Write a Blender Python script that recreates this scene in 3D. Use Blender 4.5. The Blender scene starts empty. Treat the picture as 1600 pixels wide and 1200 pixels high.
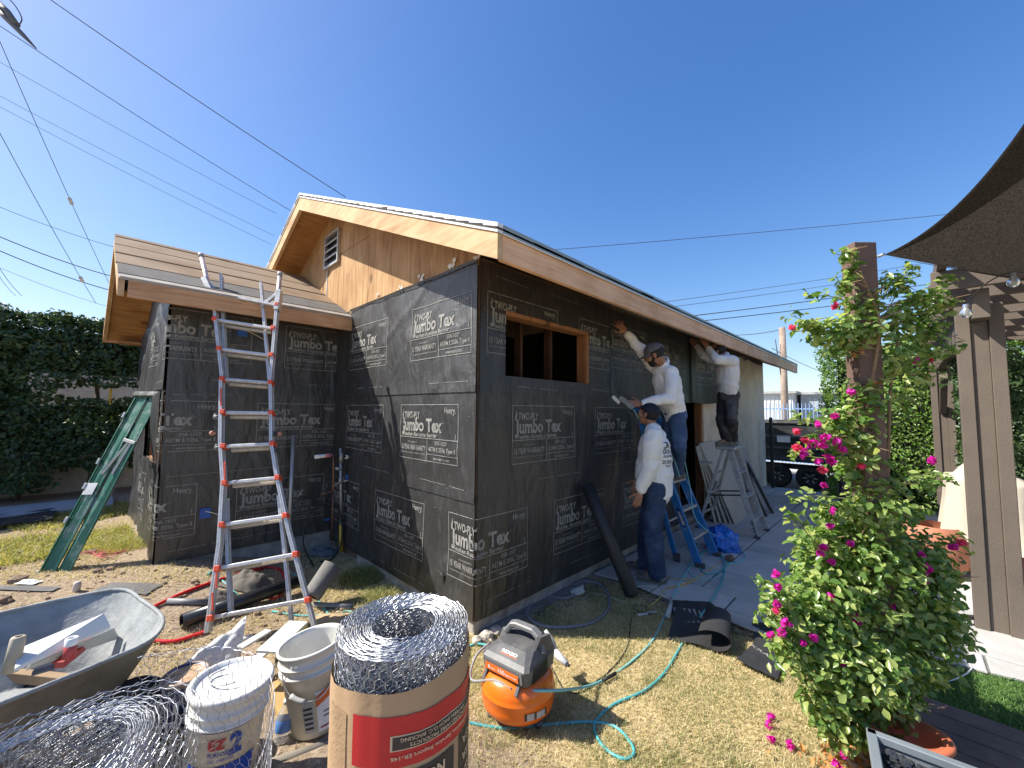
import bpy, bmesh, math, random
import numpy as np
from mathutils import Vector, Matrix, noise
random.seed(7)
rnd = random.Random(11)
SC = bpy.context.scene
COL = SC.collection
R = math.radians
# ------------------------------------------------------------------ camera, sky, sun, exposure
CAM = Vector((-2.0292, -2.3808, 1.6948))
VR = Vector((0.70187555, -0.71223098, 0.00988691)).normalized()
VF = Vector((0.71020452, 0.70080752, 0.06692054)).normalized()
VU = VR.cross(VF).normalized()
FPX = 620.7
cd = bpy.data.cameras.new('camera'); cam = bpy.data.objects.new('camera', cd); COL.objects.link(cam)
cd.sensor_width = 36; cd.sensor_fit = 'HORIZONTAL'; cd.lens = 36*FPX/1600; cd.clip_start = 0.05; cd.clip_end = 2000
cam.matrix_world = Matrix(((VR.x, VU.x, -VF.x, CAM.x), (VR.y, VU.y, -VF.y, CAM.y), (VR.z, VU.z, -VF.z, CAM.z), (0, 0, 0, 1)))
SC.camera = cam
SUND = Vector((0.42, -0.44, -0.63)).normalized()      # direction the sunlight travels
SUN_EL = math.asin(-SUND.z); SUN_AZ = math.atan2(-SUND.x, -SUND.y)   # azimuth clockwise from +Y
w = bpy.data.worlds.new('World'); SC.world = w; w.use_nodes = True
nt = w.node_tree; bgn = nt.nodes['Background']
sky = nt.nodes.new('ShaderNodeTexSky'); sky.sky_type = 'NISHITA'; sky.sun_disc = False
sky.sun_elevation = SUN_EL; sky.sun_rotation = SUN_AZ
sky.air_density = 1.0; sky.dust_density = 0.8; sky.ozone_density = 2.5; sky.altitude = 50
hs = nt.nodes.new('ShaderNodeHueSaturation'); hs.inputs['Saturation'].default_value = 1.30
hs.inputs['Hue'].default_value = 0.514
nt.links.new(sky.outputs[0], hs.inputs['Color']); 
vm = nt.nodes.new('ShaderNodeVectorMath'); vm.operation = 'MULTIPLY_ADD'; vm.inputs[1].default_value = (.085,)*3; vm.inputs[2].default_value = (1, 1, 1)
vd = nt.nodes.new('ShaderNodeVectorMath'); vd.operation = 'DIVIDE'      # soft shoulder: the haze near the horizon does not clip
nt.links.new(hs.outputs[0], vm.inputs[0]); nt.links.new(hs.outputs[0], vd.inputs[0]); nt.links.new(vm.outputs[0], vd.inputs[1])
nt.links.new(vd.outputs[0], bgn.inputs['Color'])
bgn.inputs['Strength'].default_value = 0.136
sl = bpy.data.lights.new('sun', 'SUN'); sl.energy = 4.4; sl.angle = R(0.5); sl.color = (1.0, 0.95, 0.86)
so = bpy.data.objects.new('sun', sl); COL.objects.link(so)
so.rotation_euler = SUND.to_track_quat('-Z', 'Y').to_euler(); so.location = (-5, 5, 9)
SC.view_settings.view_transform = 'Standard'; SC.view_settings.look = 'None'
SC.view_settings.exposure = 1.08; SC.view_settings.gamma = 1; SC.view_settings.use_curve_mapping = False
SC.render.engine = 'CYCLES'

# ------------------------------------------------------------------ helpers
def ray(u, v): return VF + VR*((u-800)/FPX) + VU*((600-v)/FPX)
def at(u, v, d): return CAM + ray(u, v)*d
def hx(u, v, x): d = ray(u, v); return CAM + d*((x-CAM.x)/d.x)
def hy(u, v, y): d = ray(u, v); return CAM + d*((y-CAM.y)/d.y)
def hz(u, v, z=0.0): d = ray(u, v); return CAM + d*((z-CAM.z)/d.z)
def hpl(u, v, p, n): d = ray(u, v); return CAM + d*((p-CAM).dot(n)/d.dot(n))
def sm(a, b, x):
    t = min(1, max(0, (x-a)/(b-a))); return t*t*(3-2*t)
def gz(x, y):
    g = 0.20*sm(-0.35, -1.6, x)*sm(0.9, 2.4, y)
    n = noise.noise(Vector((x*1.3, y*1.3, 0.3)))*0.02 + noise.noise(Vector((x*5, y*5, 1.3)))*0.006
    k = sm(0.15, -0.25, y)*sm(-0.3, 0.4, x)        # flatter beside the long wall
    g += 0.17*sm(-0.45, -1.1, x)*sm(1.05, 0.2, y)
    g -= 0.33*sm(8.55, 8.95, x)
    return g + n*(1-0.7*k)
def G(u, v):
    z = 0.0
    for _ in range(6):
        p = hz(u, v, z); z = gz(p.x, p.y)
    return Vector((p.x, p.y, z))
def link(name, me, parent=None, mat=None):
    o = bpy.data.objects.new(name, me); COL.objects.link(o)
    if parent is not None: o.parent = parent
    if mat is not None and me is not None and not me.materials: me.materials.append(mat)
    return o
def tag(o, label=None, cat=None, group=None, kind=None):
    if label: o['label'] = label
    if cat: o['category'] = cat
    if group: o['group'] = group
    if kind: o['kind'] = kind
    return o
def empty(name, loc, rz=0, **k):
    o = bpy.data.objects.new(name, None); COL.objects.link(o); o.location = loc; o.rotation_euler = (0, 0, rz)
    o.empty_display_size = 0.1
    bpy.context.view_layer.update()
    return tag(o, **k)
class MB:
    def __init__(s): s.v = []; s.f = []; s.m = []; s.smooth = []
    def add(s, vs, fs, m=0, sm_=False):
        b = len(s.v); s.v += [tuple(p) for p in vs]
        for f in fs: s.f.append([b+i for i in f]); s.m.append(m); s.smooth.append(sm_)
        return s
    def box(s, a, b, m=0):
        x0, y0, z0 = a; x1, y1, z1 = b
        return s.hexa([(x0,y0,z0),(x1,y0,z0),(x1,y1,z0),(x0,y1,z0),(x0,y0,z1),(x1,y0,z1),(x1,y1,z1),(x0,y1,z1)], m)
    def hexa(s, p, m=0):
        return s.add(p, [(0,3,2,1),(4,5,6,7),(0,1,5,4),(1,2,6,5),(2,3,7,6),(3,0,4,7)], m)
    def cbox(s, c, ax, ay, az, ch=0.003, m=0):
        """box with chamfered edges; ax, ay, az half-extent vectors"""
        c = Vector(c); ax, ay, az = Vector(ax), Vector(ay), Vector(az)
        la, lb, lc = ax.length, ay.length, az.length
        ch = min(ch, la*0.45, lb*0.45, lc*0.45)
        ia, ib, ic = 1-ch/la, 1-ch/lb, 1-ch/lc
        vs = []; idx = {}
        for sx in (-1, 1):
            for sy in (-1, 1):
                for sz in (-1, 1):
                    for k, (a, b, d) in enumerate(((1, ib, ic), (ia, 1, ic), (ia, ib, 1))):
                        idx[(sx, sy, sz, k)] = len(vs); vs.append(c+ax*(sx*a)+ay*(sy*b)+az*(sz*d))
        fs = []
        I = lambda a, b, d, k: idx[(a, b, d, k)]
        for q in (-1, 1):
            f = [I(q,-1,-1,0), I(q,1,-1,0), I(q,1,1,0), I(q,-1,1,0)]; fs.append(f if q > 0 else f[::-1])
            f = [I(-1,q,-1,1), I(-1,q,1,1), I(1,q,1,1), I(1,q,-1,1)]; fs.append(f if q > 0 else f[::-1])
            f = [I(-1,-1,q,2), I(1,-1,q,2), I(1,1,q,2), I(-1,1,q,2)]; fs.append(f if q > 0 else f[::-1])
        for a in (-1, 1):
            for b in (-1, 1):
                fs.append([I(-1,a,b,1), I(1,a,b,1), I(1,a,b,2), I(-1,a,b,2)][::(a*b)])
                fs.append([I(a,-1,b,2), I(a,1,b,2), I(a,1,b,0), I(a,-1,b,0)][::(a*b)])
                fs.append([I(a,b,-1,0), I(a,b,1,0), I(a,b,1,1), I(a,b,-1,1)][::(a*b)])
                for d in (-1, 1): fs.append([I(a,b,d,0), I(a,b,d,1), I(a,b,d,2)][::(a*b*d)])
        return s.add(vs, fs, m)
    def beam(s, a, b, wdt, hgt, up=(0, 0, 1), ch=0.002, m=0):
        a, b = Vector(a), Vector(b); d = b-a; t = d.normalized(); up = Vector(up)
        sd = t.cross(up)
        if sd.length < 1e-4: sd = t.cross(Vector((1, 0, 0)))
        sd.normalize(); u2 = sd.cross(t).normalized()
        return s.cbox((a+b)/2, d/2, sd*(wdt/2), u2*(hgt/2), ch, m)
    def tube(s, pts, r, n=8, m=0, cap=True, closed=False):
        pts = [Vector(p) for p in pts]; N = len(pts)
        rs = r if isinstance(r, (list, tuple)) else [r]*N
        up = Vector((0, 0, 1)); rings = []; prev = None
        for i, p in enumerate(pts):
            if closed: t = (pts[(i+1) % N]-pts[i-1])
            else: t = pts[min(i+1, N-1)]-pts[max(i-1, 0)]
            if t.length < 1e-9: t = Vector((0, 0, 1))
            t.normalize()
            if prev is None:
                a = t.cross(up)
                if a.length < 1e-3: a = t.cross(Vector((1, 0, 0)))
                a.normalize()
            else:
                a = prev-t*prev.dot(t)
                if a.length < 1e-6: a = t.cross(up)
                a.normalize()
            prev = a; b = t.cross(a)
            rings.append([p+(a*math.cos(2*math.pi*k/n)+b*math.sin(2*math.pi*k/n))*rs[i] for k in range(n)])
        vs = [q for rg in rings for q in rg]; fs = []
        M_ = N if closed else N-1
        for i in range(M_):
            j = (i+1) % N
            for k in range(n): fs.append((i*n+k, i*n+(k+1) % n, j*n+(k+1) % n, j*n+k))
        s.add(vs, fs, m, n > 4)
        if cap and not closed:
            b = len(s.v)-len(vs)
            s.f.append([b+k for k in range(n)][::-1]); s.m.append(m); s.smooth.append(False)
            s.f.append([b+(N-1)*n+k for k in range(n)]); s.m.append(m); s.smooth.append(False)
        return s
    def cyl(s, a, b, r0, r1=None, n=20, m=0, cap=True):
        return s.tube([a, b], [r0, r0 if r1 is None else r1], n, m, cap)
    def lathe(s, prof, c=(0, 0, 0), ax=(0, 0, 1), n=32, m=0, sm_=True, refx=None):
        ax = Vector(ax).normalized(); c = Vector(c)
        a = Vector(refx) if refx is not None else ax.cross(Vector((0, 1, 0)) if abs(ax.y) < 0.9 else Vector((1, 0, 0)))
        a.normalize(); b = ax.cross(a)
        vs = []; fs = []
        for (r, z) in prof:
            for k in range(n):
                t = 2*math.pi*k/n; vs.append(c+ax*z+(a*math.cos(t)+b*math.sin(t))*max(r, 1e-5))
        for i in range(len(prof)-1):
            for k in range(n): fs.append((i*n+k, i*n+(k+1) % n, (i+1)*n+(k+1) % n, (i+1)*n+k))
        return s.add(vs, fs, m, sm_)
    def prism(s, poly, ex, m=0):
        ex = Vector(ex); n = len(poly); vs = [Vector(p) for p in poly]+[Vector(p)+ex for p in poly]
        fs = [tuple(range(n))[::-1], tuple(range(n, 2*n))]+[(i, (i+1) % n, n+(i+1) % n, n+i) for i in range(n)]
        return s.add(vs, fs, m)
    def grid(s, fn, nu, nv, m=0, sm_=True):
        vs = [fn(i/nu, j/nv) for j in range(nv+1) for i in range(nu+1)]
        fs = [(j*(nu+1)+i, j*(nu+1)+i+1, (j+1)*(nu+1)+i+1, (j+1)*(nu+1)+i) for j in range(nv) for i in range(nu)]
        return s.add(vs, fs, m, sm_)
    def rock(s, c, r, m=0, sq=(1, 1, .7), seed=0, sub=2):
        bm = bmesh.new(); bmesh.ops.create_icosphere(bm, subdivisions=sub, radius=1)
        vs = []
        for v in bm.verts:
            n = v.co.normalized(); k = 1+0.35*noise.noise(n*1.4+Vector((seed, seed*.7, 0)))+0.12*noise.noise(n*4+Vector((seed, 0, 0)))
            vs.append(Vector(c)+Vector((n.x*k*r*sq[0], n.y*k*r*sq[1], n.z*k*r*sq[2])))
        fs = [[q.index for q in f.verts] for f in bm.faces]; bm.free()
        return s.add(vs, fs, m, False)
    def build(s, name, mats, parent=None, world=True, **k):
        me = bpy.data.meshes.new(name)
        off = Vector((0, 0, 0)); inv = None
        vs = s.v
        if parent is not None and world:
            inv = (parent_world(parent)).inverted(); vs = [tuple(inv @ Vector(p)) for p in vs]
        me.from_pydata(vs, [], s.f)
        if not isinstance(mats, (list, tuple)): mats = [mats]
        for mm in mats: me.materials.append(mm)
        if len(mats) > 1: me.polygons.foreach_set('material_index', s.m)
        me.polygons.foreach_set('use_smooth', s.smooth)
        me.update()
        o = link(name, me, parent)
        return tag(o, **k)
def parent_world(p):
    m = Matrix.Identity(4); q = p
    while q is not None:
        m = Matrix.LocRotScale(q.location, q.rotation_euler, q.scale) @ m; q = q.parent
    return m
def dup(o, parent=None, **k):
    c = o.copy(); COL.objects.link(c)
    if parent is not None: c.parent = parent
    for ch in list(o.children): dup(ch, c)
    return tag(c, **k)
def smooth_path(pts, n=6):
    """Catmull-Rom"""
    pts = [Vector(p) for p in pts]; P = [pts[0]*2-pts[1]]+pts+[pts[-1]*2-pts[-2]]; out = []
    for i in range(1, len(P)-2):
        for k in range(n):
            t = k/n; a, b, c, d = P[i-1], P[i], P[i+1], P[i+2]
            out.append(0.5*((2*b)+(c-a)*t+(2*a-5*b+4*c-d)*t*t+(-a+3*b-3*c+d)*t*t*t))
    out.append(pts[-1]); return out

# ------------------------------------------------------------------ materials
_m = {}
def base(name):
    m = bpy.data.materials.new(name); m.use_nodes = True; nt = m.node_tree
    return m, nt, nt.nodes['Principled BSDF']
def N(nt, t, **k):
    n = nt.nodes.new(t)
    for a, b in k.items():
        if a in n.inputs: n.inputs[a].default_value = b
        else: setattr(n, a, b)
    return n
def co(nt, kind='Object', scale=(1, 1, 1), rot=(0, 0, 0)):
    tc = nt.nodes.new('ShaderNodeTexCoord'); mp = nt.nodes.new('ShaderNodeMapping')
    mp.inputs['Scale'].default_value = scale; mp.inputs['Rotation'].default_value = rot
    nt.links.new(tc.outputs[kind], mp.inputs['Vector']); return mp.outputs[0]
def ramp(nt, src, stops):
    r = nt.nodes.new('ShaderNodeValToRGB'); e = r.color_ramp.elements
    while len(e) < len(stops): e.new(0.5)
    for el, (p, c) in zip(e, stops): el.position = p; el.color = (*c, 1) if len(c) == 3 else c
    nt.links.new(src, r.inputs[0]); return r.outputs[0]
def mixc(nt, a, b, f, mode='MIX'):
    n = nt.nodes.new('ShaderNodeMix'); n.data_type = 'RGBA'; n.blend_type = mode
    for sock, v in ((n.inputs[0], f), (n.inputs[6], a), (n.inputs[7], b)):
        if isinstance(v, bpy.types.NodeSocket): nt.links.new(v, sock)
        elif isinstance(v, (int, float)): sock.default_value = v
        else: sock.default_value = (*v, 1)
    return n.outputs[2]
def bump(nt, b, src, dist=0.01, st=1.0, prev=None):
    n = nt.nodes.new('ShaderNodeBump'); n.inputs['Distance'].default_value = dist; n.inputs['Strength'].default_value = st
    nt.links.new(src, n.inputs['Height'])
    if prev is not None: nt.links.new(prev, n.inputs['Normal'])
    nt.links.new(n.outputs[0], b.inputs['Normal']); return n.outputs[0]
def noise_n(nt, vec, scale=5, detail=4, rough=.6, dist=0):
    n = nt.nodes.new('ShaderNodeTexNoise'); n.inputs['Scale'].default_value = scale; n.inputs['Detail'].default_value = detail
    n.inputs['Roughness'].default_value = rough; n.inputs['Distortion'].default_value = dist
    nt.links.new(vec, n.inputs['Vector']); return n.outputs[0]
def mat(name, col, rough=.6, metal=0, var=.18, scale=6, bd=0.0, bs=80, dirt=None, dirt_amt=.5, dscale=3, spec=.5, coat=0, isl=0, coords='Object'):
    if name in _m: return _m[name]
    m, nt, b = base(name); v = co(nt, coords)
    n1 = noise_n(nt, v, scale, 5, .6)
    c = ramp(nt, n1, [(.3, [x*(1-var) for x in col]), (.7, [min(1, x*(1+var)) for x in col])])
    if isl:
        g = nt.nodes.new('ShaderNodeNewGeometry')
        c2 = ramp(nt, g.outputs['Random Per Island'], [(0, (1-isl,)*3), (1, (1, 1, 1))]); c = mixc(nt, c, c2, 1.0, 'MULTIPLY')
    if dirt is not None:
        n2 = noise_n(nt, v, dscale, 8, .7, .3); f = ramp(nt, n2, [(.5-.01, (0, 0, 0)), (.5+.2, (dirt_amt,)*3)])
        c = mixc(nt, c, dirt, f)
    nt.links.new(c, b.inputs['Base Color'])
    b.inputs['Roughness'].default_value = rough; b.inputs['Metallic'].default_value = metal
    b.inputs['Specular IOR Level'].default_value = spec
    if coat: b.inputs['Coat Weight'].default_value = coat; b.inputs['Coat Roughness'].default_value = .15
    if bd: bump(nt, b, noise_n(nt, v, bs, 6, .65), bd)
    _m[name] = m; return m
def wood(name, light, dark, grain=(1, 1, 30), axis_scale=1.0, rough=.65, knots=True, bd=.0006):
    if name in _m: return _m[name]
    m, nt, b = base(name)
    v = co(nt, 'Object', grain)
    n1 = noise_n(nt, v, 1.6*axis_scale, 6, .6, 1.5)
    c = ramp(nt, n1, [(.30, dark), (.48, [(a*.6+d*.4) for a, d in zip(light, dark)]), (.62, light), (.75, [min(1, a*1.06) for a in light])])
    v2 = co(nt, 'Object', (1, 1, 1)); n2 = noise_n(nt, v2, 2.2, 3, .5)
    c = mixc(nt, c, ramp(nt, n2, [(.35, (.80, .74, .68)), (.6, (1, 1, 1))]), 1.0, 'MULTIPLY')
    if knots:
        vo = nt.nodes.new('ShaderNodeTexVoronoi'); vo.inputs['Scale'].default_value = 2.6
        kv = co(nt, 'Object', tuple(1.0 if g > 3 else 0.6 for g in grain)); nt.links.new(kv, vo.inputs['Vector'])
        kf = ramp(nt, vo.outputs['Distance'], [(.0, (1, 1, 1)), (.06, (.9, .9, .9)), (.13, (0, 0, 0))])
        c = mixc(nt, c, [x*.45 for x in dark], kf)
    nt.links.new(c, b.inputs['Base Color']); b.inputs['Roughness'].default_value = rough
    b.inputs['Specular IOR Level'].default_value = .25
    bump(nt, b, n1, bd); _m[name] = m; return m
def leafmat(name, c1, c2, c3, trans=.35, rough=.4):
    if name in _m: return _m[name]
    m, nt, b = base(name); g = nt.nodes.new('ShaderNodeNewGeometry')
    c = ramp(nt, g.outputs['Random Per Island'], [(0, c1), (.5, c2), (1, c3)])
    nt.links.new(c, b.inputs['Base Color']); b.inputs['Roughness'].default_value = rough
    b.inputs['Specular IOR Level'].default_value = .5
    tr = nt.nodes.new('ShaderNodeBsdfTranslucent')
    tc = mixc(nt, c, (1.0, 1.1, .35), .5, 'MULTIPLY'); hb = nt.nodes.new('ShaderNodeHueSaturation'); hb.inputs['Value'].default_value = 1.8
    nt.links.new(tc, hb.inputs['Color']); nt.links.new(hb.outputs[0], tr.inputs['Color'])
    mx = nt.nodes.new('ShaderNodeMixShader'); mx.inputs[0].default_value = trans
    nt.links.new(b.outputs[0], mx.inputs[1]); nt.links.new(tr.outputs[0], mx.inputs[2])
    nt.links.new(mx.outputs[0], nt.nodes['Material Output'].inputs['Surface'])
    _m[name] = m; return m

# ---- lettering: flat triangulated text
_fc = {}
def text2d(body, size=1.0, bold=0.0, sx=1.0, key=None):
    k = (body, bold)
    if k not in _fc:
        cu = bpy.data.curves.new('t', 'FONT'); cu.body = body; cu.size = 1; cu.offset = bold; cu.resolution_u = 3
        ob = bpy.data.objects.new('t', cu); COL.objects.link(ob); bpy.context.view_layer.update()
        dg = bpy.context.evaluated_depsgraph_get(); me = ob.evaluated_get(dg).to_mesh()
        V = [(v.co.x, v.co.y) for v in me.vertices]; F = [tuple(p.vertices) for p in me.polygons]
        ob.evaluated_get(dg).to_mesh_clear(); bpy.data.objects.remove(ob); bpy.data.curves.remove(cu)
        x0 = min(p[0] for p in V); V = [(p[0]-x0, p[1]) for p in V]
        _fc[k] = (V, F)
    V, F = _fc[k]; return [(x*size*sx, y*size) for x, y in V], F
def text_fit(body, x, y, width, height, bold=0.0):
    """text whose ink box starts at x, baseline y, given cap height and total width"""
    V, F = text2d(body, 1, bold); mx = max(p[0] for p in V)
    s = height/0.70
    return [(x+p[0]/mx*width, y+p[1]*s) for p in V], F
def put2d(mb, V, F, fn, m=0):
    mb.add([fn(x, y) for x, y in V], F, m)
def rect2d(x0, y0, x1, y1): return [(x0, y0), (x1, y0), (x1, y1), (x0, y1)], [(0, 1, 2, 3)]
# ------------------------------------------------------------------ house materials
def paper_mat():
    m, nt, b = base('building_paper'); v = co(nt, 'Object')
    n1 = noise_n(nt, v, 3.2, 6, .62, .6); c = ramp(nt, n1, [(.3, (.014, .014, .015)), (.7, (.027, .027, .028))])
    n3 = noise_n(nt, co(nt, 'Object', (1, 1, .35)), 9, 7, .7, 1.0)
    c = mixc(nt, c, (.165, .165, .168), ramp(nt, n3, [(.52, (0, 0, 0)), (.82, (.38, .38, .38))]))  # pale streaks in the base colour stand in for the paper's sheen
    nt.links.new(c, b.inputs['Base Color']); b.inputs['Roughness'].default_value = .47; b.inputs['Specular IOR Level'].default_value = 1.0
    n2 = noise_n(nt, co(nt, 'Object', (1.6, 1.6, .55), (.5, .35, 0)), 2.6, 5, .5, .5)
    vo = nt.nodes.new('ShaderNodeTexVoronoi'); vo.feature = 'DISTANCE_TO_EDGE'; vo.inputs['Scale'].default_value = 3.1
    mp = nt.nodes.new('ShaderNodeVectorMath'); mp.operation = 'ADD'
    nv = nt.nodes.new('ShaderNodeTexNoise'); nv.inputs['Scale'].default_value = 2.2; nt.links.new(v, nv.inputs['Vector'])
    nt.links.new(v, mp.inputs[0]); nt.links.new(nv.outputs['Color'], mp.inputs[1]); nt.links.new(mp.outputs[0], vo.inputs['Vector'])
    cr = ramp(nt, vo.outputs['Distance'], [(0, (1, 1, 1)), (.03, (.4, .4, .4)), (.08, (0, 0, 0))])
    p = bump(nt, b, n2, .042, 1.0); p = bump(nt, b, cr, .0016, .35, p)
    bump(nt, b, noise_n(nt, v, 240, 3, .6), .0006, 1, p)
    return m
M_PAPER = paper_mat()
def ink_mat():
    m, nt, b = base('printed_ink'); v = co(nt, 'Object')
    n = noise_n(nt, v, 22, 6, .7); c = ramp(nt, n, [(.28, (.10, .10, .097)), (.5, (.27, .265, .245)), (.8, (.38, .37, .345))])
    nt.links.new(c, b.inputs['Base Color']); b.inputs['Roughness'].default_value = .6; return m
M_INK = ink_mat()
M_SHEATH = mat('wall_sheathing', (.16, .11, .07), .9)
M_DARKIN = mat('interior_panel', (.05, .04, .035), .9)  # near-black: the unlit room's shade is put into the wall colour
M_CONC = mat('foundation_concrete', (.36, .34, .31), .9, var=.25, scale=8, bd=.006, bs=40, dirt=(.16, .12, .08), dirt_amt=.7, dscale=5)
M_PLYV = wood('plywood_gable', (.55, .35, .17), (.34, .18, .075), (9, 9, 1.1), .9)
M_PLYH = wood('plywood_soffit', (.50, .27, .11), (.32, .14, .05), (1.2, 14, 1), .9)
M_FIRX = wood('fir_board_long', (.66, .42, .25), (.47, .25, .13), (.9, 12, 16), .9)
M_FIRE = wood('fir_board_eave', (.86, .55, .34), (.70, .40, .23), (.9, 12, 16), .9)  # brighter copy of the fir, lifting the shaded eave through its colour
M_FIRY = wood('fir_board_rake', (.66, .47, .27), (.47, .28, .13), (12, 1.0, 10), .9)
M_STUD = wood('stud_wood', (.40, .19, .09), (.25, .11, .05), (12, 12, .9), .9)
M_STUDIN = wood('shaded_inner_stud', (.13, .07, .045), (.08, .04, .025), (12, 12, .9), .9)  # darker copy of the stud wood, indoor shade put into its colour
M_SHEET = wood('roof_sheathing', (.34, .25, .165), (.22, .155, .10), (1.0, 22, 22), 1.1, .8)
M_FELT = mat('grey_felt', (.13, .12, .11), .95, var=.2, bd=.002)
M_METALW = mat('white_drip_metal', (.78, .78, .76), .35, .0, var=.05, dirt=(.4, .38, .34), dirt_amt=.3)
M_METALG = mat('grey_drip_metal', (.30, .33, .30), .4, .2, var=.1)
M_SHING = mat('dark_shingle', (.05, .045, .042), .95, var=.4, scale=30, bd=.004, bs=120)
M_STUCCO = mat('tan_stucco', (.80, .69, .53), .95, var=.10, scale=3, bd=.008, bs=55, dirt=(.25, .19, .13), dirt_amt=.35, dscale=2.2)
M_BLACKP = mat('black_pipe_plastic', (.022, .022, .024), .35, var=.3, bd=.0)
M_PLASTER = mat('plaster_blob', (.80, .79, .75), .9, var=.1, bd=.004)

# ------------------------------------------------------------------ house
house = empty('house', (0, 0, 0), label='single storey house under renovation wrapped in black printed building paper with bare plywood gable', cat='house')
SEAM = (.10, .977, 1.841, 2.90)
ROV, EOV = .42, .655
RIDGE_Y = 3.14
def zroof(y): return 2.80+.44*(min(y, 2*RIDGE_Y-y)+EOV)       # top of the roof deck
def zsoff(y): return zroof(y)-.12
def und(a, b, sc=1.0):
    v = Vector((a*1.1*sc, b*1.1*sc, 3.3)); return noise.noise(v)*.010+noise.noise(v*3.1+Vector((5, 1, 0)))*.0045
WX0, WX1, WY0, WY1, WZ0 = -1.643, -1.72, 2.75, 5.5, .20
# surf(wall, s, z, off): R long wall, L gable wall, F wing front, E wing end
def surf(wl, s, z, off=0.012):
    if wl == 'R': return Vector((s, -off-und(s, z)*sm(0, .25, s), z))
    if wl == 'L':
        q = noise.noise(Vector((s*2.2+z*1.6, z*1.1-s*.5, 2.0))); fold = (1-min(1, abs(q)*7))*.008+noise.noise(Vector((s*5+z*3, z*2.2, 9)))*.005
        return Vector((-off-(und(s+7, z, 1.2)*1.5+fold)*sm(0, .25, s), s, z))      # s = y
    if wl == 'F': return Vector((s, WY0-off-und(s+3, z+4)*sm(WX0, WX0+.2, s), z))
    if wl == 'E':
        t = (s-WY0)/(WY1-WY0); x = WX0+(WX1-WX0)*t
        return Vector((x-off-und(s+9, z, 2.2)*3.0*sm(WY0, WY0+.2, s), s, z))
def lin(a, b, n): return [a+(b-a)*i/n for i in range(n+1)]
def sheet(name, wl, s0, s1, z0, z1, off, mt, holes=(), step=.05, ztop=None, ps=1, parent=house, **k):
    cuts = lin(s0, s1, max(1, int(abs(s1-s0)/step)))
    zc = lin(z0, z1, max(1, int((z1-z0)/step)))
    for h in holes:
        for q in h[:2]:
            i = min(range(len(cuts)), key=lambda j: abs(cuts[j]-q))
            if s0 <= q <= s1: cuts[i] = q
        for q in h[2:]:
            i = min(range(len(zc)), key=lambda j: abs(zc[j]-q))
            if z0 <= q <= z1: zc[i] = q
    mb = MB(); n = len(cuts)
    vs = []
    for z in zc:
        for s in cuts:
            zz = z if ztop is None else min(z, ztop(s))
            lift = 0.004*sm(z0+.12, z0, z) if name == 'paper_sheet' else 0
            vs.append(surf(wl, s, zz, off+lift))
    fs = []
    for j in range(len(zc)-1):
        for i in range(n-1):
            a, b = (cuts[i]+cuts[i+1])/2, (zc[j]+zc[j+1])/2
            if any(h[0] < a < h[1] and h[2] < b < h[3] for h in holes): continue
            fs.append((j*n+i, j*n+i+1, (j+1)*n+i+1, (j+1)*n+i))
    mb.add(vs, fs, 0, True)
    return mb.build(name, mt, parent, **k)
WIN = (.278, 1.508, 1.985, 2.53)
DOOR = (3.87, 4.82, -.1, 1.98)
EWIN = (2.93, 4.1, 1.12, 1.86)
# sheathing behind the paper
sheet('wall_sheathing', 'R', 0.0, 5.0, .02, 2.93, -.012, M_SHEATH, (WIN, DOOR), .12)
sheet('wall_sheathing', 'L', 0.0, 6.28, .02, 2.93, -.012, M_SHEATH, (), .12)
sheet('wall_sheathing', 'F', WX0+.01, 0.0, .02, 2.72, -.012, M_SHEATH, (), .12)
sheet('wall_sheathing', 'E', WY0+.01, WY1, .02, 2.75, -.012, M_SHEATH, (EWIN,), .12)
# paper courses, each lapping over the one below
for k in range(3):
    z0 = SEAM[k]; z1 = SEAM[k+1]+(.05 if k < 2 else -.01)
    o = .012+.005*k
    sheet('paper_sheet', 'L', 0.0, 2.75, z0, z1, o, M_PAPER, step=.03)
    if k == 0: sheet('paper_sheet', 'R', 0.0, 3.85, z0, z1, o, M_PAPER)
    if k == 1: sheet('paper_sheet', 'R', 0.0, 3.86, z0, z1, o, M_PAPER)
    if k == 2:
        sheet('paper_sheet', 'R', 0.0, 1.98, z0, z1, o, M_PAPER, (WIN,))
        sheet('paper_sheet', 'R', 1.94, 4.35, z0, z1-.02, o+.004, M_PAPER)
WS = (WZ0, 1.068, 1.872, 2.72)
for k in range(3):
    z0 = WS[k]; z1 = WS[k+1]+(.05 if k < 2 else 0); o = .012+.005*k
    sheet('paper_sheet', 'F', WX0, -.012, z0, z1, o, M_PAPER)
    sheet('paper_sheet', 'E', WY0, WY1, z0, z1, o, M_PAPER, (EWIN,), label='rumpled sunlit paper sheet on the narrow end wall')
# hanging sheet past the door that the third worker holds up
def hang(u, v):
    x = 4.3+u*1.05; z = 1.855+v*1.02-.03*math.sin(u*3)*(1-v)
    b = .02+.13*(u**1.6)*(1-.35*v)+.03*math.sin(u*9+v*2)*u
    return Vector((x-.05*u*(1-v), -.03-b, z+.02*(1-v)*u))
MB().grid(hang, 22, 18).build('paper_sheet', M_PAPER, house, label='loose end of the upper paper sheet bulging off the wall')
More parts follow.
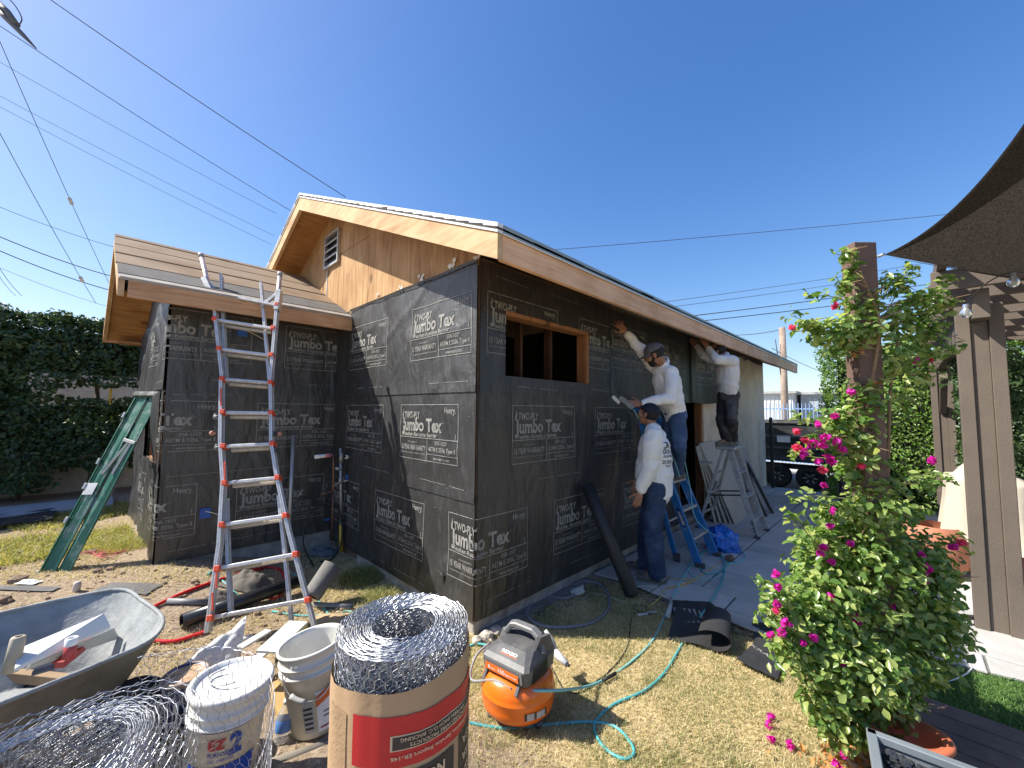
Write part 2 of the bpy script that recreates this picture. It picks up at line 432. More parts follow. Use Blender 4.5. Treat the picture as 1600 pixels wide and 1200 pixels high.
# wrinkle fold of extra paper at the corner top
# ---- printed labels
LW, LH = .9009, .5021
def label2d():
    T = MB()
    def line(x0, y0, x1, y1, n=12):
        for i in range(n):
            a, b = i/n, (i+1)/n
            if x1-x0 > y1-y0: V, F = rect2d(x0+(x1-x0)*a, y0, x0+(x1-x0)*b, y1)
            else: V, F = rect2d(x0, y0+(y1-y0)*a, x1, y0+(y1-y0)*b)
            T.add([(x, y, 0) for x, y in V], F)
    t = .006
    line(0, 0, LW, t); line(0, LH-t, LW, LH); line(0, t, t, LH-t); line(LW-t, t, LW, LH-t)
    line(t, .197, LW-t, .197+t); line(.455, t, .455+t, .197); line(.461, .062, LW-t, .062+t*.8)
    def tx(s, x, y, wd, h, b=0.0):
        V, F = text_fit(s, x, y, wd, h, b); T.add([(p, q, 0) for p, q in V], F)
    tx('TWO-PLY', .075, .375, .265, .062, .032)
    tx('Jumbo Tex', .035, .262, .645, .112, .034)
    tx('Weather-Resistive Barrier', .030, .213, .58, .036, .022)
    tx('Henry.', .715, .425, .155, .050, .018)
    tx('COMPANY', .80, .412, .06, .008)
    tx('May be eligible for', .145, .150, .16, .017)
    tx('15 YEAR WARRANTY', .028, .085, .405, .046, .02)
    tx('See www.henry.com/warranty for more info', .028, .050, .405, .017)
    tx('ESR-1027', .585, .150, .17, .032, .012)
    tx('ASTM E 2556, Type II', .480, .093, .395, .036, .016)
    tx('www.henry.com', .565, .020, .225, .028, .014)
    tx('®', .688, .335, .02, .014)
    # flame mark left of the title
    fl = [(.035, .372), (.058, .368), (.052, .40), (.060, .43), (.048, .462), (.046, .43), (.034, .41)]
    T.add([(x, y, 0) for x, y in fl], [tuple(range(len(fl)))])
    tx('I', .862, .213, .006, .040)
    return T
LAB = label2d()
def clipped(vs, fs, x0, x1, y0, y1, hole=None, splits=()):
    bm = bmesh.new(); bv = [bm.verts.new(p) for p in vs]
    for f in fs:
        try: bm.faces.new([bv[i] for i in f])
        except ValueError: pass
    def bis(cx, cy, nx, ny, clear):
        g = bm.verts[:]+bm.edges[:]+bm.faces[:]
        bmesh.ops.bisect_plane(bm, geom=g, plane_co=(cx, cy, 0), plane_no=(nx, ny, 0), clear_outer=clear, dist=1e-6)
    bis(x0, 0, -1, 0, True); bis(x1, 0, 1, 0, True); bis(0, y0, 0, -1, True); bis(0, y1, 0, 1, True)
    for s in splits: bis(s, 0, 1, 0, False)
    if hole:
        bis(hole[0], 0, 1, 0, False); bis(hole[1], 0, 1, 0, False); bis(0, hole[2], 0, 1, False); bis(0, hole[3], 0, 1, False)
        kill = [f for f in bm.faces if hole[0] < f.calc_center_median().x < hole[1] and hole[2] < f.calc_center_median().y < hole[3]]
        bmesh.ops.delete(bm, geom=kill, context='FACES')
    bm.verts.index_update(); V = [tuple(v.co) for v in bm.verts]; F = [[v.index for v in f.verts] for f in bm.faces]; bm.free()
    return V, F
def put_label(fn, s0, ztop, lo=-9, hi=9, zlo=-9, zhi=9, hole=None, splits=(), wdt=1.0):
    """fn(s, z) -> world point; s0 = left end, ztop = top edge"""
    vs = [(x*wdt+s0, y+ztop-LH, 0) for x, y, _ in LAB.v]
    V, F = clipped(vs, LAB.f, lo, hi, zlo, zhi, hole, splits)
    if not F: return
    MB().add([fn(x, y) for x, y, _ in V], F).build('printed_label', M_INK, house, kind='stuff' if hole and s0 < 1 else None)
def fRL(o):      # s along the long wall, negative = round the corner on the gable wall
    return lambda s, z: surf('R', s, z, o) if s >= 0 else surf('L', -s, z, o)
def fFE(o):      # s = x on the wing front, below WX0 = round the corner on the wing end
    return lambda s, z: surf('F', s, z, o) if s >= WX0 else surf('E', WY0+(WX0-s), z, o)
o1, o2, o3 = .0160, .0210, .0260
for k in (-2, -1, 0, 1, 2): put_label(fRL(o1), -.3249+1.2627*k, .8621, lo=-2.73, hi=3.84, splits=(0,))
for s in (-2.372, -1.1095, .3669, 1.6296, 2.892): put_label(fRL(o2), s, 1.7431, lo=-2.73, hi=3.85)
for s in (-2.336, -.956): put_label(fRL(o3), s, 2.655)
put_label(fRL(o3), .066, 2.66, hole=WIN, hi=1.95); put_label(fRL(o3), 1.329, 2.66, hole=WIN, hi=1.94)
put_label(fRL(o3+.006), 1.925, 2.70, lo=1.945); put_label(fRL(o3+.006), 3.19, 2.70, hi=4.09)
put_label(fFE(o3), -1.854, 2.675, splits=(WX0,)); put_label(fFE(o3), -.622, 2.665, hi=-.03)
put_label(fFE(o2), -2.106, 1.762, splits=(WX0,)); put_label(fFE(o2), -.868, 1.752, hi=-.03)
put_label(fFE(o1), -2.254, .93, splits=(WX0,)); put_label(fFE(o1), -1.019, .90, hi=-.03)
put_label(fFE(o3), -3.10, 2.66); put_label(fFE(o1), -3.5, .93)
def hang_lab(s, z): return hang(s, z)+Vector((0, -.004, 0))
vs = [((x/1.05)+.12, (y+.30)/1.02, 0) for x, y, _ in LAB.v]
V, F = clipped(vs, LAB.f, 0.01, .99, 0.01, .98); MB().add([hang_lab(x, y) for x, y, _ in V], F).build('printed_label', M_INK, house)
# light crease lines and staples pressed into the paper
mb = MB(); rc = random.Random(5)
def crease(wl, s0, z0, s1, z1, o, t=.004):
    n = max(4, int(abs(s1-s0)/.05))
    for i in range(n):
        if rc.random() < .12: continue
        a, b = i/n, (i+1)/n
        sa, sb = s0+(s1-s0)*a, s0+(s1-s0)*b; za, zb = z0+(z1-z0)*a, z0+(z1-z0)*b
        mb.add([surf(wl, sa, za, o), surf(wl, sb, zb, o), surf(wl, sb, zb+t, o), surf(wl, sa, za+t, o)], [(0, 1, 2, 3)])
for q in (('L', .08, 1.925, .62, 1.925, o3), ('L', 1.5, 1.93, 2.1, 1.93, o3), ('L', .12, 1.06, .75, 1.075, o2), ('L', 1.3, 1.06, 1.9, 1.07, o2), ('L', .6, .17, 1.5, .17, o1), ('L', 2.0, .17, 2.6, .17, o1), ('L', .1, 2.85, .3, 2.85, o3),
          ('R', .42, 1.90, .98, 1.89, o3), ('R', .72, 1.085, 1.35, 1.08, o2), ('R', .10, .22, .62, .23, o1), ('R', 1.9, 1.10, 2.5, 1.10, o2), ('R', 1.55, 1.93, 2.0, 1.91, o3), ('R', .15, 2.80, .62, 2.79, o3), ('R', .85, 2.80, 1.35, 2.79, o3), ('R', 1.2, .22, 1.9, .225, o1),
          ('F', -1.6, 1.02, -.5, 1.03, o2), ('F', -1.3, 1.98, -.8, 1.97, o3), ('F', -1.6, .30, -.6, .31, o1), ('F', -.35, 1.98, -.1, 1.98, o3), ('F', -1.6, 1.82, -1.1, 1.83, o2), ('E', 2.78, 1.95, 3.3, 1.95, o3)):
    crease(*q)
mb.build('paper_crease', M_INK, house, kind='stuff')
mb = MB()
for i in range(150):
    wl = rc.choice('RRRLLF'); s = {'R': rc.uniform(.03, 3.8), 'L': rc.uniform(.03, 2.7), 'F': rc.uniform(-1.6, -.1)}[wl]; z = rc.uniform(.15, 2.8)
    if wl == 'R' and rc.random() < .3: s = rc.choice((.03, .07))
    if wl == 'R' and WIN[0] < s < WIN[1] and WIN[2] < z < WIN[3]: continue
    o = (o1, o2, o3)[0 if z < .977 else (1 if z < 1.84 else 2)]+.001
    r_ = rc.uniform(.0025, .005)
    mb.add([surf(wl, s-r_, z, o), surf(wl, s+r_, z, o), surf(wl, s+r_, z+r_*1.4, o), surf(wl, s-r_, z+r_*1.6, o)], [(0, 1, 2, 3)])
mb.build('staples', M_INK, house, kind='stuff')
# tears: a small torn hole with a flap near the corner, one on the long wall
mb = MB(); c = surf('L', .38, .355, .022)
mb.add([c, c+Vector((-.03, .035, .02)), c+Vector((-.045, .01, .035)), c+Vector((-.02, -.03, -.01))], [(0, 1, 2, 3)])
mb.add([c+Vector((-.002, .02, 0)), c+Vector((-.002, -.03, 0)), c+Vector((-.002, -.01, -.09))], [(0, 1, 2)], 1)
mb.build('torn_flap', [mat('paper_edge', (.45, .44, .42), .8), M_BLACKP], house)
# foundation
mb = MB(); mb.box((0.004, .004, -.25), (8.88, .2, .098)); mb.box((.006, .2, -.25), (.2, 2.75, .097))
mb.box((WX0+.01, WY0+.005, -.1), (0, WY0+.2, WZ0-.002)); mb.box((WX0-.06, WY0+.2, -.1), (WX0+.2, WY1, WZ0-.003))
mb.build('foundation', M_CONC, house)
# window rough opening: frame + studs
x0, x1, z0, z1 = WIN
fr = MB()
fr.cbox(((x0+x1)/2, .035, z1-.012), ((x1-x0)/2, 0, 0), (0, .065, 0), (0, 0, .019))      # head board
fr.cbox((x1-.02, .035, (z0+z1)/2-.01), (.019, 0, 0), (0, .065, 0), (0, 0, (z1-z0)/2-.01))
wf = fr.build('window_frame', M_STUD, house)
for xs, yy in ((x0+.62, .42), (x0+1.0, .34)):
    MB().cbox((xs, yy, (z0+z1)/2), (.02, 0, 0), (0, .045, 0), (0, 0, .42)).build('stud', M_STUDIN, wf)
# wing end opening
ef = MB()
ef.cbox((WX0+.05, EWIN[0]+.28, (EWIN[2]+EWIN[3])/2), (.06, 0, 0), (0, .035, 0), (0, 0, .37))
ef.cbox((WX0+.05, EWIN[1]-.03, (EWIN[2]+EWIN[3])/2), (.06, 0, 0), (0, .03, 0), (0, 0, .37))
ef.cbox((WX0+.05, (EWIN[0]+EWIN[1])/2, EWIN[2]-.02), (.06, 0, 0), (0, .58, 0), (0, 0, .02))
ef.build('window_frame', M_STUD, house, label='orange wood studs in the torn opening of the end wall')
mb = MB()   # peeled paper edges of that opening
def peel(u, v): return Vector((WX0-.03-.05*math.sin(v*2.2)*u, EWIN[0]+.02+.14*u*(.4+v), EWIN[2]+(EWIN[3]-EWIN[2])*(v)-.05*u))
mb.grid(peel, 5, 12)
mb.build('peeled_paper', M_PAPER, house)
# door opening: jamb posts, header, dark room
mb = MB(); mb.cbox((4.85, .06, .98), (.032, 0, 0), (0, .055, 0), (0, 0, 1.02)); mb.build('door_jamb', M_STUD, house)
mb = MB(); mb.cbox((3.90, .07, .98), (.03, 0, 0), (0, .06, 0), (0, 0, 1.02)); mb.build('door_jamb', M_STUD, house)
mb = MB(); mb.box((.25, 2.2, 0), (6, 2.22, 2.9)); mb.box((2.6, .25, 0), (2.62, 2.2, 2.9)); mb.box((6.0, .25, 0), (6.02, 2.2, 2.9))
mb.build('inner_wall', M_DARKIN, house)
MB().box((.2, .2, -.02), (8.8, 6.1, .05)).build('slab', M_CONC, house)
# stucco wall beyond the door
mb = MB(); mb.hexa([(4.88, -.015, .0), (8.893, -.015, 0), (8.893, .12, 0), (4.88, .12, 0), (4.88, -.015, 2.93), (8.893, -.015, 2.93), (8.893, .12, 2.93), (4.88, .12, 2.93)])
mb.hexa([(8.78, .12, 0), (8.893, .12, 0), (8.893, 6.28, 0), (8.78, 6.28, 0), (8.78, .12, 2.93), (8.893, .12, 2.93), (8.893, 6.28, 2.93), (8.78, 6.28, 2.93)])
mb.box((-.0, 6.24, 0), (8.78, 6.28, 2.93))
mb.build('stucco_wall', M_STUCCO, house)
# ragged black felt edge along the top of the stucco
mb = MB(); rr = random.Random(3); xs = 5.35
while xs < 8.85:
    h_ = rr.uniform(.03, .11); wd = rr.uniform(.05, .16)
    mb.box((xs, -.022, 2.91-h_), (xs+wd, -.016, 2.93)); xs += wd*.95
mb.build('ragged_felt', mat('torn_felt', (.10, .07, .055), .95), house)
# gable plywood in panels
def gable_panel(y0, y1, zb, zt=None):
    n = 6; pts = []
    top = [(y, min(zsoff(y)+.02, zt if zt else 99)) for y in lin(y0, y1, n)]
    if y0 < RIDGE_Y < y1: top.append((RIDGE_Y, min(zsoff(RIDGE_Y)+.02, zt if zt else 99))); top.sort()
    pts = [(0, y0, zb)]+[(0, y, z) for y, z in top]+[(0, y1, zb)]
    MB().prism([Vector((-.016, p[1], p[2])) for p in pts], (.014, 0, 0)).build('plywood_panel', M_PLYV, house)
g = .003
gable_panel(-.0, 1.94-g, 2.86); gable_panel(1.94+g, 3.18-g, 2.86, 3.70-g); gable_panel(1.94+g, 3.18-g, 3.70+g); gable_panel(3.18+g, 4.4, 2.86); gable_panel(4.4+g, 6.27, 2.86)
MB().box((-.022, 3.172, 2.88), (-.0165, 3.20, 3.62)).build('corner_strip', mat('grey_caulk', (.42, .42, .41), .7), house)
# vent
vt = MB(); y0, y1, z0, z1 = 2.77, 3.24, 3.60, 4.06; X = -.03
for a, b in (((y0, z0), (y1, z0+.03)), ((y0, z1-.03), (y1, z1)), ((y0, z0+.03), (y0+.03, z1-.03)), ((y1-.03, z0+.03), (y1, z1-.03))):
    vt.box((X-.025, a[0], a[1]), (-.0165, b[0], b[1]))
M_GALV = mat('galvanised_sheet', (.50, .50, .48), .4, .5, var=.15, scale=20)
vf = vt.build('gable_vent', M_GALV, house)
MB().box((-.0195, y0+.03, z0+.03), (-.017, y1-.03, z1-.03)).build('vent_screen', M_BLACKP, vf)
sl_me = None
for k in range(3):
    z = z0+.03+(z1-z0-.06)*(k+1)/4
    mb = MB(); mb.add([Vector(p) for p in ((X-.024, y0+.03, z-.018), (X-.024, y1-.03, z-.018), (-.021, y1-.03, z+.022), (-.021, y0+.03, z+.022))], [(0, 1, 2, 3), (3, 2, 1, 0)])
    mb.cbox((X-.022, (y0+y1)/2, z), (.003, 0, 0), (0, (y1-y0)/2-.03, 0), (0, 0, .012), .001)
    mb.build('slat', M_GALV, vf)
# plaster blobs on the paper's top edge
mb = MB()
for (u, v, s) in ((703, 419, 1.3), (659, 437, 1.0), (625, 452, .9), (745, 401, .8), (589, 463, .6)):
    p = hx(u, v, -.03)
    for i in range(9): mb.rock(p+Vector((0, rnd.uniform(-.05, .05)*s, rnd.uniform(-.025, .045)*s)), rnd.uniform(.008, .022)*s, sq=(.35, 1, 1), seed=i+u, sub=1)
mb.build('plaster_blobs', M_PLASTER, house, kind='stuff')
# top fold of the gable paper
def fold(u, v):
    y = .0+u*2.35; z = 2.872+.006*noise.noise(Vector((y*3, 0, 0)))+v*.022
    return Vector((-.034-.006*v-.008*abs(noise.noise(Vector((y*4, 1, 0)))), y, z))
MB().grid(fold, 40, 2).build('paper_hem', M_PAPER, house)
# ---- main roof
xa, xb = -ROV, 9.06
ye = -EOV; yf = 2*RIDGE_Y+EOV
def roofslab(zf, yy0, yy1, x0=xa+.02, x1=xb-.02, th=.02):
    return [Vector((x0, yy0, zf(yy0))), Vector((x1, yy0, zf(yy0))), Vector((x1, yy1, zf(yy1))), Vector((x0, yy1, zf(yy1)))]
for (a, b) in ((ye+.04, RIDGE_Y), (RIDGE_Y, yf-.04)):
    p = roofslab(zsoff, a, b); q = [v+Vector((0, 0, .015)) for v in p]
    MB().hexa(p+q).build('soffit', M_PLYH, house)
# shingles in rows with a rough edge
rs = random.Random(2); mb = MB()
for side in (0, 1):
    n = 27
    for i in range(n):
        t0, t1 = i/n, (i+1.25)/n
        ya = ye-.012+(RIDGE_Y-ye)*t0; yb = min(RIDGE_Y, ye+(RIDGE_Y-ye)*t1)
        xs = xa-.012-rs.uniform(0, .004)
        while xs < xb+.02:
            wd = rs.uniform(.25, .34); x2 = min(xs+wd-.004, xb+.025); th = .010+rs.uniform(0, .006)
            A = lambda x, y, dz: Vector((x, y if side == 0 else 2*RIDGE_Y-y, zroof(y)+dz))
            if rs.random() < .03: th += .010
            p = [A(xs, ya, .002), A(x2, ya, .002), A(x2, yb, .001), A(xs, yb, .001), A(xs, ya, .006+th), A(x2, ya, .006+th), A(x2, yb, .006), A(xs, yb, .006)]
            if side: p = [p[1], p[0], p[3], p[2], p[5], p[4], p[7], p[6]]
            mb.hexa(p); xs += wd
for i in range(32):
    x = xa+i*.3; mb.hexa([Vector((x, RIDGE_Y-.12, zroof(RIDGE_Y-.12)+.02)), Vector((x+.3, RIDGE_Y-.12, zroof(RIDGE_Y-.12)+.012)), Vector((x+.3, RIDGE_Y, zroof(RIDGE_Y)+.02)), Vector((x, RIDGE_Y, zroof(RIDGE_Y)+.03)),
        Vector((x, RIDGE_Y-.12, zroof(RIDGE_Y-.12)+.03)), Vector((x+.3, RIDGE_Y-.12, zroof(RIDGE_Y-.12)+.02)), Vector((x+.3, RIDGE_Y, zroof(RIDGE_Y)+.035)), Vector((x, RIDGE_Y, zroof(RIDGE_Y)+.045))])
mb.build('roof_shingles', M_SHING, house, kind='stuff')
# eave fascia (two boards, a joint), rake fascias, metal edges
for a, b, mm in ((xa+.045, 4.02, M_FIRE), (4.024, xb, M_FIRE)):
    MB().cbox(((a+b)/2, ye+.02, 2.70), ((b-a)/2, 0, 0), (0, .0195, 0), (0, 0, .08)).build('eave_fascia', mm, house)
def rake(x0, th, side, z_lo, z_hi, name, mt, y_end=None, ext=0):
    yA = ye-.002-ext; yB = RIDGE_Y
    f = lambda y: .44*(y-ye)
    pts = [Vector((x0, yA, 2.78+z_lo+f(yA))), Vector((x0, yA, 2.78+z_hi+f(yA))), Vector((x0, yB, 2.78+z_hi+f(yB))), Vector((x0, yB, 2.78+z_lo+f(yB)))]
    if side: pts = [Vector((p.x, 2*RIDGE_Y-p.y, p.z)) for p in pts]
    return MB().prism(pts, (th, 0, 0)).build(name, mt, house)
for s in (0, 1):
    rake(xa, .04, s, -.165, 0, 'rake_fascia', M_FIRY)
    rake(xb-.002, .04, s, -.165, 0, 'rake_fascia', M_FIRY)
    rake(xa-.010, .048, s, .002, .062, 'white_edge_metal', M_METALW, ext=.008)
MB().box((xa+.04, ye-.012, 2.782), (xb+.03, ye-.004, 2.836)).build('eave_edge_metal', M_METALG, house)
MB().box((xa+.04, ye-.016, 2.776), (xb+.03, ye-.006, 2.7815)).build('metal_lip', M_METALW, house)
for (px, py, h_, r_) in ((1.25, 3.15, .18, .045), (5.5, 1.5, .30, .05), (3.6, 2.9, .10, .03)):
    MB().cyl((px, py, zroof(py)-.05), (px, py, zroof(py)+h_), r_).build('roof_pipe', mat('vent_pipe', (.10, .13, .10), .5), house)
# ---- wing roof
WE, WR, WB, WRZ, WEZ = 2.32, 4.13, 5.94, 3.72, 2.80
def wl_x(y): return -2.03-.11*(y-WE)/(WB-WE)
def wz(y): return WEZ+(WRZ-WEZ)/(WR-WE)*(min(y, 2*WR-y)-WE)
def wboard(ya, yb, mt, name, dz0=0.0, th=.018, xr=0.0, xl=0):
    p = []
    for dz in (dz0-th, dz0):
        p += [Vector((wl_x(ya)+xl, ya, wz(ya)+dz)), Vector((xr, ya, wz(ya)+dz)), Vector((xr, yb, wz(yb)+dz)), Vector((wl_x(yb)+xl, yb, wz(yb)+dz))]
    return MB().hexa(p).build(name, mt, house)
bs_ = [2.43, 2.60, 2.765, 3.175, 3.58, 3.99, 4.13]
wboard(WE-.01, 2.425, mat('weathered_edge', (.38, .34, .29), .8), 'roof_sheathing_board', .0)
wboard(2.43, 2.76, M_FELT, 'felt_strip', .006, .022)
rw = random.Random(4)
for i in range(2, 6):
    a, b = bs_[i]+(.052, .046, .036, .020)[i-2], bs_[i+1]-.010
    wboard(a, b, M_SHEET, 'roof_sheathing_board', rw.uniform(-.002, .006), .018, -.0, rw.uniform(-.012, .006))
for i in range(5):
    a = 4.135+i*.36; wboard(a, a+.34, M_SHEET, 'roof_sheathing_board')
for a, b in ((WE+.04, WR), (WR, WB-.04)):       # dark underlay and plywood soffit
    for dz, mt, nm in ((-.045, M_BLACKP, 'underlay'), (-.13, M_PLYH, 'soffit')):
        p = []
        for d2 in (dz-.012, dz): p += [Vector((wl_x(a)+.03, a, wz(a)+d2)), Vector((-.02, a, wz(a)+d2)), Vector((-.02, b, wz(b)+d2)), Vector((wl_x(b)+.03, b, wz(b)+d2))]
        MB().hexa(p).build(nm, mt, house)
MB().cbox(((-2.03+.04+.0)/2+.02, WE+.015, 2.715), ((2.03-.045)/2, 0, 0), (0, .0195, 0), (0, 0, .08)).build('eave_fascia', M_FIRX, house, label='amber front fascia board of the low wing roof')
MB().cbox((-1.05, WB-.02, 2.715), (1.05, 0, 0), (0, .0195, 0), (0, 0, .08)).build('eave_fascia', M_FIRX, house)
MB().box((-2.02, WE-.014, 2.788), (-.0, WE-.002, 2.803)).build('eave_edge_metal', mat('weathered_edge', (.38, .34, .29)), house)
for (a, b) in ((WE, WR), (WR, WB)):
    p = [Vector((wl_x(a), a, wz(a)-.165)), Vector((wl_x(a), a, wz(a)-.02)), Vector((wl_x(b), b, wz(b)-.02)), Vector((wl_x(b), b, wz(b)-.165))]
    MB().prism(p, (.042, 0, 0)).build('rake_fascia', M_FIRY, house)
MB().box((-1.98, WB-.30, 2.62), (-1.7, WB-.06, 2.645)).build('soffit_board', M_PLYH, house)
# closing wing gable end above the end wall
mb = MB(); mb.prism([Vector((WX0+.0, WY0, 2.60)), Vector((WX0-.02, WR, wz(WR)-.14)), Vector((WX1, WY1, 2.60))], (.02, 0, 0)); mb.build('wing_gable', M_PAPER, house)
sheet('paper_sheet', 'F', WX0, -.012, 2.70, 2.86, .010, M_PAPER)
sheet('paper_sheet', 'E', WY0, WR, 2.70, 2.86, .008, M_PAPER)
# ---- bits on the wing front: blue electrical boxes with a wire
for (x, z) in ((-1.278, .624), (-1.047, 2.523)):
    bx = MB(); p = surf('F', x, z, .02)
    bx.box((p.x-.045, p.y-.012, p.z-.05), (p.x+.045, p.y+.0, p.z+.05))
    b_ = bx.build('electrical_box', mat('blue_box_plastic', (.02, .10, .38), .4), house)
    MB().tube(smooth_path([p+Vector((0, -.012, .02)), p+Vector((.06, -.05, 0)), p+Vector((.16, -.07, -.05)), p+Vector((.2, -.05, -.07))]), .004, 5).build('cable', mat('cream_cable', (.7, .66, .45), .5), b_)
# ------------------------------------------------------------------ ground
def ground_mat():
    m, nt, b = base('lawn_ground'); v = co(nt, 'Object')
    n1 = noise_n(nt, v, 2.2, 6, .65); n2 = noise_n(nt, v, 38, 6, .75)
    straw = ramp(nt, n2, [(.3, (.26, .19, .10)), (.5, (.50, .39, .21)), (.72, (.68, .56, .34))])
    green = ramp(nt, n2, [(.3, (.07, .075, .02)), (.7, (.24, .23, .09))])
    c = mixc(nt, straw, green, ramp(nt, n1, [(.48, (0, 0, 0)), (.66, (.8, .8, .8))]))
    dirt = ramp(nt, n2, [(.3, (.14, .10, .065)), (.5, (.34, .26, .18)), (.72, (.58, .48, .34))])
    sx = nt.nodes.new('ShaderNodeSeparateXYZ'); nt.links.new(v, sx.inputs[0])
    ma = nt.nodes.new('ShaderNodeMath'); ma.operation = 'MULTIPLY_ADD'; ma.inputs[1].default_value = -1.0; ma.inputs[2].default_value = -.35
    nt.links.new(sx.outputs[0], ma.inputs[0])
    a2 = nt.nodes.new('ShaderNodeMath'); a2.operation = 'ADD'; nt.links.new(ma.outputs[0], a2.inputs[0]); nt.links.new(n1, a2.inputs[1])
    f = ramp(nt, a2.outputs[0], [(.45, (0, 0, 0)), (.75, (1, 1, 1))])
    c = mixc(nt, c, dirt, f)
    nt.links.new(c, b.inputs['Base Color']); b.inputs['Roughness'].default_value = .95; b.inputs['Specular IOR Level'].default_value = .1
    p = bump(nt, b, n2, .012, 1); bump(nt, b, noise_n(nt, v, 160, 3, .7), .004, 1, p); return m
M_GROUND = ground_mat()
def axis(lo, hi, fine, a, b):
    out = [a]; st = 2.0
    xs = []; x = lo
    while x < hi: xs.append(x); x += fine
    xs.append(hi); left = []; x = lo; st = fine*2
    while x > a: x -= st; st *= 1.5; left.append(max(x, a))
    right = []; x = hi; st = fine*2
    while x < b: x += st; st *= 1.5; right.append(min(x, b))
    return left[::-1]+xs+right
AX = axis(-4.5, 3.0, .06, -300, 300); AY = axis(-3.2, 7.0, .06, -300, 300)
vs = [(x, y, gz(x, y)-(.07 if (x > 1.66 and y < .3) or (x > .75 and y < -2.25) else 0)-(.3 if x > 14 else 0)) for y in AY for x in AX]; n = len(AX)
fs = [(j*n+i, j*n+i+1, (j+1)*n+i+1, (j+1)*n+i) for j in range(len(AY)-1) for i in range(n-1)]
MB().add(vs, fs, 0, True).build('ground', M_GROUND, kind='structure', label='dry patchy lawn turning to bare trampled soil on the left')
# grass blades
def pave_edge(y):
    pts = [(.3, 1.53), (0.12, 1.54), (-.50, 1.65), (-.88, 1.50), (-1.48, 1.60), (-1.8, 1.50), (-2.25, 1.62), (-2.32, 1.95), (-3.0, 2.16), (-9, 3.6)]
    for (ya, xa_), (yb, xb_) in zip(pts, pts[1:]):
        if yb <= y <= ya: return xa_+(xb_-xa_)*(ya-y)/(ya-yb)
    return 1.53 if y > 0 else 3.6
def grass(n, fn, hmin, hmax, mt, name, label, wd=.0022, seed=1):
    rg = random.Random(seed); vs = []; fs = []
    k = 0
    while k < n:
        q = fn(rg)
        if q is None: k += 1; continue
        x, y, z, sc = q; k += 1
        a = rg.uniform(0, 6.283); h = rg.uniform(hmin, hmax)*sc; ln = rg.uniform(.3, 1.9)*h; b = rg.uniform(0, 6.283)
        dx, dy = math.cos(a)*wd*sc, math.sin(a)*wd*sc; lx, ly = math.cos(b)*ln, math.sin(b)*ln
        i = len(vs)
        vs += [(x-dx, y-dy, z-.004), (x+dx, y+dy, z-.004), (x+lx*.45+dx*.7, y+ly*.45+dy*.7, z+h*.7), (x+lx*.45-dx*.7, y+ly*.45-dy*.7, z+h*.7), (x+lx, y+ly, z+h)]
        fs += [(i, i+1, i+2, i+3), (i+3, i+2, i+4)]
    return MB().add(vs, fs).build(name, mt, kind='stuff', label=label)
def nz(x, y, s, o=0): return noise.noise(Vector((x*s, y*s, o)))
def straw_fn(rg):
    x = rg.uniform(-.9, 2.2); y = rg.uniform(-2.4, 1.6)
    d = math.hypot(x-CAM.x, y-CAM.y)
    if x > pave_edge(y)-.02 or (x > -.03 and y > -.06): return None
    if rg.random() > min(1, 3.0/d**1.3): return None
    if sm(-.3, -.9, x) > rg.random()*1.2: return None
    return x, y, gz(x, y), 1
M_STRAW = leafmat('straw_blades', (.69, .585, .375), (.55, .445, .25), (.40, .36, .18), .25, .7)
M_GREENB = leafmat('green_blades', (.12, .16, .05), (.22, .25, .09), (.34, .32, .14), .3, .6)
grass(150000, straw_fn, .006, .024, M_STRAW, 'dry_grass', 'short dry straw coloured grass covering the lawn', .0018)
def green_fn(rg):
    q = straw_fn(rg)
    if q is None or nz(q[0], q[1], 3.2, 3.3)+.5*nz(q[0], q[1], 9, 1) < .06-rg.random()*.3: return None
    return q
grass(85000, green_fn, .010, .03, M_GREENB, 'green_grass', 'faded green patches of grass in the dry lawn', .0018, 2)
def dirt_fn(rg):
    x = rg.uniform(-4.2, -.2); y = rg.uniform(-.3, 6.6)
    if nz(x, y, 1.7, 9) < .10-rg.random()*.3: return None
    if y > 2.7 and x > WX0-.05: return None
    return x, y, gz(x, y), 1
grass(70000, dirt_fn, .008, .03, M_STRAW, 'dry_stubble', 'dead stubble scattered over the bare soil on the left', .003, 3)
def left_green(rg):
    x = rg.uniform(-4.3, -1.75); y = rg.uniform(3.6, 6.3)
    if nz(x, y, 1.1, 4) < .02-rg.random()*.3: return None
    return x, y, gz(x, y), 1.3
M_LIME = leafmat('lime_blades', (.19, .21, .05), (.32, .30, .09), (.44, .36, .15), .35, .6)
grass(30000, left_green, .02, .05, M_LIME, 'left_grass', 'sunlit yellow green grass strip in front of the left hedge', .004, 4)
def tuft(cx, cy, r, n, h, seed, name, label, mt):
    def f(rg):
        a = rg.uniform(0, 6.28); q = r*math.sqrt(rg.random()); x, y = cx+q*math.cos(a), cy+q*math.sin(a)
        return x, y, gz(x, y), 1-.5*q/r
    return grass(n, f, h*.4, h, mt, name, label, .003, seed)
p = G(600, 905); tuft(-.16, 1.55, .22, 1500, .16, 5, 'grass_tuft', 'tall green grass tuft against the foot of the gable wall', M_GREENB)
tuft(-.22, 1.05, .2, 700, .10, 6, 'grass_tuft', 'lower grass tuft along the foot of the gable wall near the corner', M_GREENB)
tuft(-1.80, 3.6, .25, 1600, .11, 7, 'grass_tuft', 'bright green tuft at the rear foot of the wing wall', M_LIME)
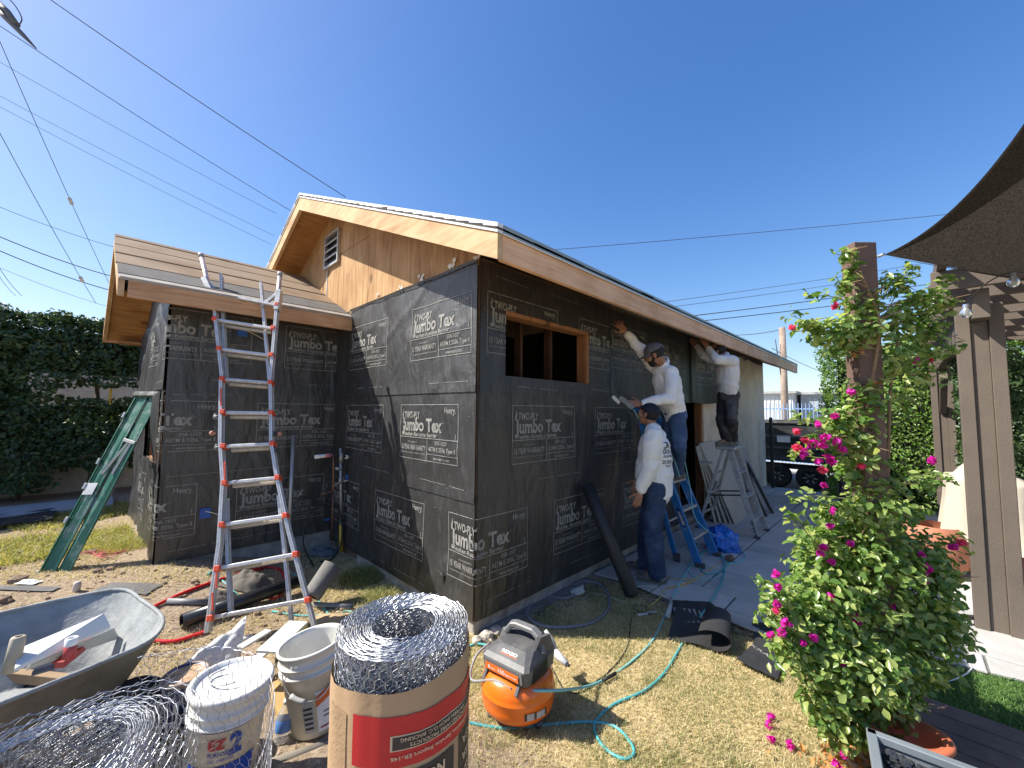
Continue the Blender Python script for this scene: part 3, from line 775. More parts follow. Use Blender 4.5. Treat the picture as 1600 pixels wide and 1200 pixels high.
# dirt clods
M_CLOD = mat('dirt_clod', (.25, .18, .125), .98, var=.35, scale=14, bd=.01, bs=60)
mb = MB(); rg = random.Random(8)
for i in range(700):
    x = rg.uniform(-3.6, -.3); y = rg.uniform(.7, 4.6)
    if y > 2.65 and x > WX0-.1: continue
    d = nz(x, y, 1.2, 2)
    if d < -.1 and rg.random() < .7: continue
    r_ = abs(rg.gauss(0, .012))+.006
    if rg.random() < .02: r_ = rg.uniform(.04, .075)
    mb.rock((x, y, gz(x, y)+r_*.2), r_, seed=i, sub=1)
mb.build('soil_clods', M_CLOD, kind='stuff', label='loose clods of dark soil on the bare ground by the wing')
M_CHIP = leafmat('wood_chips', (.45, .32, .19), (.26, .17, .10), (.55, .48, .38), .0, .9)
mb = MB()
for i in range(2600):
    x = rg.uniform(-3.4, -.2); y = rg.uniform(-.4, 4.2)
    if y > 2.65 and x > WX0-.1: continue
    a = rg.uniform(0, 3.14); l = rg.uniform(.006, .022); w_ = l*rg.uniform(.15, .5); z = gz(x, y)+.006; t = rg.uniform(-.01, .01)
    c, s = math.cos(a), math.sin(a)
    mb.add([(x-c*l, y-s*l, z+t), (x+s*w_, y-c*w_, z), (x+c*l, y+s*l, z-t+.003), (x-s*w_, y+c*w_, z+.002)], [(0, 1, 2, 3)])
mb.build('debris_chips', M_CHIP, kind='stuff', label='small chips and scraps of debris strewn over the soil')
# ------------------------------------------------------------------ stamped concrete paving
M_PAVE = mat('stamped_concrete', (.50, .485, .455), .85, var=.13, scale=3, bd=.004, bs=14, dirt=(.38, .36, .335), dirt_amt=.5, dscale=1.4, isl=0)
M_PAVE2 = mat('stamped_concrete_dark', (.43, .42, .395), .85, var=.15, scale=3, bd=.005, bs=17, dirt=(.34, .32, .30), dirt_amt=.5, dscale=1.9)
M_JOINT = mat('paving_joint', (.15, .145, .135), .95, var=.3, scale=12)
def poly_ground(name, pts, z0, z1, mt, **k):
    return MB().prism([Vector((x, y, z0)) for x, y in pts], (0, 0, z1-z0)).build(name, mt, **k)
PV = .035
ptsj = [(pave_edge(y)+.012, y) for y in (.0, -.25, -.50, -.7, -.88, -1.2, -1.48, -1.8, -2.25, -2.32, -3.0, -4.5, -6.0, -9)]
patio = poly_ground('patio', [(8.62, -9), (8.62, -.03), (1.55, -.03)]+ptsj[1:], -.15, PV-.008, M_JOINT, kind='structure', label='grey stamped concrete patio beside the long wall')
U = .295; gx0, gy0 = 1.45, -8.9; NXg, NYg = 25, 31
occ = set(); rt = random.Random(21); tiles = []
for j in range(NYg-1, -1, -1):
    for i in range(NXg):
        if (i, j) in occ: continue
        for (a, b) in rt.sample([(3, 2), (2, 2), (3, 1), (2, 1), (2, 3), (1, 2)], 6)+[(1, 1)]:
            cells = [(i+p_, j-q_) for p_ in range(a) for q_ in range(b)]
            if all(c not in occ and c[0] < NXg and c[1] >= 0 for c in cells): break
        occ.update(cells); tiles.append((i, j-b+1, a, b))
for (i, j, a, b) in tiles:
    x0, x1, y0, y1 = gx0+i*U, gx0+(i+a)*U, gy0+j*U, min(-.035, gy0+(j+b)*U)
    if x0 > 8.6: continue
    gp = .008; x1 = min(x1, 8.62); y0 += gp; y1 -= gp; x0 += gp; x1 -= gp
    if y1-y0 < .03: continue
    xa0, xa1 = max(x0, pave_edge(y0)), max(x0, pave_edge(y1))
    if xa0 > x1-.03 or xa1 > x1-.03: continue
    dz = [rt.uniform(-.002, .002) for _ in range(4)]; c = .007
    lo = [(xa0, y0), (x1, y0), (x1, y1), (xa1, y1)]; hi = [(xa0+c, y0+c), (x1-c, y0+c), (x1-c, y1-c), (xa1+c, y1-c)]
    mb = MB(); vv = [Vector((p[0], p[1], PV-.012)) for p in lo]+[Vector((p[0], p[1], PV-.001)) for p in lo]+[Vector((p[0], p[1], PV+.004+d)) for p, d in zip(hi, dz)]
    mb.add(vv, [(0, 1, 5, 4), (1, 2, 6, 5), (2, 3, 7, 6), (3, 0, 4, 7), (4, 5, 9, 8), (5, 6, 10, 9), (6, 7, 11, 10), (7, 4, 8, 11), (8, 9, 10, 11)])
    mb.build('paving_slab', M_PAVE if rt.random() < .6 else M_PAVE2, patio)
# concrete strip at the wall foot and dirt edging
MB().box((.05, -.10, -.05), (1.5, .0, .012)).build('wall_footing', mat('dirty_footing', (.20, .18, .16), .95, var=.3, scale=10, bd=.01), kind='structure', label='dirty concrete footing strip under the long wall')
mb = MB()
for i in range(260):
    y = rg.uniform(-1.65, -.1); x = pave_edge(y)-rg.uniform(.0, .13); r_ = rg.uniform(.006, .02); mb.rock((x, y, gz(x, y)+.003), r_, seed=i, sub=1)
for i in range(200):
    x = rg.uniform(.1, 1.5); y = -rg.uniform(.08, .24); r_ = rg.uniform(.004, .013); mb.rock((x, y, gz(x, y)+.006), r_, seed=i, sub=1)
mb.build('edge_gravel', M_CLOD, kind='stuff', label='crumbled soil and grit along the patio edge and wall foot')
for i, (u, v, r_) in enumerate(((760, 1000, .055), (775, 990, .05), (745, 1005, .04))):
    p = G(u, v); MB().rock(p+Vector((0, 0, .02)), r_, seed=i*3+1).build('rubble_stone', mat('pale_rubble', (.42, .38, .32), .95, bd=.01, bs=50, var=.3, scale=18), label=['pale lump of rubble left of the compressor by the house corner', 'second pale lump of rubble at the house corner nearer the wall', 'smallest lump of rubble at the foot of the house corner'][i], cat='stone')
# ------------------------------------------------------------------ turf, deck on the right
M_TURF = leafmat('artificial_turf_blades', (.055, .13, .03), (.11, .22, .05), (.19, .30, .08), .3, .6)
poly_ground('turf_base', [(1.36, -2.30), (1.95, -2.33), (2.16, -3.0), (3.4, -8.5), (1.36, -8.5)], -.1, .012, mat('turf_backing', (.07, .12, .035), .95), kind='structure', label='strip of green artificial turf between deck and patio')
def turf_fn(rg):
    y = rg.uniform(-3.9, -2.31); x = rg.uniform(1.36, 2.5)
    if x > pave_edge(y)-.01: return None
    return x, y, .012, 1
grass(26000, turf_fn, .015, .032, M_TURF, 'turf_blades', 'bright green artificial turf pile', .0022, 9)
M_DECK = mat('deck_composite', (.15, .10, .08), .7, var=.2, scale=14, bd=.002, bs=90, dirt=(.3, .25, .2), dirt_amt=.35, dscale=9)
deck = tag(MB().box((.78, -8, -.05), (1.34, -2.2, .055)).build('deck', M_BLACKP), kind='structure', label='dark brown wooden deck at the lower right')
for i in range(4):
    x0 = 1.34-.142*(i+1)+.006
    MB().cbox((x0+.068, -5.1, .0725), (.066, 0, 0), (0, 2.9, 0), (0, 0, .0165), .003).build('deck_board', M_DECK, deck)
MB().cbox((.775, -5.1, .03), (.012, 0, 0), (0, 2.9, 0), (0, 0, .06), .003).build('deck_board', mat('deck_trim', (.22, .13, .10), .7), deck, label='reddish edge board of the deck')
# ------------------------------------------------------------------ beyond the gate
M_ROAD = mat('alley_asphalt', (.16, .155, .15), .95, var=.2, scale=9, bd=.004)
M_PALEC = mat('pale_concrete', (.58, .56, .51), .9, var=.1)
MB().box((8.95, -12, -.40), (14.5, 14, -.285)).build('alley_road', M_ROAD, kind='structure', label='alley road surface beyond the gate')
MB().prism([Vector((8.62, -9, -.15)), Vector((8.62, -9, PV-.01)), Vector((9.05, -9, -.28)), Vector((9.05, -9, -.4))], (0, 9.6, 0)).build('driveway_apron', M_PALEC, kind='structure', label='pale concrete apron sloping from the patio to the alley')
mb = MB()
for i in range(500):
    x = rg.uniform(8.95, 9.9); y = rg.uniform(-2.6, .3); mb.rock((x, y, -.28), rg.uniform(.01, .03), seed=i, sub=1)
mb.build('alley_gravel', mat('pale_gravel', (.45, .38, .30), .95, isl=.5), kind='stuff', label='pale gravel strip beside the trailer wheels')
# far street
MB().box((14.5, -40, -.5), (120, 60, -.30)).build('street', mat('street_concrete', (.42, .40, .37), .9), kind='structure', label='pale paved yard behind the alley')
# ------------------------------------------------------------------ foliage builders
def leaves(pts, nrm, size, jitter=.5, fold=.25, seed=1, asp=.55, detail=False):
    """numpy leaf cloud: pts Nx3, nrm Nx3 facing; returns verts, faces"""
    g = np.random.default_rng(seed); n = len(pts)
    nr = nrm+g.normal(0, jitter, (n, 3)); nr /= np.linalg.norm(nr, axis=1)[:, None]+1e-9
    t = g.normal(0, 1, (n, 3)); t -= (t*nr).sum(1)[:, None]*nr; t /= np.linalg.norm(t, axis=1)[:, None]+1e-9
    b = np.cross(nr, t); L = (size*g.uniform(.6, 1.25, n))[:, None]; W = L*asp*g.uniform(.8, 1.15, (n, 1))
    fz = nr*W*fold*g.uniform(.3, 1.3, (n, 1)); dr = nr*L*g.uniform(-.25, .05, (n, 1))
    if not detail:
        V = np.stack([pts-t*L/2, pts+b*W/2+fz, pts+t*L/2+dr, pts-b*W/2+fz], 1).reshape(-1, 3)
        i = np.arange(n)*4; F = np.stack([np.stack([i, i+1, i+2], 1), np.stack([i, i+2, i+3], 1)], 1).reshape(-1, 3)
        return V, F
    P = [pts-t*L/2, pts-t*L*.18+b*W*.46+fz, pts+t*L*.12+b*W*.40+fz, pts+t*L*.5+dr, pts+t*L*.12-b*W*.40+fz, pts-t*L*.18-b*W*.46+fz, pts+t*L*.05+dr*.2]
    V = np.stack(P, 1).reshape(-1, 3); i = np.arange(n)*7
    F = np.stack([np.stack([i, i+1, i+6], 1), np.stack([i+1, i+2, i+6], 1), np.stack([i+2, i+3, i+6], 1), np.stack([i+3, i+4, i+6], 1), np.stack([i+4, i+5, i+6], 1), np.stack([i+5, i, i+6], 1)], 1).reshape(-1, 3)
    return V, F
def npobj(name, V, F, mt, parent=None, smooth=False, **k):
    me = bpy.data.meshes.new(name); me.vertices.add(len(V)); me.vertices.foreach_set('co', np.asarray(V, np.float32).ravel())
    F = np.asarray(F, np.int32); me.loops.add(F.size); me.loops.foreach_set('vertex_index', F.ravel())
    me.polygons.add(len(F)); me.polygons.foreach_set('loop_start', np.arange(len(F), dtype=np.int32)*F.shape[1])
    me.update(calc_edges=True); me.materials.append(mt)
    if smooth: me.polygons.foreach_set('use_smooth', np.ones(len(F), bool))
    o = link(name, me, parent); return tag(o, **k)
M_HEDGE = leafmat('shaded_hedge_leaves', (.03, .06, .02), (.045, .085, .026), (.07, .12, .036), .15, .42)  # dark leaf tone with the hedge's own shade painted in
M_HEDGER = leafmat('lit_hedge_leaves', (.06, .13, .02), (.11, .21, .03), (.20, .30, .05), .35, .4)  # sunlit look put into a brighter leaf colour
M_CORE = mat('hedge_core', (.018, .022, .012), 1.0)  # near-black, its colour standing in for shade deep inside the hedges
M_TRUNK = mat('bark', (.12, .085, .06), .95, var=.3, scale=20, bd=.01)
def hedge(name, boxes, n, size, mt, label, faces=('-x', '-y', '+z', '+x', '+y'), seed=1, hole=None, lump=.16, core=True, bottom=0.0, cat='hedge'):
    """boxes: (x0, y0, z0, x1, y1, z1) clipped hedge blocks with a lumpy skin"""
    root = empty(name, (boxes[0][0], boxes[0][1], boxes[0][2]), label=label, cat=cat)
    g = np.random.default_rng(seed); P = []; Nn = []
    areas = []
    for bx in boxes:
        x0, y0, z0, x1, y1, z1 = bx
        for f in faces:
            ar = {'x': (y1-y0)*(z1-z0), 'y': (x1-x0)*(z1-z0), 'z': (x1-x0)*(y1-y0)}[f[1]]; areas.append((bx, f, ar))
    tot = sum(a[2] for a in areas)
    for bx, f, ar in areas:
        x0, y0, z0, x1, y1, z1 = bx; k = int(n*ar/tot)
        p = np.stack([g.uniform(x0, x1, k), g.uniform(y0, y1, k), g.uniform(z0, z1, k)], 1)
        ax = 'xyz'.index(f[1]); sg = 1 if f[0] == '+' else -1
        nn = np.zeros((k, 3)); nn[:, ax] = sg
        p[:, ax] = (x1, y1, z1)[ax] if sg > 0 else (x0, y0, z0)[ax]
        d = np.array([noise.noise(Vector(q*1.6))*lump*1.3+noise.noise(Vector(q*5))*lump*.7 for q in p])
        p[:, ax] += sg*(d-np.abs(g.normal(0, .09, k))); p += g.normal(0, .03, (k, 3)); nn[:, 2] += .45
        P.append(p); Nn.append(nn)
    P = np.concatenate(P); Nn = np.concatenate(Nn)
    if hole is not None: keep = np.array([not hole(q) for q in P]); P = P[keep]; Nn = Nn[keep]
    V, F = leaves(P, Nn, size, .6, seed=seed)
    M = np.array(parent_world(root).inverted()); V = V+M[:3, 3]
    npobj('leaves', V, F, mt, root, kind='stuff')
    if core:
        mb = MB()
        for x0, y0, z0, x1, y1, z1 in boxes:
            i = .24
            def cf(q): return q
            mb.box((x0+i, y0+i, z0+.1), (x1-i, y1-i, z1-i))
        if hole is None: mb.build('dark_core_block', M_CORE, root)  # dark filler block keeping the hedge opaque
    return root
# left hedge with the plaster wall below it
p = hy(0, 463, 7.3); q = hy(165, 487, 7.3)
def lhole(p):
    # gap where sky and the shed behind show through, ragged skirt at the bottom
    u = (p[0]+3.0)
    gap = ((p[0]+2.05)/.58)**2+((p[2]-1.93)/.11)**2 < 1+noise.noise(Vector(p*4))*.8
    sk = p[2] < .45-.25*math.sin((p[0]+5.2)*1.3)+noise.noise(Vector(p*3))*.35
    return gap or (sk and p[0] > -5.4)
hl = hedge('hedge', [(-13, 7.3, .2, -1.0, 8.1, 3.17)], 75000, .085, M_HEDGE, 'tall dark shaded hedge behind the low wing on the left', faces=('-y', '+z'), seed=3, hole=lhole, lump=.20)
mb = MB()
for x in lin(-12.6, -1.4, 14): mb.tube([(x, 7.7, .1), (x+.1, 7.75, 1.2), (x-.05, 7.7, 2.6)], [.05, .04, .02], 6)
mb.build('trunks', M_TRUNK, hl)
mb = MB(); mb.box((-13, 7.6, 2.25), (-1.0, 7.95, 2.95)); mb.box((-13, 7.65, .9), (-3.0, 7.95, 2.3)); mb.box((-2.9, 7.7, .9), (-1.0, 7.95, 1.7)); mb.build('dark_core_block', M_CORE, hl)
tag(MB().box((-14, 8.1, 0), (4, 8.3, 1.62)).build('garden_wall', mat('beige_plaster', (.46, .41, .34), .95, bd=.004, dirt=(.22, .19, .15), dirt_amt=.5, dscale=1.5)), 'low beige plastered garden wall under the left hedge', 'wall')
fd = empty('neighbour_shed', (-1.5, 9.6, 0), label='weathered grey clapboard shed glimpsed through the gap in the left hedge', cat='shed')
for i in range(14): MB().cbox((-2.0, 9.6, .9+i*.13), (3.2, 0, 0), (0, .012, .006), (0, -.004, .066), .003).build('siding_board', mat('grey_siding', (.46, .44, .40), .8, var=.15), fd)
MB().box((-5.2, 9.64, 0), (1.2, 12, 2.75)).build('shed_body', mat('grey_siding', (.4, .4, .4)), fd)
tag(MB().box((-2.03, 8.35, 1.6), (-1.995, 8.40, 2.05)).build('yellow_stake', mat('yellow_paint', (.75, .50, .05), .6)), 'small yellow post seen through the gap in the hedge', 'post')
# path slab + black sheet by the left wall
wk = MB(); wk.box((-3.2, 6.0, .16), (-1.9, 6.75, .265)); tag(wk.build('concrete_step', mat('grey_concrete', (.36, .38, .40), .85, bd=.003)), kind='structure', label='grey concrete slab behind the wing by the hedge')
def bsheet(u, v): return Vector((-4.15+u*1.7, 5.45+v*.75+.1*math.sin(u*6), .235+.05*noise.noise(Vector((u*4, v*3, 1)))+.03))
tag(MB().grid(bsheet, 24, 8).build('black_tarp', mat('matte_black_sheet', (.018, .018, .018), .8)), 'crumpled black plastic sheet lying before the left hedge', 'tarp')
MB().rock((-3.35, 5.65, .30), .10, seed=4).build('stone', mat('pale_rubble', (.42, .38, .32)), label='pale stone weighing down the black plastic sheet', cat='stone')
# right hedges
hedge('hedge', [(7.9, -3.9, -.1, 8.5, -1.22, 3.0)], 26000, .060, M_HEDGER, 'tall clipped green hedge block right of the trailer behind the vine post', seed=5, lump=.10)
hedge('hedge', [(8.3, -13.5, -.1, 9.3, -3.9, 2.62)], 42000, .075, M_HEDGER, 'long lower clipped hedge behind the pergola', seed=6, lump=.14, faces=('-x', '+z', '-y', '+y'))
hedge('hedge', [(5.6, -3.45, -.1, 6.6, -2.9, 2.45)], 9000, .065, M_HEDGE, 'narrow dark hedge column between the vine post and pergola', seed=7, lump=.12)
# ------------------------------------------------------------------ gate
M_IRON = mat('black_iron', (.03, .03, .03), .5, .3)
gp = empty('gate_post', (8.45, -.23, 0), label='slim black steel gate post at the far end of the stucco wall', cat='post')
MB().cbox((8.45, -.23, .80), (.03, 0, 0), (0, .03, 0), (0, 0, .80)).build('post', M_IRON, gp)
for z in (.3, 1.3): MB().cyl((8.41, -.2, z-.05), (8.41, -.2, z+.05), .018).build('hinge', M_IRON, gp)
a, b = Vector((7.45, -1.50, 0)), Vector((5.8, -1.95, 0)); dd = (b-a).normalized()
gt = empty('gate', a, label='dark grey slatted gate standing open against the hedge', cat='gate')
M_GATE = mat('dark_gate_board', (.055, .053, .055), .6, var=.2)
for i in range(9):
    z = .09+i*.175; MB().beam(a+Vector((0, 0, z+.075)), b+Vector((0, 0, z+.075)), .022, .165).build('board', M_GATE, gt)
for q in (a, b): MB().cbox(q+Vector((0, 0, .82)), dd*.03, dd.cross(Vector((0, 0, 1)))*.035, (0, 0, .82)).build('gate_frame', M_IRON, gt)
# ------------------------------------------------------------------ dump trailer
tx, ty = 10.9, .35
tr = empty('dump_trailer', (tx, ty, -.3), label='black twin axle dump trailer parked in the alley beyond the gate', cat='trailer')
M_TRAIL = mat('black_trailer_paint', (.035, .037, .04), .35, .2, var=.3, dirt=(.20, .19, .17), dirt_amt=.4, dscale=2.5)
M_RUB = mat('tyre_rubber', (.025, .025, .025), .9, dirt=(.12, .11, .10), dirt_amt=.5)
def T(x, y, z): return Vector((tx+x, ty+y, -.285+z))
mb = MB(); zb, zt = .72, 1.78
mb.cbox(T(.02, -1.3, (zb+zt)/2), (.015, 0, 0), (0, 2.6, 0), (0, 0, (zt-zb)/2)); mb.cbox(T(1.9, -1.3, (zb+zt)/2), (.015, 0, 0), (0, 2.6, 0), (0, 0, (zt-zb)/2))
mb.cbox(T(.96, 1.3, (zb+zt)/2), (.94, 0, 0), (0, .015, 0), (0, 0, (zt-zb)/2)); mb.cbox(T(.96, -3.9, (zb+zt)/2), (.94, 0, 0), (0, .015, 0), (0, 0, (zt-zb)/2)); mb.cbox(T(.96, -1.3, zb+.02), (.94, 0, 0), (0, 2.6, 0), (0, 0, .02))
mb.build('trailer_bed', M_TRAIL, tr)
for z in (zb+.05, 1.05, 1.36, zt-.03): MB().beam(T(-.02, -3.9, z), T(-.02, 1.3, z), .05, .045 if z < zt-.1 else .07).build('side_rail', mat('worn_trailer_rail', (.11, .11, .11), .5, .2, dirt=(.35, .34, .32), dirt_amt=.5, dscale=6), tr)
MB().beam(T(.2, -4.6, .55), T(.2, 1.2, .55), .08, .14).build('chassis', M_TRAIL, tr)
for yy in (.02-.25, -.70-.25):
    wmb = MB(); c = T(-.16, yy, .325)
    wmb.lathe([(.16, -.095), (.27, -.105), (.312, -.085), (.325, -.04), (.325, .04), (.312, .085), (.27, .105), (.16, .10)], c, (1, 0, 0), 28)
    wo = wmb.build('wheel', M_RUB, tr)
    r2 = MB(); r2.lathe([(.175, -.11), (.165, -.085), (.17, -.05), (.085, -.035), (.06, -.07), (0.001, -.075)], c, (1, 0, 0), 24); r2.build('rim', mat('dark_rim', (.06, .06, .065), .35, .6), wo)
    for k in range(6):
        a = k*math.pi/3; r3 = MB(); r3.beam(c+Vector((-.062, math.cos(a)*.06, math.sin(a)*.06)), c+Vector((-.09, math.cos(a)*.18, math.sin(a)*.13)), .022, .012, up=(1, 0, 0)); r3.build('spoke', M_GALV, wo)
fm = MB(); prof = [(.64, .42), (.58, .56), (.44, .69), (.26, .74), (-.70, .74), (-.94, .74), (-1.14, .69), (-1.28, .56), (-1.34, .42)]
pts = [(y-.25+.0, z) for y, z in prof]
for (y0, z0), (y1, z1) in zip(pts, pts[1:]):
    fm.hexa([T(-.33, y0, z0-.02), T(-.0, y0, z0-.02), T(-.0, y1, z1-.02), T(-.33, y1, z1-.02), T(-.33, y0, z0), T(0, y0, z0), T(0, y1, z1), T(-.33, y1, z1)])
fm.build('fender', M_TRAIL, tr)
MB().box(T(-.045, -.52, 1.20), T(-.038, -.22, 1.38)).build('paper_notice', mat('white_sticker', (.8, .8, .78), .6), tr, label='white sticker on the trailer side')
# dry weed by the wheel
vs, fs = leaves(np.array([[10.2+rg.gauss(0, .15), -1.4+rg.gauss(0, .2), -.27+abs(rg.gauss(0, .1))] for _ in range(300)]), np.tile([[-1., 0, .3]], (300, 1)), .09, 1, asp=.12, seed=4)
npobj('dry_weed', vs, fs, leafmat('dry_weed', (.55, .30, .18), (.62, .42, .25), (.4, .2, .12), .2), label='dry reddish weed by the trailer wheel', cat='weed')
# ------------------------------------------------------------------ blue fence, buildings, pole
M_BLUE = mat('pale_blue_paint', (.30, .46, .72), .5, .2)
bf = empty('metal_fence', (15.4, 2.5, -.3), label='pale blue steel picket fence across the alley', cat='fence')
bx_ = 15.4; p0 = None
for i in range(92):
    y = 3.2-i*.11; o = MB().cbox((bx_, y, .88), (.011, 0, 0), (0, .011, 0), (0, 0, 1.18), .002) if i == 0 else None
    if i == 0: p0 = o.build('picket', M_BLUE, bf); continue
    c = p0.copy(); COL.objects.link(c); c.location = (0, -(i*.11), 0)
for z in (-.05, 1.86): MB().beam((bx_+.02, 3.3, z), (bx_+.02, -7, z), .03, .04).build('fence_rail', M_BLUE, bf)
M_WHITE = mat('white_metal_siding', (.55, .56, .56), .7, var=.05)
def building(x, y0, y1, d, h, label, mt, wins=(), rh=.0, ribs=0, cat='building'):
    r = empty('white_building', (x, (y0+y1)/2, -.3), label=label, cat=cat)
    MB().box((x, y0, -.3), (x+d, y1, h)).build('wall', mt, r)
    MB().box((x-.25, y0-.2, h), (x+d, y1+.2, h+.12+rh)).build('roof', mat('pale_roof', (.35, .35, .34), .8), r)
    for (ya, yb, za, zb) in wins:
        f = MB().box((x-.05, ya, za), (x-.002, yb, zb)).build('window', mat('white_frame', (.75, .75, .73), .5), r)
        MB().box((x-.06, ya+.08, za+.08), (x-.052, (ya+yb)/2-.03, zb-.08)).build('pane', mat('dark_glass', (.06, .08, .10), .1), f)
        MB().box((x-.06, (ya+yb)/2+.03, za+.08), (x-.052, yb-.08, zb-.08)).build('pane', mat('dark_glass', (.06, .08, .10), .1), f)
    for i in range(ribs):
        y = y0+(y1-y0)*(i+.5)/ribs; MB().box((x-.03, y-.015, -.3), (x-.002, y+.015, h-.02)).build('siding_rib', mt, r)
    return r
building(24, 1.9, 6.2, 6, 2.78, 'white corrugated container building left of the utility pole', M_WHITE, ribs=22)
building(25, -.55, 1.7, 6, 2.74, 'pale grey shed directly behind the utility pole', mat('pale_grey_wall', (.34, .37, .39), .8), ((.2, .9, .2, 1.2),))
building(23, -6.5, -.7, 6, 2.38, 'low white cottage with a double window right of the utility pole', M_WHITE, ((-2.0, -1.1, .55, 1.35), (-4.6, -3.7, .55, 1.35)))
for k, (y, hh, lab) in enumerate(((3.2, 1.1, 'small dark utility cabinet in front of the white container'), (.6, .8, 'dark bin in the yard by the grey shed'), (-.1, .9, 'blue bin in the yard by the cottage'))):
    b_ = empty('yard_bin', (21, y, -.3), label=lab, cat='bin'); MB().cbox((21, y, -.3+hh/2), (.3, 0, 0), (0, .3, 0), (0, 0, hh/2), .03).build('body', mat('bin%d_plastic' % k, ((.10, .11, .12), (.05, .06, .07), (.08, .2, .45))[k], .5), b_); MB().cbox((21, y, -.3+hh+.03), (.33, 0, 0), (0, .33, 0), (0, 0, .03), .02).build('lid', mat('bin_lid', (.05, .05, .06), .5), b_)
tv = MB(); tv.tube([(24.3, 5.2, 2.8), (24.3, 5.2, 4.1)], .03, 6)
for i in range(9):
    a = i/8*math.pi*2; tv.tube([(24.3, 5.2, 3.9), (24.3, 5.2+math.cos(a)*.55, 3.9+math.sin(a)*.55)], .012, 4)
tag(tv.build('antenna', M_IRON), 'spidery rooftop antenna on the white container building', 'antenna')
mpole = mat('weathered_pole_wood', (.30, .23, .18), .9, var=.25, scale=4, bd=.004)
pa = at(1222, 512, 20); up_ = empty('utility_pole', (pa.x, pa.y, -.3), label='brown wooden utility pole in front of the white buildings', cat='pole')
MB().cyl((pa.x, pa.y, -.3), pa, .17, .14, 12).build('shaft', mpole, up_)
MB().tube([pa+Vector((-.3, .25, -.6)), pa+Vector((-.15, .2, -1.4)), pa+Vector((-.1, .1, -2.4))], .02, 5).build('drop_cable', M_IRON, up_)
# ------------------------------------------------------------------ overhead wires
M_WIRE = mat('overhead_wire', (.03, .03, .035), .6)
def wire(a, b, r, label, sag=.0, name='overhead_wire', parts=None):
    A, B = at(*a), at(*b); A2 = A+(A-B)*.15; B2 = B+(B-A)*.0
    pts = [A2.lerp(B2, t)+Vector((0, 0, -4*sag*t*(1-t))) for t in lin(0, 1, 14)]
    return tag(MB().tube(pts, r, 5).build(name, M_WIRE), label, 'wire')
wl_ = [((83, 0, 14), (540, 308, 17), .016, 'thick upper wire running from the top left to the ridge of the gable'),
 ((57, 76, 14), (462, 334, 19), .013, 'wire strung from the hanging connector down to the gable roof'),
 ((0, 95, 16), (432, 334, 21), .009, 'thin wire just below the connector wire'),
 ((0, 148, 17), (428, 368, 21), .009, 'thin wire, upper of the close pair above the wing roof'),
 ((0, 165, 17), (424, 382, 21), .009, 'thin wire, lower of the close pair above the wing roof'),
 ((0, 322, 20), (178, 386, 22), .013, 'thin wire meeting the peak of the wing roof'),
 ((0, 368, 16), (172, 431, 19), .020, 'thick bundled wire, upper of two passing the wing rake'),
 ((0, 390, 16), (170, 453, 19), .020, 'thick bundled wire, lower of two passing the wing rake'),
 ((0, 417, 22), (165, 478, 24), .010, 'faint wire just above the left hedge'),
 ((0, 418, 20), (34, 462, 22), .012, 'steep short wire going behind the far left hedge top'),
 ((0, 431, 20), (25, 462, 22), .010, 'second steep short wire at the far left above the hedge'),
 ((0, 62, 12), (170, 442, 18), .010, 'steep guy wire with an insulator crossing to the wing peak'),
 ((0, 205, 12), (150, 474, 17), .010, 'lower steep guy wire with an insulator above the hedge'),
 ((868, 389, 30), (1480, 335, 34), .022, 'single wire high over the long roof'),
 ((1030, 472, 30), (1440, 412, 36), .018, 'faint wire, topmost of four behind the vine'),
 ((1045, 479, 30), (1440, 424, 36), .018, 'faint wire, second of four behind the vine'),
 ((1085, 492, 28), (1470, 441, 34), .030, 'dark wire, third of four behind the vine'),
 ((1100, 500, 28), (1470, 455, 34), .030, 'dark wire, lowest of four behind the vine'),
 ((1140, 522, 24), (1221, 515, 20), .018, 'short wire reaching the top of the utility pole from the left'),
 ((1200, 549, 24), (1221, 549, 20), .014, 'low short wire on the left of the utility pole'),
 ((1222, 551, 20), (1300, 586, 26), .014, 'wire descending right from the utility pole to the hedge')]
for q in wl_: wire(*q, sag=.12)
for (a, b, t, lab) in (((0, 62, 12), (170, 442, 18), .555, 'grey guy insulator, higher of the two left of the wing roof'), ((0, 205, 12), (150, 474, 17), .80, 'grey guy insulator, lower of the two left of the wing roof')):
    A, B = at(*a), at(*b); d = (B-A).normalized(); c = A.lerp(B, t)+Vector((0, 0, -4*.12*t*(1-t)))
    tag(MB().lathe([(.01, -.16), (.05, -.13), (.065, -.05), (.05, 0), (.065, .05), (.05, .13), (.01, .16)], c, d, 10).build('guy_insulator', mat('grey_porcelain', (.35, .35, .37), .4)), lab, 'insulator')
A = at(57, 76, 14); d = (at(0, 18, 14)-A); cn = empty('line_connector', A, label='dark cable clamp and loop hanging from wires at the top left', cat='connector')
MB().tube([A, A+d*.35, A+d*.8, A+d*1.1], [.02, .07, .10, .10], 8).build('clamp_body', mat('clamp_dark', (.10, .10, .11), .6), cn)
MB().tube([A+d*.55+Vector((0, 0, .12)), A+d*.8+Vector((0, 0, .25)), A+d*1.2+Vector((0, 0, .22))], .10, 8).build('upper_clamp', mat('clamp_dark', (.10, .10, .11), .6), cn)
MB().tube(smooth_path([A+d*.5+Vector((0, 0, .15)), A+d*.45+Vector((.0, 0, .55)), A+d*.75+Vector((0, 0, .75)), A+d*1.15+Vector((0, 0, .5))]), .018, 5).build('cable_loop', M_WIRE, cn)

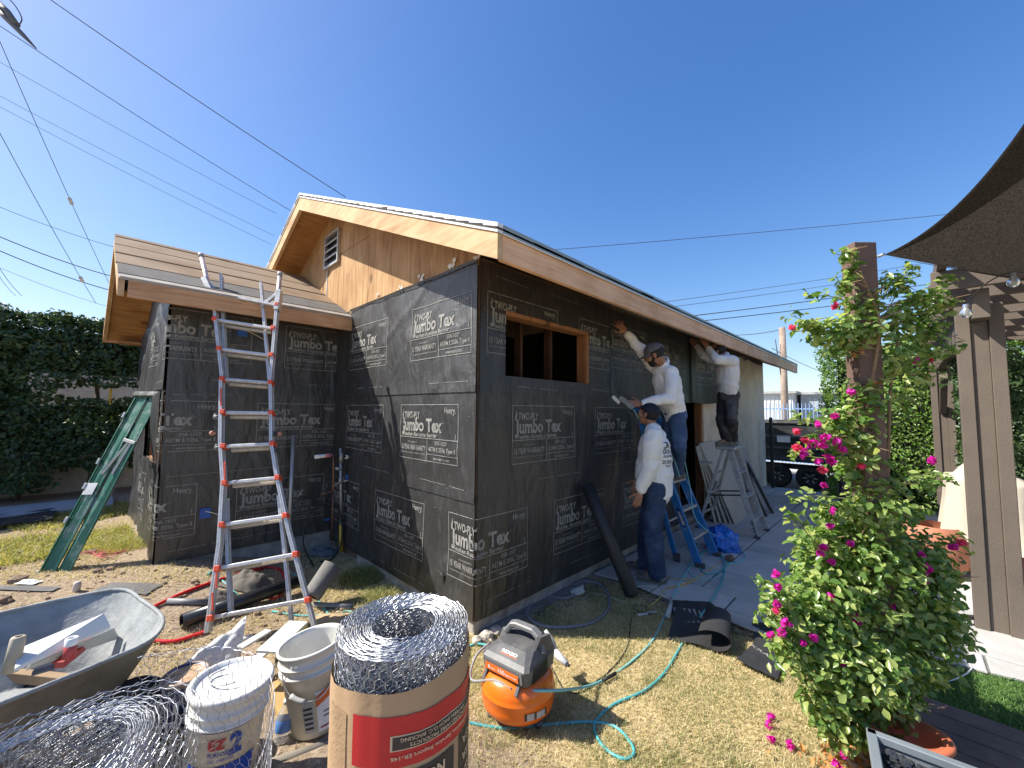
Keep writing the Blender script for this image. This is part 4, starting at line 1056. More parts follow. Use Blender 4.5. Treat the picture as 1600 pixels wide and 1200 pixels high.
# ------------------------------------------------------------------ pergola
M_PERG = mat('brown_pergola_wood', (.128, .100, .078), .7, var=.12, scale=3, bd=.002, bs=90)
pg = empty('pergola', (2.82, -2.85, 0), label='brown timber pergola with triple posts and slatted top on the right', cat='pergola')
ZT = 2.70
def postset(x, y, lab=None, s=1):
    z0 = PV
    MB().cbox((x, y+.088, (z0+2.58)/2), (.042, 0, 0), (0, .040, 0), (0, 0, (2.58-z0)/2), .004).build('post', M_PERG, pg)
    MB().cbox((x+.01, y, (z0+2.42)/2), (.030, 0, 0), (0, .0475, 0), (0, 0, (2.42-z0)/2), .003).build('post', M_PERG, pg)
    MB().cbox((x, y-.088, (z0+2.58)/2), (.042, 0, 0), (0, .040, 0), (0, 0, (2.58-z0)/2), .004).build('post', M_PERG, pg)
px_, py_ = 2.86, -2.835
p2x = hy(1487, 640, -2.93).x
postset(px_, py_); postset(p2x, py_); postset(px_, -7.2); postset(p2x, -7.2)
for y in (py_, -7.2): MB().beam((px_-.20, y, 2.56), (p2x+.5, y, 2.56), .092, .23, ch=.004).build('beam', M_PERG, pg)
a_ = Vector((p2x-.02, py_+.0, 1.75)); MB().beam(a_, a_+Vector((-.62, 0, .55)), .08, .10).build('brace', M_PERG, pg)
for i in range(9):
    x = px_-.26+i*.46
    if x > p2x+.9: break
    MB().beam((x, py_+.26, ZT+.06), (x, -8.2, ZT+.06), .045, .16, ch=.003).build('rafter', M_PERG, pg)
for i in range(19):
    y = py_+.20-i*.28; MB().beam((px_-.62, y, ZT+.205), (p2x+.85, y, ZT+.205), .055, .12, ch=.003).build('slat', M_PERG, pg)
# festoon lights
A = hx(1370, 402, 2.2) if False else at(1425, 478, 3.0)
fs_pts = smooth_path([at(1455, 466, 3.0), at(1490, 479, 2.85), at(1515, 468, 2.7), at(1545, 440, 2.6), at(1590, 425, 2.5), at(1660, 440, 2.5)])
fe = empty('string_lights', at(1510, 480, 2.75), label='string of clear bulbs looped along the pergola', cat='string lights')
MB().tube(fs_pts, .004, 5).build('cord', M_IRON, fe)
def glassm():
    m, nt, b = base('bulb_glass'); b.inputs['Base Color'].default_value = (.9, .9, .9, 1); b.inputs['Transmission Weight'].default_value = .85; b.inputs['Roughness'].default_value = .05; return m
M_GLASS = glassm()
for (u, v, d) in ((1509, 482, 2.72), (1460, 472, 2.95), (1446, 488, 2.95), (1583, 433, 2.5)):
    c = at(u, v, d); bl = MB().lathe([(.002, .03), (.014, .028), (.014, .0), (.028, -.02), (.03, -.04), (.018, -.06), (.001, -.065)], c, (0, 0, 1), 12).build('bulb', M_GLASS, fe)
# ------------------------------------------------------------------ shade sail
def sailm():
    m, nt, b = base('sail_fabric'); v = co(nt, 'Object'); wv = noise_n(nt, co(nt, 'Object', (14, 14, 160), (.3, .2, 0)), 3, 4, .7)
    c = ramp(nt, wv, [(.35, (.012, .010, .009)), (.65, (.065, .052, .044))]); nt.links.new(c, b.inputs['Base Color']); b.inputs['Roughness'].default_value = .9
    tr = nt.nodes.new('ShaderNodeBsdfTranslucent'); nt.links.new(c, tr.inputs['Color']); mx = nt.nodes.new('ShaderNodeMixShader'); mx.inputs[0].default_value = .35
    nt.links.new(b.outputs[0], mx.inputs[1]); nt.links.new(tr.outputs[0], mx.inputs[2]); nt.links.new(mx.outputs[0], nt.nodes['Material Output'].inputs['Surface']); return m
M_SAIL = sailm()
sa = at(1381, 398, 2.28); sb = at(1700, 30, 1.35); sc_ = at(2150, 520, 4.2)
def curve2(a, b, c, t): return a*(1-t)**2+c*2*t*(1-t)+b*t*t
cb = at(1530, 335, 1.95); cc = at(1600, 443, 3.0)
def sail(u, v):
    p = curve2(sa, sb, cb, u); q = curve2(sa, sc_, cc, u); r = p.lerp(q, v)
    return r+Vector((0, 0, .05*math.sin(math.pi*v)*u-.006*math.sin(v*30)*u))
sr = empty('shade_sail', sa, label='dark brown mesh shade sail stretched from the vine post', cat='shade sail')
MB().grid(sail, 40, 24).build('cloth', M_SAIL, sr)
for v in (0, 1):
    mb = MB()
    def hem(a, b, v=v): q = sail(max(a, .001), abs(v-.0) if v == 0 else 1); r = sail(a, .07 if v == 0 else .95); return q.lerp(r, b)+Vector((0, 0, -.008))
    mb.grid(hem, 40, 1); mb.build('hem', M_SAIL, sr)
MB().tube([sa+Vector((-.01, 0, 0)), at(1374, 400, 2.30), at(1371, 401, 2.33)], .008, 6).build('ring', M_GALV, sr)
# ------------------------------------------------------------------ covered grill with terracotta pot
M_COVER = mat('cream_cover_fabric', (.50, .44, .35), .85, var=.05, scale=3, bd=.006, bs=6)
def draped(name, cx, cy, rx, ry, zt, zb, label, n=72, seed=0, peak=(0, 0, 0), skew=0):
    def f(u, v):
        a = u*2*math.pi; k = .5*(abs(math.cos(a))**6+abs(math.sin(a))**6)**(-1/6.)*2
        fo = 1+(.05*math.sin(a*9+seed)+.035*math.sin(a*17+seed*2))*sm(.2, 1, v)
        if v < .25: r = v/.25*.93; z = zt+peak[2]*math.exp(-((math.cos(a)*r-peak[0])**2+(math.sin(a)*r-peak[1])**2)*9)-.02*r
        else: t = (v-.25)/.75; r = .93+.20*t; z = zt-.02+(zb-zt)*t+.03*math.sin(a*3)*t
        return Vector((cx+rx*k*r*fo*math.cos(a)+skew*(zt-z), cy+ry*k*r*fo*math.sin(a), z))
    return tag(MB().grid(f, n, 24).build(name, M_COVER), label, 'cover')
cvp = at(1474, 770, 4.3)
cg = draped('furniture_cover', 4.55, -2.95, .42, .30, 1.05, .42, 'cream fabric cover draped over a tall piece of garden furniture', seed=1, peak=(-.3, .3, .16))
draped('furniture_cover', 4.3, -4.35, .9, .5, .80, .10, 'cream fabric cover on low furniture right of the pergola post', seed=3)
M_TERRA = mat('terracotta', (.42, .16, .09), .8, var=.12)
M_BROWNP = mat('red_brown_panel', (.16, .055, .035), .6)
tc_ = empty('clay_chiminea', (4.35, -2.75, PV), label='orange terracotta pot partly under the cream cover', cat='pot')
MB().lathe([(.16, 0), (.24, .1), (.27, .3), (.25, .42), (.20, .5)], (4.20, -2.55, PV), (0, 0, 1), 28).build('body', M_TERRA, tc_)
MB().cbox((4.72, -2.98, .28), (.30, 0, 0), (0, .28, 0), (0, 0, .245), .01).build('cabinet', M_BROWNP, label='dark red cabinet under the cream cover', cat='cabinet')
tag(MB().tube([hz(1430, 950, .1), hz(1448, 957, .1), hz(1530, 966, .1)], .02, 8).build('metal_bar', mat('grey_metal_leg', (.2, .21, .23), .4, .6)), 'grey metal foot bar of the furniture by the pergola post', 'metal bar')
# white conduit line on turf
tag(MB().tube(smooth_path([hz(1418, 1055, .03), hz(1475, 1066, .03), hz(1519, 1044, .045), hz(1490, 1022, .05)], 3), .004, 5).build('power_cord', mat('white_cord', (.75, .75, .72), .5)), 'thin white cord lying across the artificial turf', 'cord')
# terracotta bowl and fire table
bc = hz(1417, 1150, .22)
bw = tag(MB().lathe([(.0, -.14), (.075, -.14), (.13, -.04), (.150, .0), (.156, .008), (.156, .02), (.148, .026), (.118, .024), (.112, .012), (.10, -.03), (.06, -.10), (.0, -.11)], bc, (.05, .1, 1), 40).build('clay_bowl', mat('orange_clay', (.48, .135, .065), .5, var=.1, bd=.001)), 'shallow orange terracotta bowl at the edge of the deck', 'bowl')
fz = .40
c0, c1, c2 = hz(1362, 1148, fz), hz(1560, 1222, fz), hz(1380, 1230, fz)
e1 = (c1-c0).normalized(); e2 = Vector((-e1.y, e1.x, 0)); e2 = e2 if e2.dot(c2-c0) > 0 else -e2
L1, L2 = .9, .34
ft = empty('fire_table', c0, label='grey metal fire table filled with black fire glass in the lower right corner', cat='fire pit')
M_FIRET = mat('painted_grey_metal', (.20, .23, .25), .55, .2, var=.1, dirt=(.10, .10, .10), dirt_amt=.3)
for a, b in ((c0, c0+e1*L1), (c0+e2*L2, c0+e1*L1+e2*L2), (c0, c0+e2*L2), (c0+e1*L1, c0+e1*L1+e2*L2)):
    d = (b-a).normalized(); MB().beam(a-d*.015, b+d*.015, .032, .03, ch=.003).build('rim', M_FIRET, ft)
mb = MB()
for s_, t_ in ((0, 1), (1, 2), (2, 3), (3, 0)):
    cs = [c0, c0+e1*L1, c0+e1*L1+e2*L2, c0+e2*L2]; a, b = cs[s_], cs[t_]; mb.hexa([Vector((a.x, a.y, .09)), Vector((b.x, b.y, .09)), Vector((b.x, b.y, .09))+(a-b).cross(Vector((0, 0, 1))).normalized()*-.008, Vector((a.x, a.y, .09))+(a-b).cross(Vector((0, 0, 1))).normalized()*-.008,
        a-Vector((0, 0, .016)), b-Vector((0, 0, .016)), b-Vector((0, 0, .016))+(a-b).cross(Vector((0, 0, 1))).normalized()*-.008, a-Vector((0, 0, .016))+(a-b).cross(Vector((0, 0, 1))).normalized()*-.008])
mb.build('side_panel', M_FIRET, ft)
mb = MB(); i = .02; mb.add([c0+e1*i+e2*i-Vector((0, 0, .045)), c0+e1*(L1-i)+e2*i-Vector((0, 0, .045)), c0+e1*(L1-i)+e2*(L2-i)-Vector((0, 0, .045)), c0+e1*i+e2*(L2-i)-Vector((0, 0, .045))], [(0, 1, 2, 3)]); mb.build('tray', M_BLACKP, ft)
mb = MB()
for i in range(620):
    p = c0+e1*rg.uniform(.035, L1-.035)+e2*rg.uniform(.035, L2-.035)+Vector((0, 0, -.03+rg.uniform(0, .018))); mb.rock(p, rg.uniform(.007, .016), seed=i*.7, sub=1)
mb.build('fire_glass', mat('black_fire_glass', (.03, .032, .036), .08, .0, spec=.8), ft, kind='stuff')
# ------------------------------------------------------------------ tall multi-position ladder
M_ALU = mat('ladder_aluminium', (.60, .60, .59), .42, .30, var=.12, scale=20, dirt=(.30, .27, .24), dirt_amt=.35, dscale=14)
M_ALUP = mat('paint_spattered_aluminium', (.46, .46, .45), .5, .5, var=.2, scale=20, dirt=(.75, .73, .68), dirt_amt=.8, dscale=18)
M_RUNGB = mat('dusty_rung', (.50, .44, .36), .7, .2, var=.2, scale=18)
M_RED = mat('red_orange_cap', (.72, .09, .035), .5)
M_KNOB = mat('black_lock', (.06, .06, .07), .5, dirt=(.4, .4, .4), dirt_amt=.3, dscale=20)
M_COPPER = mat('copper_knob', (.45, .20, .14), .5, .2)
la, lb = hz(325, 985, .10), hz(490, 975, .09)
lc = (hy(333, 468, 2.24)+hy(434, 485, 2.24))/2
ln = (lb-la).cross(lc-la).normalized()
if ln.dot(CAM-la) < 0: ln = -ln
def LP(u, v, off=0.0): return hpl(u, v, la+ln*off, ln)
tl = empty('extension_ladder', (la+lb)/2, label='tall aluminium folding ladder with red rung caps leaning on the wing roof', cat='ladder')
def rail(pts, wdt=.026, dep=.062, off=0.0, mt=M_ALU, nm='rail'):
    P = [LP(u, v, off) for u, v in pts]
    for a, b in zip(P, P[1:]):
        d = (b-a).normalized(); mb = MB(); a2, b2 = a-d*.004, b+d*.004
        sd = d.cross(ln).normalized()
        mb.beam(a2, b2, wdt*.35, dep, up=ln, ch=.002)                       # web
        for s in (-1, 1): mb.beam(a2+ln*(dep/2-.003)*s, b2+ln*(dep/2-.003)*s, wdt, .006, up=ln, ch=.001)
        mb.build(nm, mt, tl)
rail([(335, 470), (349, 594)]); rail([(433, 486), (423, 600)])
rail([(347, 594), (346, 690), (350, 752)]); rail([(424, 600), (425, 690), (433, 742)])
rail([(350, 752), (344, 850), (325, 987)]); rail([(433, 742), (452, 830), (491, 977)])
rail([(346, 430), (354, 596)], .022, .05, -.05); rail([(408, 443), (422, 600)], .022, .05, -.05)
rail([(354, 780), (357, 870), (361, 958)], .022, .05, -.05); rail([(436, 775), (446, 870), (456, 975)], .022, .05, -.05)
for (a, b) in (((315, 402), (331, 470)), ((437, 432), (433, 486))):
    p, q = LP(*a), LP(*b); MB().tube([p, q], .021, 10).build('rail_end', mat('pinkish_worn_aluminium', (.60, .50, .48), .4, .5, dirt=(.3, .3, .3), dirt_amt=.5, dscale=15), tl)
    MB().cyl(p+(p-q).normalized()*.0, p+(p-q).normalized()*.05, .024).build('end_cap', mat('grey_rubber_cap', (.33, .33, .34), .7), tl)
for a, b in (((320, 436), (335, 468)), ((437, 455), (433, 486))):
    p, q = LP(*a), LP(*b); MB().beam(p, q, .045, .075, up=ln).build('coupling', M_ALUP, tl)
    c = LP(352, 470, -.02) if a[0] < 400 else LP(408, 480, -.02); MB().beam(p, c, .03, .03, up=ln).build('strut', M_ALUP, tl)
rungs = [((336, 459), (434, 478)), ((337, 500), (428, 514)), ((344, 546), (425, 556)), ((349, 593), (424, 599)), ((350, 645), (425, 646)), ((351, 698), (427, 694)), ((353, 755), (435, 747)), ((349, 820), (447, 806)), ((342, 888), (463, 866)), ((331, 965), (482, 937))]
for i, (a, b) in enumerate(rungs):
    p, q = LP(*a), LP(*b); d = (q-p).normalized(); up = d.cross(ln)
    if up.z < 0: up = -up
    rg_ = MB(); rg_.beam(p, q, .034, .030, up=up, ch=.006).build('rung', M_ALU if i % 3 else M_ALUP, tl)
    if 0 < i < 9: MB().beam(p+d*.035-ln*.05-up*.022, q-d*.035-ln*.05-up*.022, .03, .026, up=up, ch=.005).build('rung', M_RUNGB, tl)
    for e in (p, q): MB().cbox(e+ln*.004, d*.019, ln*.036, up*.020, .004).build('rung_cap', M_RED, tl)
for (u, v) in ((341, 652), (343, 700), (428, 678), (430, 703)):
    c = LP(u, v, .01); mb = MB(); mb.cyl(c-VR*.03, c+VR*.015, .024, .02, 10); mb.cyl(c-VR*.035+Vector((0, 0, .02)), c-VR*.01+Vector((0, 0, .02)), .012, .012, 8); mb.build('lock', M_KNOB, tl)
for (u, v, s) in ((336, 677, -1), (433, 678, 1)):
    c = LP(u, v, .0); mb = MB(); mb.cyl(c, c+VR*.03*s, .008, .008, 8); mb.lathe([(.0, 0), (.018, .004), (.021, .015), (.014, .03), (0, .032)], c+VR*.012*s, VR*s, 12); mb.build('spring_knob', M_COPPER, tl)
for (u, v) in ((345, 620), (351, 735), (338, 905), (332, 940)):
    c = LP(u, v, .036); MB().beam(LP(u, v-14, .036), LP(u, v+14, .036), .012, .004, up=ln).build('red_sticker', M_RED, tl)
# ------------------------------------------------------------------ green ladder leaning on the wing end
M_GREEN = mat('chipped_green_paint', (.018, .115, .075), .45, .0, var=.15, scale=3, dirt=(.45, .47, .45), dirt_amt=.55, dscale=5)
ga, gb_ = G(50, 918), G(98, 912); gtop = hx(250, 622, -1.69); gtl = at(213, 621, (gtop-CAM).dot(VF)+.12)
gl_ = empty('stepladder', (ga+gb_)/2, label='folded green ladder with chipped paint leaning on the end wall opening', cat='ladder')
ga, gb_ = at(48, 920, 3.55), at(103, 912, 3.60); gtr, gtl = at(254, 617, 4.15), at(214, 617, 4.25)
dv = (gtr-gb_).normalized(); sd = (gb_-ga); sd = (sd-dv*sd.dot(dv)); wid = sd.length; sd.normalize(); gn = sd.cross(dv).normalized()
if gn.dot(CAM-ga) < 0: gn = -gn
def GP(a, t, off=0): return ga.lerp(gb_, a).lerp(gtl.lerp(gtr, a), t)+gn*off
mb = MB()
for a0, a1, off in ((.02, .06, .02), (.06, .42, .0), (.42, .50, .012), (.50, .56, -.012), (.56, .93, .0), (.93, .98, .02)):
    p = [GP(a0, 0, off-.012), GP(a1, 0, off-.012), GP(a1, 1, off-.012), GP(a0, 1, off-.012), GP(a0, 0, off), GP(a1, 0, off), GP(a1, 1, off), GP(a0, 1, off)]; mb.hexa(p)
mb.build('rail', M_GREEN, gl_)
mb = MB(); mb.beam(GP(.01, -.005, -.03), GP(.01, .98, -.03), .012, .07, up=gn); mb.build('rear_rail', M_GREEN, gl_)
MB().beam(GP(.72, -.02, -.05), GP(.80, .62, -.05), .03, .02, up=gn).build('rear_leg', mat('dull_grey_rail', (.22, .22, .22), .6, .3), gl_)
MB().beam(GP(.0, 1.0, .0), GP(1.05, 1.0, .0), .08, .05, up=dv, ch=.008).build('top_cap', mat('chipped_cap', (.10, .11, .10), .7, dirt=(.5, .5, .48), dirt_amt=.8, dscale=12), gl_)
MB().beam(GP(.35, .545, .016), GP(.70, .73, .016), .022, .010, up=gn).build('spreader_bar', mat('worn_steel', (.42, .41, .39), .5, .6), gl_)
MB().beam(GP(.70, .545, .016), GP(.80, .73, .016), .022, .010, up=gn).build('spreader_bar', mat('worn_steel', (.42, .41, .39), .5, .6), gl_)
MB().beam(GP(.48, .735, .022), GP(.95, .715, .022), .03, .012, up=gn).build('bracket', mat('worn_steel', (.42, .41, .39), .5, .6), gl_)
MB().hexa([GP(.05, .44, .0245), GP(.40, .44, .0245), GP(.40, .50, .0245), GP(.05, .50, .0245), GP(.05, .44, .0255), GP(.40, .44, .0255), GP(.40, .50, .0255), GP(.05, .50, .0255)]).build('bare_patch', mat('bare_aluminium_patch', (.55, .56, .56), .5, .3), gl_)
for t in (.05, .30, .47, .60, .86): MB().beam(GP(.0, t, .02), GP(.0, t+.03, .02), .02, .03, up=gn).build('rivet_plate', mat('bare_aluminium_patch', (.55, .56, .56)), gl_)
# ------------------------------------------------------------------ blue ladder
M_BLUEF = mat('blue_fibreglass', (.018, .165, .42), .45, .0, var=.12, scale=12, dirt=(.35, .40, .44), dirt_amt=.4, dscale=10)
M_TREAD = mat('dusty_tread', (.42, .41, .38), .7, .3, var=.2, scale=18)
bl_ = empty('stepladder', (2.75, -.65, PV), label='blue fibreglass stepladder under the worker stapling the paper', cat='ladder')
BX0, BX1 = 2.50, 3.00
def BP(s, t, o=0):        # s across, t up 0..1, o back offset
    xx = BX0+(BX1-BX0)*(.5+(s-.5)*(1-.38*t)); y = -.76+.62*t
    return Vector((xx-.10*t, y+.14*o*(1-t)+.05*o, PV+1.66*t))
for s in (0, 1):
    a, b = BP(s, 0), BP(s, 1); MB().beam(a, b, .085, .030, up=(1, 0, 0), ch=.003).build('front_rail', M_BLUEF, bl_)
    mb = MB(); mb.beam(BP(s, 0)+Vector((.018*(1-2*s), .04, 0)), BP(s, 1)+Vector((.018*(1-2*s), .04, 0)), .008, .03, up=(1, 0, 0)); mb.build('rail_flange', M_BLUEF, bl_)
    MB().beam(BP(s, 0, 1.3), BP(s, .95, 1.3), .055, .026, up=(1, 0, 0), ch=.003).build('rear_rail', M_BLUEF, bl_)
    MB().cbox(BP(s, 0)+Vector((0, 0, .03)), (.02, 0, 0), (0, .05, 0), (0, 0, .03), .006).build('foot', M_KNOB, bl_)
    MB().cbox(BP(s, 0, 1.3)+Vector((0, 0, .05)), (.018, 0, 0), (0, .035, 0), (0, 0, .05), .006).build('foot', M_KNOB, bl_)
for t in (.17, .34, .52, .70, .86):
    a, b = BP(0, t), BP(1, t); MB().beam(a, b, .085, .028, ch=.004).build('tread', M_TREAD, bl_)
for t in (.25, .45, .65): MB().beam(BP(0, t, 1.3), BP(1, t, 1.3), .025, .02).build('rear_bar', M_ALU, bl_)
MB().cbox(BP(.5, 1)+Vector((0, .05, .02)), (.19, 0, 0), (0, .10, 0), (0, 0, .025), .012).build('top_cap', mat('blue_plastic_cap', (.02, .14, .36), .5), bl_)
lbm = MB()
def bside(x, y): t = .30+y; q = BP(0, t); return q+Vector((-.0165, -.03+x, 0))
V, F = text_fit('WERNER', 0, 0, .16, .034, .02); lbm.add([BP(0, .34-x*.55)+Vector((-.0168, -.018+y, 0)) for x, y in V], F)
lbm.build('maker_lettering', mat('white_print', (.8, .8, .8), .5), bl_)
def bl_oval(n=20): return [BP(0, .297+.062*math.cos(2*math.pi*i/n))+Vector((-.0160, .032*math.sin(2*math.pi*i/n), 0)) for i in range(n)]
MB().add(bl_oval(), [tuple(range(20))]).build('maker_badge', mat('navy_badge', (.01, .03, .15), .5), bl_)
# ------------------------------------------------------------------ aluminium A-frame ladder
al = empty('stepladder', (4.30, -.6, PV), label='paint spattered aluminium stepladder under the worker at the stucco wall', cat='ladder')
AXc, AH = 4.30, 1.15
def AP(side, s, t):       # side 0 front (toward -y), 1 rear; s across
    w0 = .26*(1-.42*t); y = (-.93 if side == 0 else -.20)*(1-t)+(-.60 if side == 0 else -.52)*t
    return Vector((AXc+(s*2-1)*w0+(.03 if side == 0 else -.02)*(1-t), y, PV+AH*t))
for side in (0, 1):
    for s in (0, 1):
        MB().beam(AP(side, s, 0), AP(side, s, 1), .07 if side == 0 else .035, .022, up=(1, 0, 0), ch=.002).build('front_rail' if side == 0 else 'rear_rail', M_ALUP, al)
        MB().cbox(AP(side, s, 0)+Vector((0, 0, .02)), (.015, 0, 0), (0, .035, 0), (0, 0, .02), .004).build('foot', M_KNOB, al)
for t in (.2, .45, .72): MB().beam(AP(0, 0, t), AP(0, 1, t), .08, .022).build('tread', M_ALUP, al)
for t in (.2, .45, .7): MB().beam(AP(1, 0, t), AP(1, 1, t), .02, .03).build('rear_bar', M_ALUP, al)
MB().beam(AP(1, 0, .2), AP(1, 1, .7), .014, .014).build('cross_brace', M_ALUP, al)
for s in (0, 1): MB().beam(AP(0, s, .47), AP(1, s, .42), .012, .02).build('spreader_bar', M_IRON, al)
MB().cbox((AXc, -.56, PV+AH+.012), (.20, 0, 0), (0, .13, 0), (0, 0, .022), .012).build('top_cap', M_ALUP, al)
mb = MB(); mb.beam((AXc-.22, -.30, PV+.92), (AXc+.10, -.22, PV+.92), .16, .012); mb.build('bucket_shelf', M_ALUP, al)
V, F = text_fit('KRAUSE', 0, 0, .17, .03, .03); MB().add([AP(0, 0, .04+x*.95)+Vector((-.0118, -.018+y, 0)) for x, y in V], F).build('maker_lettering', M_IRON, al)
# ------------------------------------------------------------------ drywall sheets and black boards against the stucco
M_DRY = mat('drywall_sheet', (.55, .51, .43), .85, var=.08, scale=2, bd=.001)
def leanb(x0, x1, yb, h, th, mt, name, label, zb=PV, grp=None, yt=-.03, cat='board', skew=0):
    p = [Vector((x0, yb, zb)), Vector((x1, yb, zb)), Vector((x1+skew, yt-th, zb+h)), Vector((x0+skew, yt-th, zb+h))]
    q = [v+Vector((0, th, .004)) for v in p]
    return MB().hexa([p[0], p[1], q[1], q[0], p[3], p[2], q[2], q[3]]).build(name, mt, label=label, cat=cat, group=grp)
leanb(4.62, 6.72, -.52, 1.17, .014, M_DRY, 'drywall_sheet', 'large front drywall sheet leaning on the stucco wall behind the aluminium ladder', cat='panel', skew=-.03)
for i in range(4): leanb(4.60-.045*i, 5.9-.07*i, -.47+.06*i, 1.15-.01*i, .013, M_DRY, 'drywall_sheet', ['second drywall sheet of the leaning stack counted from the front', 'third drywall sheet of the leaning stack counted from the front', 'fourth drywall sheet of the leaning stack counted from the front', 'rearmost drywall sheet of the leaning stack against the stucco'][i], cat='panel', yt=-.03+.002*i)
M_BLKB = mat('black_board', (.035, .032, .03), .8, var=.3, dirt=(.3, .28, .25), dirt_amt=.5, dscale=8)
for i, (u0, v0, u1, v1) in enumerate(((1196, 805, 1150, 710), (1206, 800, 1160, 709))):
    a = hz(u0, v0, PV+.03); b = hy(u1, v1, -.10); d = (b-a).normalized()
    MB().beam(a, b, .10, .035, up=(0, -1, .4)).build('black_board', M_BLKB, label=['left one of two black boards leaning in front of the drywall', 'right one of two black boards leaning in front of the drywall'][i], cat='board')
# ------------------------------------------------------------------ black paper tube at the wall
a, b = hz(988, 930, .02), Vector((1.36, -.10, .97)); d = (b-a).normalized()
mb = MB(); mb.lathe([(.030, 0), (.062, .0), (.066, .02), (.064, .5), (.060, (b-a).length), (.028, (b-a).length)], a, d, 24); mb.lathe([(.028, (b-a).length), (.026, 0)], a, d, 16)
tag(mb.build('paper_roll', mat('black_paper_roll', (.022, .022, .024), .55, bd=.003, bs=9)), 'black roll of building paper leaning on the long wall beside the standing worker', 'roll')
# ------------------------------------------------------------------ blue plastic bag
def bagm():
    m, nt, b = base('blue_plastic_film'); v = co(nt, 'Object'); c = ramp(nt, noise_n(nt, v, 7, 5, .6), [(.35, (.01, .08, .45)), (.6, (.03, .22, .75)), (.75, (.55, .68, .85))])
    nt.links.new(c, b.inputs['Base Color']); b.inputs['Roughness'].default_value = .2; b.inputs['Specular IOR Level'].default_value = .7; bump(nt, b, noise_n(nt, v, 16, 5, .6, 1), .02); return m
bg = hz(1128, 858, PV); mb = MB(); bm = bmesh.new(); bmesh.ops.create_icosphere(bm, subdivisions=5, radius=1)
vs = []
for v in bm.verts:
    n_ = v.co.normalized(); k = 1+.38*noise.noise(n_*1.8+Vector((3, 0, 0)))+.22*abs(noise.noise(n_*5))+.08*noise.noise(n_*13)
    vs.append(bg+Vector((n_.x*.20*k, n_.y*.17*k, max(.0, .10+n_.z*.15*k))))
mb.add(vs, [[q.index for q in f.verts] for f in bm.faces], 0, True); bm.free()
tag(mb.build('plastic_bag', bagm()), 'crumpled translucent blue plastic bag on the patio between the ladders', 'bag')
tag(MB().rock(hz(1140, 872, PV+.03), .055, sq=(1.3, .8, .6), seed=3).build('brown_rag', mat('brown_rag', (.14, .085, .06), .95)), 'small brown rag lying against the blue bag', 'rag')
# ------------------------------------------------------------------ hoses and cords (ground curves)
def gcurve(pts, r, mt, name, label, cat='hose', z=None, n=7, seg=6, h=None, parent=None):
    P = []
    for i, q in enumerate(pts):
        if len(q) == 3 and not isinstance(q, Vector): P.append(hz(q[0], q[1], q[2]))
        elif isinstance(q, Vector): P.append(q)
        else:
            p = G(*q); on = p.x > pave_edge(p.y)+.0 and p.y < 0
            zz = (PV+.006 if on else p.z)+r*.9; P.append(hz(q[0], q[1], zz))
    return tag(MB().tube(smooth_path(P, seg), r, n).build(name, mt), label, cat)
M_TEAL = mat('teal_hose', (.07, .38, .40), .4, var=.08, scale=8)
M_TEALP = mat('pale_teal_hose', (.20, .52, .52), .4, var=.08)
M_REDH = mat('red_hose', (.62, .02, .025), .35)
M_GREYC = mat('grey_conduit', (.20, .205, .215), .55, var=.1)
M_BCORD = mat('black_cord', (.02, .02, .02), .6)
M_YEL = mat('yellow_cord', (.62, .42, .12), .6)
M_CREAM = mat('cream_cord', (.55, .53, .44), .5)
gcurve([(733, 1008), (690, 1120), (735, 1130), (790, 1138), (860, 1132), (920, 1128), (960, 1135), (985, 1160), (990, 1178), (975, 1186), (948, 1172), (930, 1146), (932, 1125), (960, 1100), (1005, 1080), (1035, 1055), (1055, 1025), (1075, 990), (1100, 955), (1125, 915), (1132, 890), (1125, 865), (1105, 860), (1090, 872), (1100, 895), (1125, 893), (1140, 878)], .0082, M_TEAL, 'air_hose', 'long teal air hose looping over the lawn and running up the patio')
cpt = Vector((-.42, -.60, .20))
gcurve([at(765, 1040, 2.28), at(770, 1065, 2.18), at(800, 1077, 2.10), at(860, 1079, 2.12), (905, 1075, .09), (940, 1064), (985, 1035), (1020, 1000), (1040, 960), (1055, 925), (1075, 890), (1100, 862)], .0075, M_TEALP, 'air_hose', 'teal air hose curving from the compressor to the patio')
for (a, b, dd_) in ((938, 1064, .0), ):
    P = [hz(u, v, gz(0, 0)+.02) for u, v in ((942, 1063), (962, 1052))]; tag(MB().tube(P, .0105, 8).build('hose_sleeve', M_BCORD), 'black tape sleeve around the teal hose from the compressor', 'tape')
P = [hz(u, v, PV+.02) for u, v in ((1043, 958), (1050, 938))]; tag(MB().tube([hz(1044, 962, .03), hz(1050, 935, .045)], [.02, .015], 8).build('hose_connector', mat('pale_grey_plastic', (.5, .5, .48), .5)), 'pale grey hose coupling at the patio edge', 'connector')
gcurve([at(1066, 700, 4.5), at(1078, 760, 4.45), at(1090, 815, 4.35), (1140, 850), (1165, 868), (1150, 880), (1125, 872), (1130, 860), (1160, 860), (1160, 875), (1135, 882)], .005, M_TEALP, 'air_hose', 'thin teal hose dropping from the stapler ladder to a coil by the bag')
gcurve([(1155, 880), (1120, 866), (1095, 862), (1076, 880), (1080, 898), (1105, 905), (1128, 900), (1131, 880), (1115, 862)], .0045, M_TEALP, 'air_hose', 'loop of thin teal hose standing in front of the blue ladder')
gcurve([(905, 926), (882, 935), (845, 933), (826, 950), (826, 965), (848, 978), (885, 980), (925, 973), (948, 955), (952, 935), (940, 915), (915, 908), (895, 915)], .0135, M_GREYC, 'flexible_conduit', 'loop of grey flexible conduit on the grass by the long wall', 'conduit')
gcurve([(912, 935), (925, 927), (950, 932), (975, 940), (985, 930), (1000, 916), (1030, 920), (1045, 935), (1050, 945)], .0045, M_CREAM, 'power_cord', 'cream cord from the conduit box to the patio edge', 'cord')
